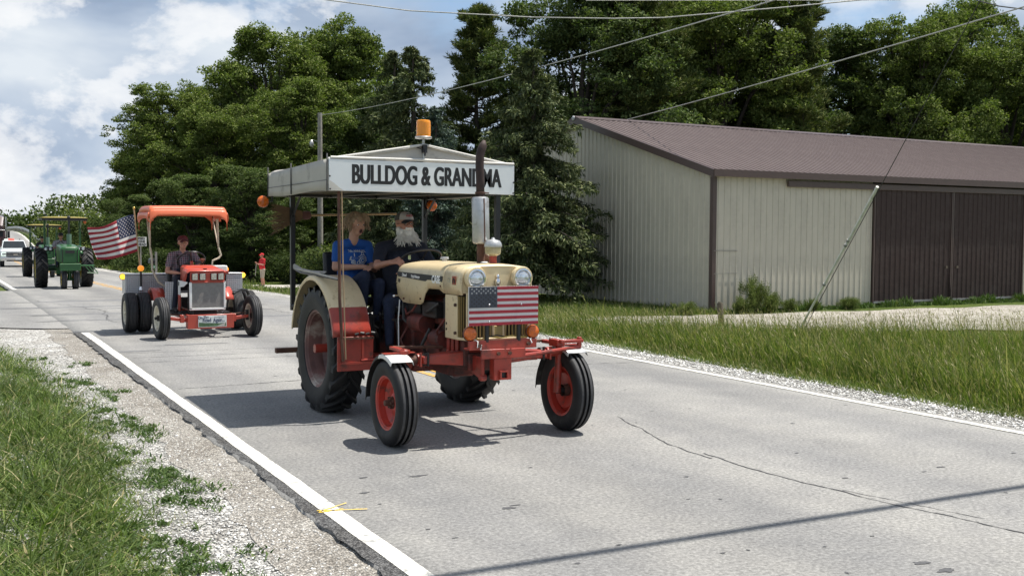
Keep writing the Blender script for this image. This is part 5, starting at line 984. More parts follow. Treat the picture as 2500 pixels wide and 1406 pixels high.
    b = MB(); b.tube([(-.905, y0+.0, zb), (-.905, y0-.03, 1.5), (-.90, y0-.05, 1.1), (-.885, y0-.05, .62)], .006, 6); b.build('post_wire', mat('tan_wire', (.35, .24, .14), .6), T)
    b = MB(); b.bb(.755, .805, y0+.02, y0+.07, 1.28, zb+.01); b.build('front_post', M_blk, T, 0)
    b = MB(); b.bb(.58, .805, y0+.02, y0+.07, 1.22, 1.29); b.build('post_foot', M_blk, T, 0)
    for x in (-.79, .82):
        b = MB(); b.bb(x-.025, x+.025, 1.24, 1.29, .95, zb+.01); b.build('rear_post', M_blk, T, 0)
        b = MB(); b.tube([(x, 1.26, 2.0), (x, .95, zb)], .014, 6); b.build('post_brace', M_blk, T)
    b = MB(); b.tube([(-.8, 1.26, 1.0), (-.3, .4, .9), (.3, .4, .9), (.82, 1.26, 1.0)], .03, 8); b.build('canopy_base_bar', M_blk, T)
    # beacon
    bx, by = xc-.005, y0+.03
    b = MB(); b.cyl((bx, by, zt-.0), (bx, by, zt+.235), .012, n=10); b.build('beacon_stem', M_alu, T)
    b = MB(); b.bb(bx-.02, bx+.02, by-.05, by+.0, zt+.09, zt+.17); b.tube([(bx, by-.05, zt+.12), (bx-.01, by-.06, zt+.06)], .01, 6); b.build('beacon_socket', M_blk, T)
    b = MB(); b.lathe([(.03, zt+.225), (.082, zt+.232), (.086, zt+.245), (.082, zt+.252), (.0, zt+.252)], o=(bx, by, 0), axis='z', n=28); b.build('beacon_base', M_alu, T)
    b = MB(); P = [(.073, zt+.252)]+[(.0725 if k % 2 else .0695, zt+.258+.0095*k) for k in range(15)]+[(.068, zt+.405), (.06, zt+.412), (0, zt+.413)]; b.lathe(P, o=(bx, by, 0), axis='z', n=28); b.build('beacon_dome', M_beacon, T)
    b = MB(); b.cyl((bx, by, zt+.26), (bx, by, zt+.36), .03, n=12); b.build('beacon_reflector', M_chrome, T)
    b = MB(); b.tube([(bx-.02, by-.03, zt+.12), (bx-.1, by+.02, zt+.16), (bx-.14, by+.06, zt+.15)], .005, 5); b.build('beacon_wire', M_tube, T)
    # round amber lamps on arms
    for (x, y, z, ax2) in [(xl-.09, 1.28, 2.165, xl+.02), (.885, 1.22, 2.15, .82)]:
        b = MB(); b.lathe([(0, -.04), (.04, -.036), (.058, -.022), (.066, 0), (.058, .022), (0, .035)], o=(x, y-.02, z), axis='y', n=24); l = b.build('amber_lamp', M_amber, T)
        b = MB(); b.tube([(x+(.05 if x < 0 else -.05), y, z), (ax2, y, z+.01), (ax2, y, zb)], .01, 6); b.build('lamp_arm', M_blk, l)
case_tractor()
# broom hung under the canopy roof
br = thing('corn_broom', 'straw broom hung level under the rear of the tractor canopy', 'broom', (OX-.97, OY+1.33, 2.02))
b = MB(); b.tube([(.34, 0, .0), (1.45, -.02, .03)], .013, 8); b.build('handle', mat('broom_handle_wood', (.40, .26, .12), .6), br)
b = MB(); b.lathe([(.02, .30), (.05, .33), (.045, .40), (.018, .42)], o=(0, 0, 0), axis='x', n=12); b.v = [(x, y*.5, z) for x, y, z in b.v]; b.build('binding', mat('broom_binding', (.14, .06, .05), .8), br)
b = MB()
for i in range(190):
    u = random.uniform(-1, 1); w = random.uniform(-1, 1); L = random.uniform(.27, .36)+(.10 if i % 19 == 0 else 0); b.tube([(.31, w*.02, u*.045), (.18, w*.025, u*.09-.01), (.31-L, w*.03, u*.155-.02-.10*max(0, random.gauss(0, .3)))], [.004, .004, .002], 4, caps=False)
stuff(b.build('bristles', mat('broom_straw', (.20, .12, .065), .9, vary=.3), br))
# ================================================================== people
M_skin = mat('skin', (0.50, 0.27, 0.19), 0.55, vary=0.06, vscale=20, spec=0.4); M_skin_tan = mat('sunburnt_skin', (0.46, 0.225, 0.155), 0.55, vary=0.08, vscale=20, spec=0.4)
M_navy = mat('navy_cotton', (0.014, 0.016, 0.028), 0.9, vary=0.2, vscale=14, bump=0.3, bscale=60); M_jeans = mat('dark_denim', (0.018, 0.026, 0.055), 0.9, vary=0.25, vscale=16, bump=0.3, bscale=120); M_blue = mat('royal_blue_cotton', (0.012, 0.085, 0.34), 0.85, vary=0.12, vscale=12, bump=0.25, bscale=70)
M_shoe = mat('dark_shoe_leather', (0.02, 0.016, 0.014), 0.6); M_redshirt = mat('red_cotton', (0.50, 0.018, 0.025), 0.85, vary=0.1); M_khaki = mat('khaki_cotton', (0.42, 0.36, 0.28), 0.9, vary=0.1); M_greyshirt = mat('charcoal_cotton', (0.03, 0.03, 0.035), 0.9)
M_beard = mat('white_beard', (0.66, 0.63, 0.58), 0.9, vary=0.15, vscale=30); M_hair = mat('ash_blond_hair', (0.30, 0.21, 0.13), 0.55, vary=0.35, vscale=30); M_hairdk = mat('brown_hair', (0.05, 0.035, 0.025), 0.6, vary=0.3)
M_eye = mat('eye_dark', (0.02, 0.015, 0.012), 0.2); M_eyew = mat('eye_white', (0.55, 0.52, 0.50), 0.3); M_mouth = mat('mouth_dark', (0.035, 0.008, 0.008), 0.5); M_lip = mat('lips', (0.36, 0.13, 0.11), 0.5)
def plaid(name, c0, c1, c2):
    m, N, L, b = wmat(name); tc = N.new('ShaderNodeTexCoord').outputs['Object']; c = c0
    for (ax, sc, col, amt) in (('X', 4.2, c1, 0.7), ('Z', 4.2, c1, 0.7), ('X', 8.4, c2, 0.6), ('Z', 8.4, c2, 0.6)):
        w = N.new('ShaderNodeTexWave'); w.bands_direction = ax; w.inputs['Scale'].default_value = sc; w.inputs['Distortion'].default_value = 0.6; w.inputs['Detail'].default_value = 1; L.new(tc, w.inputs['Vector'])
        f = ramp(N, L, w.outputs['Fac'], [(0.55, g3(0)), (0.75, g3(amt))]); c = mixc(N, L, c, col, f)
    L.new(c, b.inputs['Base Color']); b.inputs['Roughness'].default_value = 0.9; return m
M_plaid = plaid('red_plaid_flannel', (0.11, 0.035, 0.05), (0.035, 0.03, 0.045), (0.32, 0.26, 0.28)); M_check = plaid('grey_check_cotton', (0.22, 0.20, 0.21), (0.06, 0.05, 0.06), (0.5, 0.47, 0.47))
def capsule(b, p0, p1, r0, r1=None, n=12):
    r1 = r0 if r1 is None else r1; p0, p1 = Vector(p0), Vector(p1); d = p1-p0
    if d.length < 1e-4: return b.sphere(p0, r0, n, 8)
    d.normalize(); P = []; Rr = []
    for k in range(5): a = math.pi/2*(1-k/4); P.append(p0-d*r0*math.sin(a)); Rr.append(max(r0*math.cos(a), 1e-3))
    for k in range(5): a = math.pi/2*k/4; P.append(p1+d*r1*math.sin(a)); Rr.append(max(r1*math.cos(a), 1e-3))
    return b.tube(P, Rr, n)
def head_frame(turn, nod, tilt=0): return Euler((R(-nod), R(tilt), R(turn))).to_matrix()   # faces -y; turn>0 = towards its own left (+x)
def hand_caps(w, d, pn, side, curl, r=0.0092):
    # w wrist, d direction of the hand, pn palm normal; side: axis sign of the thumb
    d = Vector(d).normalized(); pn = Vector(pn); pn = (pn-d*pn.dot(d)).normalized(); sx = d.cross(pn)*side; C = []; w = Vector(w)
    for o in (-.03, -.01, .01, .03): C.append((w+sx*o*.6, w+d*.082+sx*o, .017, .0135))
    for i, (o, L) in enumerate(zip((.034, .012, -.011, -.032), (.070, .078, .072, .058))):
        b0 = w+d*.086+sx*o; a1 = R(curl*.7); a2 = R(curl*1.7); d1 = d*math.cos(a1)+pn*math.sin(a1); d2 = d*math.cos(a2)+pn*math.sin(a2); m = b0+d1*L*.5; C += [(b0, m, r, r*.95), (m, m+d2*L*.5, r*.95, r*.8)]
    t0 = w+d*.025+sx*.034; t1 = t0+(d*.55+sx*.75+pn*.15).normalized()*.042; C += [(t0, t1, .0125, .011), (t1, t1+(d*.8+sx*.1+pn*(.2+curl/90)).normalized()*.032, .0105, .009)]
    return C
def figure(label, origin, J, pal, head=(0, 0, 0), rz=0.0, vox=0.008, sleeve=0.6, hands=None, build=1.0, shorts=None, group=None, cat='person'):
    V = lambda k: Vector(J[k]); S, P, K, SH = 'shirt', 'pants', 'skin', 'shoe'; C = []; hd = V('head'); HF = head_frame(*head); bw = build
    def add(p0, p1, r0, r1, m): C.append((Vector(p0), Vector(p1), r0, r1, m))
    for s, sg in (('L', 1), ('R', -1)):
        sh, el, wr = V('sh'+s), V('el'+s), V('wr'+s); mid = sh.lerp(el, sleeve) if sleeve < 1 else el
        add(sh, mid, .062*bw, .056*bw, S); add(sh.lerp(el, min(sleeve, 1)-.06 if sleeve < 1 else .95), el, .042, .039, K if sleeve < 1 else S); add(el, wr, .040, .026, K)
        hp, kn, an, to = V('hip'+s), V('kn'+s), V('an'+s), V('toe'+s); add(hp, kn, .088*bw, .062, P)
        if shorts is not None: add(kn.lerp(hp, .2), kn, .066, .058, P); add(kn, kn.lerp(an, .45), .048, .052, K); add(kn.lerp(an, .45), an, .052, .034, K)
        else: add(kn, an, .061, .046, P)
        add(an+Vector((0, 0, -.03)), to, .042, .034, SH); add(V('neck')+Vector((0, .01, -.06)), sh, .056*bw, .060*bw, S)
        ch, be, pe = V('chest'), V('belly'), V('pelvis'); ax = (V('shL')-V('shR')).normalized()*sg
        add(ch+ax*.075*bw, be+ax*.07*bw, .105*bw, .105*bw, S); add(be+ax*.07*bw, pe+ax*.06*bw, .105*bw, .105*bw, S); add(pe+ax*.06*bw+Vector((0, 0, -.03)), hp, .10*bw, .095*bw, P)
    add(V('chest'), V('belly'), .115*bw, .12*bw, S); add(V('neck')+Vector((0, 0, -.05)), hd+HF @ Vector((0, .02, -.05)), .053, .050, K)
    for (a, c, r0, r1) in [((0, .012, .022), (0, .012, .022), .088, .088), ((0, -.02, .03), (0, .03, .03), .078, .082), ((0, -.028, -.03), (0, -.02, .0), .064, .07), ((0, -.05, -.078), (0, -.03, -.05), .038, .052), ((0, -.088, .008), (0, -.106, -.024), .010, .014), ((-.032, -.083, .026), (.032, -.083, .026), .014, .014), ((-.036, -.066, -.03), (.036, -.066, -.03), .026, .026), ((-.016, -.085, -.057), (.016, -.085, -.057), .010, .010), ((-.084, .005, .0), (-.082, 0, -.03), .016, .012), ((.084, .005, .0), (.082, 0, -.03), .016, .012)]:
        add(hd+HF @ Vector(a), hd+HF @ Vector(c), r0, r1, K)
    for s in ('L', 'R'):
        h = (hands or {}).get(s)
        if h is None: d = V('wr'+s)-V('el'+s); h = (d, Vector((0, 0, -1)) if abs(d.normalized().z) < .8 else Vector((0, -1, 0)), 30)
        for (a, c, r0, r1) in hand_caps(V('wr'+s), h[0], h[1], -1 if s == 'L' else 1, h[2]): add(a, c, r0, r1, K)
    b = MB()
    for (a, c, r0, r1, m) in C: capsule(b, a, c, r0, r1, 12)
    o = b.build('person', M_skin, None, 0); md = o.modifiers.new('r', 'REMESH'); md.mode = 'VOXEL'; md.voxel_size = vox; sm = o.modifiers.new('s', 'SMOOTH'); sm.factor = .5; sm.iterations = 3 if vox < .01 else 1
    dg = bpy.context.evaluated_depsgraph_get(); me = bpy.data.meshes.new_from_object(o.evaluated_get(dg)); old = o.data; o.modifiers.clear(); o.data = me; bpy.data.meshes.remove(old)
    keys = [K, S, P, SH]; me.materials.clear()
    for k in keys: me.materials.append(pal[k])
    n = len(me.polygons); ctr = np.zeros(n*3); me.polygons.foreach_get('center', ctr); ctr = ctr.reshape(-1, 3); best = np.full(n, 1e9); idx = np.zeros(n, int)
    for (a, c, r0, r1, m) in C:
        A = np.array(a); D = np.array(c)-A; L2 = max(D @ D, 1e-9); t = np.clip(((ctr-A) @ D)/L2, 0, 1); d = np.linalg.norm(ctr-A-t[:, None]*D, axis=1)-(r0+(r1-r0)*t); u = d < best; best[u] = d[u]; idx[u] = keys.index(m)
    me.polygons.foreach_set('material_index', idx.astype(np.int32)); me.polygons.foreach_set('use_smooth', np.ones(n, bool)); me.update()
    o.location = origin; o.rotation_euler = (0, 0, R(rz)); tag(o, label, cat, group)
    def part(name, bb, m, smooth=50, **k): bb.v = [tuple(hd+HF @ Vector(v)) for v in bb.v]; return bb.build(name, m, o, smooth, **k)
    for sx in (-1, 1):
        b = MB(); b.sphere((sx*.032, -.084, .004), (.013, .008, .008), 10, 6); part('eye', b, M_eyew); b = MB(); b.sphere((sx*.032, -.0905, .004), (.006, .004, .006), 8, 6); part('pupil', b, M_eye)
    return o, hd, HF, part
def make_cap(part, m, front_m=None, brim_m=None, text=None):
    b = MB(); V = []; n = 24; k = 7
    for i in range(k+1):
        t = math.pi/2*i/k
        for j in range(n): a = 2*math.pi*j/n; V.append((.099*math.cos(a)*math.cos(t)**.8, .005+.112*math.sin(a)*math.cos(t)**.8, .045+.092*math.sin(t)))
    F = [(i*n+j, i*n+(j+1) % n, (i+1)*n+(j+1) % n, (i+1)*n+j) for i in range(k) for j in range(n)]; b.add(V, F); b.m = [1 if (front_m and 14 <= j <= 21) else 0 for i in range(k) for j in range(n)]; part('cap', b, [m, front_m or m])
    b = MB(); b.grid(lambda u, v: Vector(((u*2-1)*.085*(1-.25*v*v), -.085-.095*v*(1-.55*(u*2-1)**2), .048-.022*v-.03*(u*2-1)**2)), 12, 6); part('cap_brim', b, brim_m or m, solid=.005)
# ---- driver of the cream tractor
def bearded_driver():
    J = dict(head=(0, -.10, 1.915), neck=(0, -.04, 1.78), chest=(0, .0, 1.52), belly=(0, -.05, 1.28), pelvis=(0, .05, 1.15), shL=(.225, -.01, 1.665), shR=(-.225, -.01, 1.665), elL=(.34, -.14, 1.42), elR=(-.335, -.18, 1.49), wrL=(.27, -.38, 1.46), wrR=(-.275, -.44, 1.535),
        hipL=(.11, -.02, 1.10), hipR=(-.12, -.02, 1.10), knL=(.26, -.46, 1.10), knR=(-.30, -.42, 1.12), anL=(.30, -.62, .72), anR=(-.34, -.55, .72), toeL=(.30, -.80, .66), toeR=(-.35, -.74, .66))
    o, hd, HF, part = figure('bearded man in navy shirt and cap driving the cream tractor', (OX+.01, OY, 0), J, dict(skin=M_skin_tan, shirt=M_navy, pants=M_jeans, shoe=M_shoe), (6, 4, 0), 0, .007, .62, {'R': (Vector((.30, -.75, .12)), Vector((.5, .1, -.6)), 52), 'L': (Vector((-.45, -.8, .2)), Vector((-.3, .1, -.7)), 60)}, 1.18)
    b = MB(); r = np.random.default_rng(5)
    for (a, c, r0, r1) in [((0, -.055, -.10), (0, -.06, -.16), .055, .035), ((-.05, -.03, -.085), (-.035, -.045, -.15), .045, .03), ((.05, -.03, -.085), (.035, -.045, -.15), .045, .03), ((-.075, -.005, -.05), (-.07, -.01, -.10), .03, .03), ((.075, -.005, -.05), (.07, -.01, -.10), .03, .03), ((-.03, -.092, -.045), (.03, -.092, -.045), .012, .012)]: capsule(b, a, c, r0, r1, 12)
    bd = part('beard', b, M_beard); md = bd.modifiers.new('r', 'REMESH'); md.mode = 'VOXEL'; md.voxel_size = .008
    b = MB()
    for i in range(330):
        a = r.uniform(-1.5, 1.5); z0 = r.uniform(-.13, -.05); p0 = Vector((.08*math.sin(a), -.02-.06*math.cos(a), z0)); d = Vector((math.sin(a)*.5+r.normal(0, .18)+.15, -.25*math.cos(a)+r.normal(0, .15), -1)).normalized(); L = r.uniform(.05, .13); b.tube([p0, p0+d*L*.5, p0+d*L+Vector((.012*r.normal(), .01*r.normal(), .006))], [.0045, .004, .0015], 4, caps=False)
    stuff(part('beard_strands', b, M_beard))
    make_cap(part, mat('charcoal_cap', (.09, .08, .075), .9), mat('pale_cap_front', (.42, .39, .36), .9), mat('black_cap_brim', (.02, .02, .022), .8))
    for (tx, z, sz, mm) in [('PARTS', .083, .026, M_fred), ('SERVICE', .103, .014, M_black)]:
        t = text_part(tx, sz, mm, None, 'cap_lettering', (0, 0, 0), (0, 0, 0), .0012, 1, .0005); M = Matrix.Translation(hd) @ HF.to_4x4() @ Matrix.Translation((0, -.112+(.010 if z > .09 else 0), z)) @ Euler((R(78 if z < .09 else 62), 0, 0)).to_matrix().to_4x4(); t.data.transform(M); t.parent = o
        for v in t.data.vertices: pass
    b = MB()
    for sx in (-1, 1): b.tube([(sx*.034+.024*math.cos(a), -.102+.004*abs(math.cos(a)), .002+.017*math.sin(a)) for a in [2*math.pi*k/16 for k in range(17)]], .0025, 5, caps=False)
    b.tube([(-.01, -.106, .006), (.01, -.106, .006)], .0025, 5)
    for sx in (-1, 1): b.tube([(sx*.058, -.098, .006), (sx*.086, -.03, .008), (sx*.088, .01, .004)], .0025, 5)
    stuff(part('spectacles', b, mat('brown_spectacle_frame', (.10, .03, .02), .4)))
    b = MB(); b.sphere((0, -.093, -.064), (.022, .006, .006), 10, 6); part('mouth', b, mat('smile', (.5, .40, .36), .5))
    b = MB(); b.bb(.02, .05, -.155, -.15, 1.55, 1.60); b.build('clip', M_chrome, o)
    return o
bearded_driver()
def woman():
    ox, oy = OX-.41, OY+.32
    J = dict(head=(.02, -.05, 1.915), neck=(0, -.01, 1.785), chest=(0, .02, 1.56), belly=(0, .03, 1.35), pelvis=(0, .08, 1.24), shL=(.165, .01, 1.69), shR=(-.165, .01, 1.69), elL=(.21, -.08, 1.44), elR=(-.20, -.02, 1.46), wrL=(.13, -.26, 1.46), wrR=(.05, -.22, 1.47),
        hipL=(.09, .02, 1.20), hipR=(-.09, .02, 1.20), knL=(.15, -.40, 1.30), knR=(.0, -.36, 1.38), anL=(.12, -.40, .92), anR=(-.02, -.34, .98), toeL=(.12, -.56, .86), toeR=(-.02, -.50, .92))
    o, hd, HF, part = figure('woman with windblown hair in blue T-shirt behind the driver', (ox, oy, 0), J, dict(skin=M_skin, shirt=M_blue, pants=M_jeans, shoe=M_shoe), (15, -6, 0), 0, .007, .62, {'R': (Vector((.8, -.45, .05)), Vector((0, 0, -1)), 25), 'L': (Vector((-.6, -.6, .05)), Vector((0, 0, -1)), 25)}, .92)
    b = MB(); r = np.random.default_rng(3)
    V = []; n = 22; k = 8
    for i in range(k+1):
        t = -.55+(math.pi/2+.55)*i/k
        for j in range(n):
            a = 2*math.pi*j/n; front = max(0, -math.sin(a)); z = .025+.103*math.sin(t); z = max(z, .045*front+(-.075)*(1-front)); V.append((.101*math.cos(a)*max(.05, math.cos(t)), .02+.106*math.sin(a)*max(.05, math.cos(t)), z+.01))
    b.add(V, [(i*n+j, i*n+(j+1) % n, (i+1)*n+(j+1) % n, (i+1)*n+j) for i in range(k) for j in range(n)]); part('hair', b, M_hair)
    b = MB()
    for i in range(420):
        a = r.uniform(-.55, math.pi+.55); e = r.uniform(.1, 1.5); p0 = Vector((.097*math.cos(a)*math.cos(e), .02+.10*math.sin(a)*math.cos(e), .035+.10*math.sin(e))); out = Vector((math.cos(a), math.sin(a), 0)); L = r.uniform(.06, .15); w = Vector((.25, .1, 0))*r.uniform(0, 1)
        P = [p0, p0+out*.03+Vector((0, 0, -.35*L))+w*.04, p0+out*(.035+r.uniform(-.015, .035))+Vector((0, 0, -.8*L))+w*.12, p0+out*(.03+r.uniform(-.02, .055))+Vector((0, 0, -L))+w*.22]; b.tube(P, [.005, .0055, .0045, .0015], 4, caps=False)
    for i in range(60): x = r.uniform(-.07, .08); b.tube([(x, -.05, .125), (x*1.1+.01, -.095, .085), (x*1.15+.02, -.102, .04+.01*r.normal())], [.005, .005, .002], 4, caps=False)
    stuff(part('hair_strands', b, M_hair))
    b = MB(); b.sphere((0, -.088, -.062), (.017, .012, .020), 12, 8); part('mouth', b, M_mouth); b = MB(); b.tube([(.02*math.cos(a), -.097+.006*abs(math.cos(a)), -.062+.023*math.sin(a)) for a in [2*math.pi*k/16 for k in range(17)]], .004, 6, caps=False); part('lips', b, M_lip)
    # print on the shirt: lettering and a tractor in outline, pressed onto the cloth
    M_print = mat('white_shirt_print', (.58, .60, .62), .8); b = MB(); c = Vector((.03, -.30, 1.545))
    def ring(x, z, r_, n=18, w=.005): b.tube([c+Vector((x+r_*math.cos(a), 0, z+r_*math.sin(a))) for a in [2*math.pi*k/n for k in range(n+1)]], w, 4, caps=False)
    def ln(P, w=.005): b.tube([c+Vector((x, 0, z)) for x, z in P], w, 4)
    ring(.055, -.01, .036); ring(.055, -.01, .018); ring(-.05, -.028, .022); ring(-.05, -.028, .010); ring(.005, -.034, .016)
    ln([(-.08, .03), (.02, .03), (.025, .0), (-.08, -.005), (-.08, .03)]); ln([(-.085, .02), (-.09, -.01)]); ln([(-.04, .03), (-.04, .068)], .006); ln([(.02, .03), (.035, .045), (.075, .045), (.095, .02), (.10, -.02)]); ln([(.045, .05), (.045, .075), (.07, .07), (.068, .045)])
    for k in range(4): ln([(-.07+.022*k, .024), (-.07+.022*k, .002)], .0025)
    pr = b.build('shirt_print', M_print, o, 0); stuff(pr); md = pr.modifiers.new('wrap', 'SHRINKWRAP'); md.target = o; md.wrap_method = 'PROJECT'; md.use_project_y = True; md.use_positive_direction = True; md.use_negative_direction = False; md.offset = .004; md.project_limit = .5
    t = text_part('7th ANNUAL', .034, M_print, o, 'shirt_lettering', (0, 0, 0), (0, 0, 0), .0012, 1.0, 0); t.data.transform(Matrix.Translation((.03, -.30, 1.632)) @ Euler((R(90), 0, 0)).to_matrix().to_4x4()); md = t.modifiers.new('wrap', 'SHRINKWRAP'); md.target = o; md.wrap_method = 'PROJECT'; md.use_project_y = True; md.use_positive_direction = True; md.use_negative_direction = False; md.offset = .004; md.project_limit = .5
woman()
def sit(**k):
    # seated figure facing -y with the seat top at z=0, hips at the origin
    J = dict(head=(0, -.04, .74), neck=(0, 0, .61), chest=(0, .02, .38), belly=(0, .0, .18), pelvis=(0, .05, .08), shL=(.20, .0, .51), shR=(-.20, .0, .51), elL=(.28, -.10, .28), elR=(-.28, -.10, .28), wrL=(.22, -.32, .32), wrR=(-.22, -.32, .32), hipL=(.10, 0, .06), hipR=(-.10, 0, .06), knL=(.18, -.42, .08), knR=(-.18, -.42, .08), anL=(.19, -.50, -.32), anR=(-.19, -.50, -.32), toeL=(.19, -.68, -.37), toeR=(-.19, -.68, -.37)); J.update(k); return J
# ---- driver of the orange tractor
o, hd, HF, part = figure('man in plaid shirt and cap steering the orange tractor', (3.90, 20.40, .87), sit(wrL=(.27, -.40, .42), elL=(.30, -.16, .30), wrR=(-.14, -.36, .20), elR=(-.30, -.12, .22), anL=(.19, -.52, -.36), anR=(-.24, -.48, -.40), toeL=(.19, -.70, -.43), toeR=(-.24, -.66, -.46)), dict(skin=M_skin_tan, shirt=M_plaid, pants=M_navy, shoe=M_shoe), (4, 2, 0), 0, .010, .62, None, 1.08)
make_cap(part, mat('maroon_cap', (.085, .018, .022), .85)); b = MB()
for sx in (-1, 1): b.tube([(sx*.075, -.125, .12), (sx*.085, -.135, .3), (sx*.10, -.11, .47), (sx*.10, -.02, .56)], .02, 6, flat=.4)
stuff(b.build('braces', M_black, o))
b = MB(); b.grid(lambda u, v: Vector((-.14+.28*u, -.135-.012*math.sin(math.pi*u), .02+.26*v)), 6, 6); b.build('overall_bib', M_navy, o, solid=.008)
b = MB(); b.sphere((0, -.093, -.060), (.02, .005, .006), 8, 6); part('mouth', b, M_lip)
# ---- bystander in red
p = atZ(641, 690, -.97); stand = dict(head=(0, -.03, 1.66), neck=(0, .0, 1.53), chest=(0, .0, 1.28), belly=(0, -.04, 1.08), pelvis=(0, .0, .96), shL=(.20, .01, 1.44), shR=(-.20, .01, 1.44), elL=(.24, -.06, 1.16), elR=(-.24, -.08, 1.16), wrL=(.12, -.28, 1.22), wrR=(-.10, -.30, 1.28), hipL=(.10, 0, .90), hipR=(-.10, 0, .90), knL=(.11, -.02, .50), knR=(-.11, .0, .50), anL=(.12, .03, .10), anR=(-.12, .03, .10), toeL=(.13, -.15, .045), toeR=(-.13, -.15, .045))
o, hd, HF, part = figure('person in red shirt, red cap and khaki shorts standing by the drive', (p.x, p.y, gzf(p.x, p.y)-.03), stand, dict(skin=M_skin_tan, shirt=M_redshirt, pants=M_khaki, shoe=M_shoe), (0, 6, 0), -78, .014, .62, None, 1.12, shorts=1)
make_cap(part, M_redshirt)
st = thing('walking_stick', 'pale stick held by the person in red', 'stick', (p.x, p.y, gzf(p.x, p.y))); b = MB(); b.tube([(-.36, .12, .55), (-.30, .10, 1.25)], .018, 8); b.build('shaft', mat('pale_wood', (.45, .42, .36), .7), st)
# ================================================================== orange tractor with dual rear tyres
M_orange = mat('orange_red_paint', (0.42, 0.058, 0.034), 0.38, vary=0.08, vscale=4, coat=0.2); M_shell = mat('orange_fibreglass', (0.66, 0.145, 0.06), 0.45, vary=0.04, coat=0.1); M_post = mat('pale_tan_tube', (0.48, 0.42, 0.32), 0.5, vary=0.15); M_led = mat('led_lens', (0.55, 0.53, 0.45), 0.2, vary=0.3, vscale=40)
M_ylamp = mat('lit_yellow_marker', (0.9, 0.7, 0.05), 0.3, emit=(1.0, 0.72, 0.05), emit_s=0.9); M_alamp = mat('lit_amber_marker', (0.9, 0.3, 0.02), 0.3, emit=(1.0, 0.32, 0.03), emit_s=0.5)
def diamond():
    m, N, L, b = wmat('diamond_plate'); tc = N.new('ShaderNodeTexCoord').outputs['Object']; mp = N.new('ShaderNodeMapping'); mp.inputs['Rotation'].default_value = (R(45), R(45), R(45)); L.new(tc, mp.inputs[0])
    v = N.new('ShaderNodeTexVoronoi'); v.distance = 'MANHATTAN'; v.inputs['Scale'].default_value = 26; v.inputs['Randomness'].default_value = 0; L.new(tc, v.inputs['Vector'])
    L.new(ramp(N, L, v.outputs['Distance'], [(0.25, (0.78, 0.78, 0.78)), (0.6, (0.42, 0.42, 0.43))]), b.inputs['Base Color']); b.inputs['Metallic'].default_value = 0.3; b.inputs['Roughness'].default_value = 0.38
    bp = N.new('ShaderNodeBump'); bp.inputs['Strength'].default_value = 0.6; bp.inputs['Distance'].default_value = 0.01; bp.invert = True; L.new(v.outputs['Distance'], bp.inputs['Height']); L.new(bp.outputs[0], b.inputs['Normal']); return m
M_diamond = diamond(); M_mesh = mat('grey_radiator_screen', (0.21, 0.205, 0.195), 0.7, 0.2, vary=0.12, vscale=25, bump=0.5, bscale=300)
U = thing('dual_wheel_tractor', 'small orange tractor with dual rear tyres and orange shell canopy', 'tractor', (4.03, 20.40, 0))
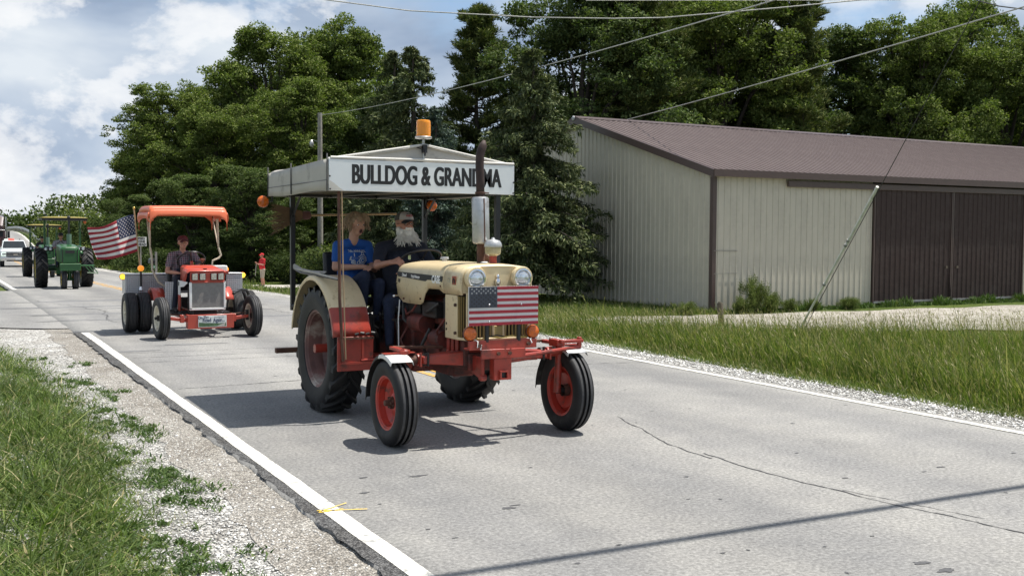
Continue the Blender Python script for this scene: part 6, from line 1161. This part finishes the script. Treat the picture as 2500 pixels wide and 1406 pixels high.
def orange_tractor():
    for s in (-1, 1):
        for x in (1.06, .83): wheel(U, (s*x, 0, .36), .36, .215, .20, s, ribbed_tyre(.36, .215, .20, 7, .009, .012), M_wheel_cream, M_wheel_cream, M_wheel_cream, dish=.01, hub=.06, nbolt=5)
        wheel(U, (s*.775, -1.47, .355), .355, .175, .205, s, ribbed_tyre(.355, .175, .205, 4, .008, .008), M_wheel_cream if s < 0 else M_rustrim, M_wheel_cream, M_grime, dish=.02, hub=.05, nbolt=5, steer=R(3))
        b = MB(); b.prism([(s*.28, .20), (s*.34, .27), (s*.70, .33), (s*.70, .38), (s*.30, .33), (s*.24, .27)], 'y', -1.50, -1.42); b.build('front_axle_arm', M_orange, U, bevel=.006)
        b = MB(); b.cyl((s*.68, -1.46, .28), (s*.68, -1.46, .46), .03, n=10); b.build('spindle', M_grime, U)
        b = MB(); b.tube([(s*.68, -1.36, .40), (s*.3, -1.30, .38)], .012, 6); b.build('tie_rod', M_rust, U)
        for i in range(2): b = MB(); b.bb(s*.44-.03, s*.44+.03, -1.55+.05*i, -1.52+.05*i, .27, .40); b.build('axle_bracket', M_orange, U, bevel=.004)
        # fender over the inner wheel
        V = []; n = 14; b = MB(); 
        for i in range(n+1):
            a = R(25+125*i/n)
            for x in (.50, .71): V.append((s*x, .43*math.cos(a), .36+.43*math.sin(a)))
        b.add(V, [(2*i, 2*i+1, 2*i+3, 2*i+2) for i in range(n)]); b.build('rear_fender', M_orange, U, 45, solid=.01)
        b = MB(); b.bb(min(s*.33, s*.52), max(s*.33, s*.52), -.42, -.40, .42, .92); b.build('leg_guard', M_diamond, U, bevel=.004)
    b = MB(); b.cyl((-1.0, 0, .36), (1.0, 0, .36), .05, n=14); b.bb(-.2, .2, -.2, .3, .25, .6); b.build('rear_axle', M_grime, U)
    b = MB(); b.bb(-.24, -.16, -1.5, .2, .25, .36); b.bb(.16, .24, -1.5, .2, .25, .36); b.bb(-.24, .24, -.3, .2, .27, .42); b.build('frame', M_orange, U, bevel=.006)
    b = MB(); b.bb(-.52, .52, -.9, -.32, .36, .39); b.build('footboard', M_grime, U)
    b = MB(); b.bb(-.2, .2, -1.3, -.75, .36, .85); b.build('engine', M_grime, U, bevel=.02)
    b = MB(); b.bb(-.36, .42, -1.60, -1.57, .165, .405); b.bb(-.36, -.33, -1.57, -1.42, .165, .405); b.bb(.39, .42, -1.57, -1.42, .165, .405); b.build('front_bumper', M_orange, U, bevel=.006)
    b = MB(); b.bb(-.19, .29, -1.615, -1.603, .19, .385); sp = b.build('front_placard', mat('placard_white', (.66, .68, .66), .5, vary=.04), U, bevel=.003)
    b = MB(); b.add([(-.18, -1.617, .20), (.28, -1.617, .20), (.28, -1.617, .262), (.16, -1.617, .25), (.05, -1.617, .258), (-.08, -1.617, .262), (-.18, -1.617, .275)], [tuple(range(7))]); b.build('placard_landscape', mat('printed_landscape_green', (.07, .13, .06), .6, vary=.4, vscale=20), sp, 0)
    b = MB(); b.add([(.12, -1.6185, .202), (.25, -1.6185, .202), (.27, -1.6185, .255), (.24, -1.6185, .255)], [(0, 1, 2, 3)]); b.build('placard_road', M_canvas, sp, 0)
    Mn = mat('navy_print', (.03, .05, .11), .6)
    text_part('On The', .066, Mn, sp, 'lettering', (-.105, -1.618, .355), (90, -4, 0), .002, .85, .001); text_part('Road', .092, Mn, sp, 'lettering', (-.045, -1.618, .308), (90, -3, 0), .002, .78, .001); text_part('Again...', .092, Mn, sp, 'lettering', (.16, -1.618, .305), (90, -3, 0), .002, .74, .001); text_part('farm heritage drive', .022, Mn, sp, 'lettering', (.16, -1.618, .358), (90, -3, 0), .0003, 1, .001)
    # grille and hood
    b = MB(); b.bb(-.275, .295, -1.425, -1.41, .50, .945); b.build('radiator_screen', M_mesh, U, bevel=.004)
    for (x0, x1, z0, z1) in [(-.295, -.255, .485, .955), (.285, .315, .485, .955), (-.295, .315, .470, .505), (-.295, .315, .94, .955)]: b = MB(); b.bb(x0, x1, -1.44, -1.405, z0, z1); b.build('screen_frame', M_white if x1-x0 < .1 or z0 < .5 else M_orange, U, bevel=.004)
    b = MB(); b.bb(-.28, .305, -1.42, -1.40, .955, 1.125); b.build('lamp_panel', M_orange, U, bevel=.005)
    for x in (-.205, -.075, .115, .235):
        b = MB(); b.bb(x-.052, x+.052, -1.455, -1.42, .985, 1.10); l = b.build('work_lamp', M_blk, U, bevel=.008)
        for i in range(3):
            for j in range(3): b = MB(); b.bb(x-.042+.029*i, x-.016+.029*i, -1.459, -1.454, .995+.033*j, 1.023+.033*j); b.build('led', M_led, l, 0)
    rows = []
    b = MB(); V = []
    for (y, hw, zt, zs) in [(-1.43, .315, 1.135, 1.11), (-1.40, .325, 1.15, 1.10), (-1.2, .325, 1.165, 1.09), (-.98, .325, 1.172, 1.09), (-.93, .27, 1.205, 1.09), (-.55, .27, 1.215, 1.09), (-.50, .25, 1.19, 1.09)]: V += [(-hw, y, zs-.2 if y > -1.4 else zs), (-hw, y, zt-.03), (-hw+.03, y, zt), (hw-.03, y, zt), (hw, y, zt-.03), (hw, y, zs-.2 if y > -1.4 else zs)]
    b.add(V, [(i*6+j, i*6+j+1, (i+1)*6+j+1, (i+1)*6+j) for i in range(6) for j in range(5)]); b.build('hood', M_orange, U, 40, solid=.01)
    for s in (-1, 1):
        xx = s*.328; b = MB(); b.add([(xx, -1.40, .955), (xx, -.62, .955), (xx, -.62, .70), (xx, -.80, .70), (xx, -.80, .84), (xx, -1.12, .86), (xx, -1.40, .93)], [tuple(range(7))]); b.build('side_panel', M_white, U, 0, solid=.01)
        b = MB(); b.bb(xx-.01, xx+.01, -.80, -.64, .42, .70); b.build('side_skirt', M_orange, U, 0); b = MB(); b.bb(xx+s*.006-.002, xx+s*.006+.002, -.74, -.66, .86, .93); b.build('square_badge', M_blk, U, 0)
    b = MB(); b.bb(-.025, .03, -1.30, -1.24, 1.165, 1.18); b.build('hood_latch', M_blk, U)
    # steering
    sc = Vector((-.06, -.42, 1.30)); tl = rotm(-40); b = MB(); b.tube([sc+tl @ Vector((.24*math.cos(a), .24*math.sin(a), 0)) for a in [2*math.pi*k/32 for k in range(33)]], .015, 8, caps=False); sw = b.build('steering_wheel', M_blk, U)
    for k in range(3): a = 2*math.pi*k/3+.3; b = MB(); b.tube([sc+tl @ Vector((0, 0, -.04)), sc+tl @ Vector((.235*math.cos(a), .235*math.sin(a), 0))], .012, 6); b.build('spoke', M_blk, sw)
    b = MB(); b.cyl(sc+tl @ Vector((0, 0, -.03)), sc+tl @ Vector((0, 0, -.32)), .03, n=10); b.build('steering_column', M_orange, U)
    b = MB(); b.box((-.13, .05, .80), (.46, .44, .12)); b.build('seat_cushion', M_seat, U, bevel=.03); b = MB(); b.box((-.13, .30, 1.04), (.44, .09, .42), rotm(-8)); b.build('seat_back', M_seat, U, bevel=.03)
    # rear toolbox
    b = MB(); b.bb(-1.07, 1.08, .48, .86, .66, 1.01); b.build('toolbox', M_diamond, U, bevel=.012); b = MB(); b.bb(-1.075, 1.085, .47, .87, 1.01, 1.03); b.build('toolbox_lid', M_alu, U, bevel=.006)
    for s in (-1, 1):
        b = MB(); b.lathe([(0, -.035), (.035, -.03), (.05, -.01), (.05, .01), (0, .03)], o=(s*1.10, .55, .98), axis='y', n=18); l = b.build('marker_lamp', M_ylamp, U); b = MB(); b.lathe([(.051, -.005), (.06, 0), (.051, .02)], o=(s*1.10, .56, .98), axis='y', n=18); b.build('lamp_housing', M_amber, l)
    for (x, y, z) in [(-.80, .42, 1.135), (.60, -.2, 1.12)]:
        b = MB(); b.lathe([(0, -.05), (.04, -.04), (.057, -.01), (.057, .01), (.04, .04), (0, .05)], o=(x, y, z), axis='y', n=18); l = b.build('amber_lamp', M_alamp, U); b = MB(); b.cyl((x, y, .78), (x, y, z-.05), .018, n=8); b.build('lamp_stem', M_grime, l)
    b = MB(); b.cyl((-.80, .42, .74), (-.80, .42, .80), .05, .03, n=10); b.build('chrome_cap', M_chrome, U)
    b = MB(); b.bb(.36, .58, -.45, -.2, 1.06, 1.20); cb = b.build('side_box', M_white, U, bevel=.015); b = MB(); b.bb(.43, .60, -.47, -.25, 1.05, 1.11); b.build('side_box_latch', M_red, cb, bevel=.01)
    b = MB(); b.tube([(.62, -.7, .70), (.8, -.5, .76), (.95, -.35, .74), (1.0, -.3, .66)], .025, 8); b.build('air_hose', M_tube, U)
    for i, pts in enumerate([[(-.25, -1.2, .45), (-.35, -1.0, .50), (-.3, -.7, .42)], [(-.28, -1.35, .36), (-.4, -1.2, .40), (-.38, -.8, .38)], [(.28, -1.3, .4), (.4, -1.0, .44), (.36, -.7, .4)]]): b = MB(); b.tube(pts, .012, 6); b.build('hose', M_tube if i else M_rust, U)
    # shell canopy on V struts
    cz = 2.035; x0, x1, y0, y1 = -.80, .53, -.62, .55
    def top(u, v):
        e = (u*2-1); f = (v*2-1); x = (x0+x1)/2+(x1-x0)/2*math.copysign(min(1, abs(e)*1.12)**1.0, e); z = .24-.02*f*f-.015*e*e
        if abs(e) > .89: z -= (abs(e)-.89)/.11*.10
        if abs(f) > .86: z -= (abs(f)-.86)/.14*.05
        return Vector((x, (y0+y1)/2+(y1-y0)/2*f, cz+z))
    b = MB(); b.grid(top, 28, 16)
    # rolled sides and front valance with an arched cut-out
    for s in (-1, 1):
        xx = x0 if s < 0 else x1; b.grid(lambda u, v: Vector((xx+s*.02*math.sin(math.pi*v)+s*.01, y0+(y1-y0)*u, cz+.115-(.10+.08*abs(u*2-1)**3)*v)), 14, 4)
    def val(u, v, yy): e = u*2-1; d = .055 if abs(e) < .72 else .055+(abs(e)-.72)/.28*.15; tz = top(u, 0 if yy < 0 else 1).z-cz; return Vector((top(u, 0).x, yy+(-.03 if yy < 0 else .03)*math.sin(v*1.6), cz+tz-(d+.05)*v))
    b.grid(lambda u, v: val(u, v, y0), 28, 5); b.grid(lambda u, v: val(u, v, y1), 28, 5)
    b.build('canopy_shell', M_shell, U, 50, solid=.012)
    for s, xt, xm, xb in ((-1, -.72, -.68, -.66), (1, .47, .50, .48)):
        m_ = Vector((xm+s*.02, .0, 1.52)); 
        for (dx, dy) in ((-.05, -.35), (.02, .0), (.05, .40)): b = MB(); b.tube([m_, (xt+dx*.7, dy, 2.05)], .014, 8); b.build('canopy_strut', M_post, U)
        b = MB()
        if s < 0: b.tube([m_, (xm+.01, .02, 1.35), (xm+.02, .05, 1.12), (xm+.12, .02, .90), (xm+.25, 0, .80)], .02, 8)
        else: b.tube([m_, (xm+.06, -.02, 1.38), (xm+.02, -.03, 1.33), (xm-.10, -.05, 1.28), (xm-.14, -.05, 1.05), (xm-.14, 0, .7)], .02, 8)
        b.build('canopy_upright', M_post, U)
        b = MB(); b.cyl((xt, -.3, 2.0), (xt, -.3, 2.06), .035, n=10); b.build('strut_joint', M_shell, U)
orange_tractor()
# flag on its staff
fl = thing('american_flag', 'striped flag with stars on a staff streaming left of the orange tractor', 'flag', (3.27, 20.92, .72))
base = Vector(fl.location); ptop = atY(327, 512, 20.92)-base; pbot = Vector((0, 0, 0))
b = MB(); b.tube([pbot, ptop], .014, 10); b.build('staff', mat('staff_wood', (.42, .30, .17), .5), fl); b = MB(); b.sphere(ptop+Vector((0, 0, .025)), (.024, .024, .032), 12, 8); b.build('finial', mat('gold_finial', (.6, .42, .12), .3, .8), fl)
h0 = atY(329, 522, 20.92)-base; h1 = atY(338, 613, 20.92)-base; f0 = atY(213, 557, 20.92)-base; f1 = atY(238, 634, 20.92)-base
def flagpt(u, v):
    a = h0.lerp(f0, u)+Vector((0, 0, -.035*math.sin(math.pi*u)*(1-v)+.02*math.sin(2*math.pi*u))); c = h1.lerp(f1, u)+Vector((0, 0, -.04*math.sin(math.pi*u))); p = a.lerp(c, v)
    return p+Vector((.012*math.sin(9*u+3*v)*u, .07*math.sin(2*math.pi*(1.25*u+.18*v)+.6)*min(1, u*2.2)+.02*math.sin(13*u+4*v)*u, .012*math.sin(8*u+5*v)*u))
b = MB(); b.grid(flagpt, 48, 39, lambda i, j: 2 if (i < 19 and j < 21) else (0 if (j//3) % 2 == 0 else 1)); b.build('cloth', [M_fred, M_fwhite, M_fblue], fl, 60, solid=.003)
b = MB(); stars_on(b, lambda u, v: flagpt(u*.395, v*.538)+Vector((0, -.006, 0)), 9, .0155); st = b.build('star_field', M_fwhite, fl, 0); stuff(st)
# ================================================================== green tractors
M_green = mat('green_tractor_paint', (0.015, 0.088, 0.02), 0.38, vary=0.1, coat=0.2); M_gyel = mat('yellow_tractor_paint', (0.40, 0.30, 0.035), 0.5, vary=0.1); M_gdk = mat('dark_green_grille', (0.015, 0.075, 0.02), 0.6, vary=0.15)
def green_tractor(label, x, y):
    t = thing('tricycle_tractor', label, 'tractor', (x, y, float(zr(y))-.0), 0, 'green tractors following')
    for s in (-1, 1):
        wheel(t, (s*.79, 0, .73), .73, .43, .43, s, ag_tyre(.73, .43, .43), M_gyel, M_gyel, M_gyel, dish=-.05, lugs=20, hub=.1); wheel(t, (s*.195, -2.15, .375), .375, .19, .21, s, ribbed_tyre(.375, .19, .21, 3, .02, .02), M_gyel, M_gyel, M_grime, dish=0, hub=.05)
        b = MB(); n = 14; V = []
        for i in range(n+1):
            a = R(20+120*i/n)
            for xx in (.50, .62): V.append((s*xx, -.02+.83*math.cos(a), .73+.83*math.sin(a)))
        b.add(V, [(2*i, 2*i+1, 2*i+3, 2*i+2) for i in range(n)]); b.build('fender', M_green, t, 45, solid=.012)
        b = MB(); b.box((s*.56, -.5, 1.44), (.34, .10, .17)); hb = b.build('lamp_box', M_blk, t, bevel=.03)
        for dx in (-.08, .08): b = MB(); b.lathe([(.055, -.0), (.045, -.012), (0, -.018)], o=(s*.56+dx, -.552, 1.44), axis='y', n=16); b.build('lens', M_glass, hb)
    b = MB(); b.bb(-.2, .2, -2.2, .3, .62, 1.0); b.bb(-.28, .28, -.4, .3, .5, 1.05); b.build('chassis', M_green, t, bevel=.02)
    b = MB(); b.cyl((-.6, 0, .73), (.6, 0, .73), .11, n=14); b.build('rear_axle', M_green, t)
    b = MB(); V = []; rows = [(-2.42, .27, 1.50), (-2.38, .31, 1.55), (-1.9, .32, 1.60), (-.9, .32, 1.63), (-.75, .31, 1.60)]
    for (yy, hw, zt) in rows: V += [(-hw, yy, 1.0), (-hw, yy, zt-.06), (-hw+.05, yy, zt-.012), (-.12, yy, zt), (.12, yy, zt), (hw-.05, yy, zt-.012), (hw, yy, zt-.06), (hw, yy, 1.0)]
    b.add(V, [(i*8+j, i*8+j+1, (i+1)*8+j+1, (i+1)*8+j) for i in range(4) for j in range(7)]+[tuple(range(8)), tuple(range(32, 40))]); b.build('hood', M_green, t, 35)
    b = MB(); b.bb(-.24, .24, -2.435, -2.42, .98, 1.44); b.build('grille_screen', M_gdk, t, bevel=.004); b = MB(); b.bb(-.15, .15, -2.445, -2.435, 1.32, 1.42); b.build('grille_badge', M_grime, t)
    for s in (-1, 1): b = MB(); b.bb(s*.255-.01, s*.255+.01, -2.45, -2.42, .98, 1.46); b.build('grille_trim', M_grime, t)
    b = MB(); b.bb(-.35, .35, -2.55, -2.40, .70, .96); b.build('front_weight', M_green, t, bevel=.02); b = MB(); b.bb(-.34, .34, -2.565, -2.55, .93, .955); b.build('weight_lip', mat('worn_green_edge', (.2, .34, .18), .5), t)
    b = MB(); b.cyl((0, -2.15, .36), (0, -2.15, .75), .07, n=12); b.cyl((-.2, -2.15, .375), (.2, -2.15, .375), .04, n=10); b.build('pedestal', M_green, t)
    # bracket arm on the far side
    b = MB(); b.tube([(.30, -1.9, .86), (.88, -1.85, .86)], .03, 8); b.build('side_bar', M_green, t)
    for i in range(3): b = MB(); b.tube([(.55+.12*i, -1.88, .85), (.74+.12*i, -1.95, .60)], .018, 6); b.build('side_brace', M_green, t)
    b = MB(); b.tube([(.62, -1.95, .60), (1.0, -1.95, .58)], .022, 6); b.build('side_foot', M_green, t)
    b = MB(); b.cyl((.08, -1.35, 1.6), (.08, -1.35, 2.0), .085, n=14); b.build('muffler', mat('green_grey_muffler', (.10, .17, .12), .5), t); b = MB(); b.cyl((.08, -1.35, 2.0), (.08, -1.35, 2.55), .04, n=12); b.sphere((.08, -1.35, 2.60), .06, 12, 8); b.build('exhaust_stack', M_blk, t)
    for s in (-1, 1):
        b = MB(); b.bb(s*.62-.035, s*.62+.035, .22, .29, 1.0, 2.55); b.build('canopy_post', M_green, t, 0); b = MB(); b.tube([(s*.62, .25, 2.2), (s*.6, -.4, 2.52)], .025, 6); b.build('canopy_brace', M_green, t)
    b = MB(); b.bb(-.78, .78, -.78, .75, 2.50, 2.585); b.build('canopy_underside', M_grime, t, 0); b = MB(); b.grid(lambda u, v: Vector((-.80+1.6*u, -.80+1.6*v, 2.59+.05*math.sin(math.pi*u)**.4*math.sin(math.pi*v)**.4)), 16, 12); b.build('canopy_roof', mat('dull_yellow_roof', (.24, .19, .03), .6), t, 50, solid=.02)
    b = MB(); b.box((0, .12, 1.12), (.5, .45, .12)); b.build('seat_cushion', M_gyel, t, bevel=.03); b = MB(); b.box((0, .36, 1.36), (.5, .09, .4)); b.build('seat_back', M_gyel, t, bevel=.03)
    sc = Vector((0, -.38, 1.62)); tl = rotm(-35); b = MB(); b.tube([sc+tl @ Vector((.22*math.cos(a), .22*math.sin(a), 0)) for a in [2*math.pi*k/24 for k in range(25)]], .016, 6, caps=False); sw = b.build('steering_wheel', M_blk, t); b = MB(); b.cyl(sc, sc+tl @ Vector((0, 0, -.4)), .03, n=8); b.build('steering_column', M_blk, t)
    for k in range(3): a = 2*math.pi*k/3; b = MB(); b.tube([sc, sc+tl @ Vector((.22*math.cos(a), .22*math.sin(a), 0))], .012, 6); b.build('spoke', M_blk, sw)
    b = MB(); b.lathe([(0, -.03), (.05, -.02), (.06, 0), (.05, .02), (0, .03)], o=(.70, -.7, 2.44), axis='y', n=14); b.build('amber_lamp', M_amber, t)
    return t
g1 = green_tractor('green tractor with yellow canopy roof and narrow front wheels, nearer of two', 4.04, 44.0)
g2 = copy_tree(g1); g2.location = (4.60, 60.0, float(zr(60))); g2['label'] = 'farther green tractor half hidden behind the nearer green one'
o, hd, HF, part = figure('man in checked shirt driving the nearer green tractor', (3.96, 44.05, float(zr(44))+1.17), sit(), dict(skin=M_skin_tan, shirt=M_check, pants=M_jeans, shoe=M_shoe), (0, 2, 0), 0, .02, .62, None, 1.15); make_cap(part, M_black)
o, hd, HF, part = figure('person in dark shirt driving the farther green tractor', (4.52, 60.05, float(zr(60))+1.17), sit(), dict(skin=M_skin_tan, shirt=M_greyshirt, pants=M_jeans, shoe=M_shoe), (0, 2, 0), 0, .02, .62, None, 1.05); make_cap(part, M_black)
# ================================================================== pickup truck
M_truck = mat('white_car_paint', (0.62, 0.64, 0.65), 0.25, vary=0.02, coat=0.5); M_wind = mat('tinted_windscreen', (0.02, 0.025, 0.03), 0.2, vary=0.2, spec=0.25); M_redlamp = mat('red_light_bar', (0.7, 0.06, 0.04), 0.3, emit=(1.0, 0.12, 0.08), emit_s=0.6); M_head = mat('lit_headlamp', (0.8, 0.85, 0.8), 0.15, emit=(0.8, 1.0, 0.85), emit_s=0.8)
t = thing('pickup_truck', 'white pickup truck with red light bar following the green tractors', 'pickup truck', (4.70, 86.0, float(zr(86))))
def loft(rows, name, m, parent, smooth=35):
    b = MB(); n = len(rows[0]); V = [p for r in rows for p in r]; b.add(V, [(i*n+j, i*n+(j+1) % n, (i+1)*n+(j+1) % n, (i+1)*n+j) for i in range(len(rows)-1) for j in range(n)]+[tuple(range(n)), tuple(range(len(rows)*n-n, len(rows)*n))]); return b.build(name, m, parent, smooth)
def sec(y, hw, z0, z1, r=.08): return [(-hw, y, z0), (-hw*1.01, y, (z0+z1)/2), (-hw+r*.3, y, z1-r*.5), (-hw+r*1.6, y, z1), (hw-r*1.6, y, z1), (hw-r*.3, y, z1-r*.5), (hw*1.01, y, (z0+z1)/2), (hw, y, z0)]
loft([sec(.02, .92, .55, 1.14), sec(.12, .98, .45, 1.20), sec(1.35, 1.0, .42, 1.27), sec(1.5, 1.0, .42, 1.25), sec(3.2, 1.0, .42, 1.25), sec(5.6, 1.0, .5, 1.28)], 'body', M_truck, t)
loft([sec(1.30, .86, 1.22, 1.30, .03), sec(2.05, .74, 1.22, 1.86, .06), sec(2.3, .73, 1.22, 1.92, .06), sec(3.3, .73, 1.22, 1.90, .06), sec(3.7, .78, 1.22, 1.35, .06)], 'cab', M_truck, t)
b = MB(); b.add([(-.78, 1.36, 1.375), (.78, 1.36, 1.375), (.665, 1.985, 1.845), (-.665, 1.985, 1.845)], [(0, 1, 2, 3)]); b.build('windscreen', M_wind, t, 0, solid=.02)
b = MB(); b.bb(-.60, .60, -.02, .04, .74, 1.06); g = b.build('grille', M_blk, t, bevel=.03)
for z in (.80, .90, 1.0): b = MB(); b.bb(-.57, .57, -.04, -.02, z-.012, z+.012); b.build('grille_bar', M_alu, g, 0)
b = MB(); b.bb(-.14, .14, -.05, -.035, .87, .93); b.build('badge', M_chrome, g, 0)
for s in (-1, 1):
    x0, x1 = sorted((s*.63, s*.93)); b = MB(); b.bb(x0, x1, -.0, .12, .82, 1.06); hl = b.build('headlight', M_glass, t, bevel=.03); b = MB()
    for (xa, xb, za, zb2) in [(x0, x1, 1.02, 1.055), (x0, x1, .825, .86), ((x1-.04) if s > 0 else x0, x1 if s > 0 else (x0+.04), .86, 1.02)]: b.bb(xa, xb, -.02, .0, za, zb2)
    b.build('light_strip', M_head, hl, 0)
    b = MB(); b.box((s*1.13, 1.55, 1.36), (.2, .12, .22)); b.build('mirror', M_truck, t, bevel=.03)
    for yy in (.95, 4.5): wheel(t, (s*.84, yy, .40), .40, .27, .24, s, ribbed_tyre(.40, .27, .24, 4), M_alu, M_alu, M_blk, dish=.06, hub=.05)
b = MB(); b.bb(-.98, .98, -.06, .10, .46, .72); b.build('front_bumper', M_chrome, t, bevel=.04); b = MB(); b.bb(-.6, .6, -.07, -.055, .42, .52); b.build('bumper_intake', M_blk, t, 0)
b = MB(); b.bb(-.02, .32, -.085, -.07, .52, .66); b.build('licence_plate', M_white, t, 0)
b = MB(); b.bb(-.35, .05, 2.2, 2.45, 1.93, 2.04); b.build('light_bar', M_redlamp, t, bevel=.03); b = MB(); b.bb(-.62, -.40, 2.2, 2.4, 1.92, 2.0); b.build('light_bar_end', M_head, t, bevel=.02); b = MB(); b.cyl((.42, 2.3, 1.9), (.42, 2.3, 2.02), .02, n=8); b.build('aerial', M_blk, t)
# ================================================================== lorry
M_maroon = mat('maroon_lorry_paint', (0.055, 0.014, 0.02), 0.25, vary=0.1, coat=0.5)
t = thing('semi_truck', 'dark maroon semi truck at the left edge behind the pickup', 'truck', (3.86, 105.0, float(zr(105))))
loft([sec(0, .62, .75, 1.85, .1), sec(.3, .72, .65, 1.95, .1), sec(1.9, .85, .65, 2.1, .1)], 'bonnet', M_maroon, t); loft([sec(1.9, 1.18, .7, 2.7, .1), sec(2.2, 1.2, .7, 2.75, .1), sec(4.4, 1.22, .7, 2.75, .1)], 'cab', M_maroon, t)
loft([sec(2.3, 1.0, 2.7, 3.1, .1), sec(2.9, 1.15, 2.7, 3.9, .12), sec(4.4, 1.22, 2.7, 4.0, .12)], 'sleeper_fairing', M_maroon, t); b = MB(); b.bb(-1.3, 1.3, 5.2, 18, 1.1, 4.06); b.build('trailer', M_blk, t, bevel=.03)
b = MB(); b.bb(-1.0, 1.0, 1.86, 1.90, 2.1, 2.62); b.build('windscreen', M_wind, t, bevel=.02); b = MB(); b.bb(-1.1, 1.1, 1.75, 2.1, 2.66, 2.74); b.build('sun_visor', M_chrome, t, bevel=.02); b = MB(); b.bb(-.5, .5, -.04, .0, .85, 1.75); b.build('grille', M_chrome, t, bevel=.03); b = MB(); b.bb(-1.2, 1.2, -.1, .1, .35, .75); b.build('bumper', M_chrome, t, bevel=.04)
for s in (-1, 1):
    b = MB(); b.cyl((s*1.28, 2.2, 1.0), (s*1.28, 2.2, 3.9), .07, n=12); b.build('exhaust_stack', M_chrome, t); b = MB(); b.box((s*1.45, 1.9, 2.3), (.2, .1, .6)); b.build('mirror', M_blk, t, bevel=.02)
    b = MB(); b.sphere((s*.9, .05, 1.15), (.2, .12, .14), 12, 8); b.build('headlight', M_head, t); b = MB(); b.sphere((s*.8, 2.5, 3.05), (.09, .09, .09), 10, 8); b.build('roof_lamp', M_head, t)
    b = MB(); b.prism([(-.1, .6), (.1, 1.25), (.9, 1.35), (1.5, 1.2), (1.6, .6), (1.4, .6), (.75, 1.1), (.1, .6)], 'x', min(s*.75, s*1.2), max(s*.75, s*1.2)); b.build('front_mudguard', M_maroon, t, bevel=.03)
    for yy in (.75, 5.6, 6.9): wheel(t, (s*1.02, yy, .52), .52, .3, .29, s, ribbed_tyre(.52, .3, .29, 4), M_alu, M_alu, M_chrome, dish=.08, hub=.09)
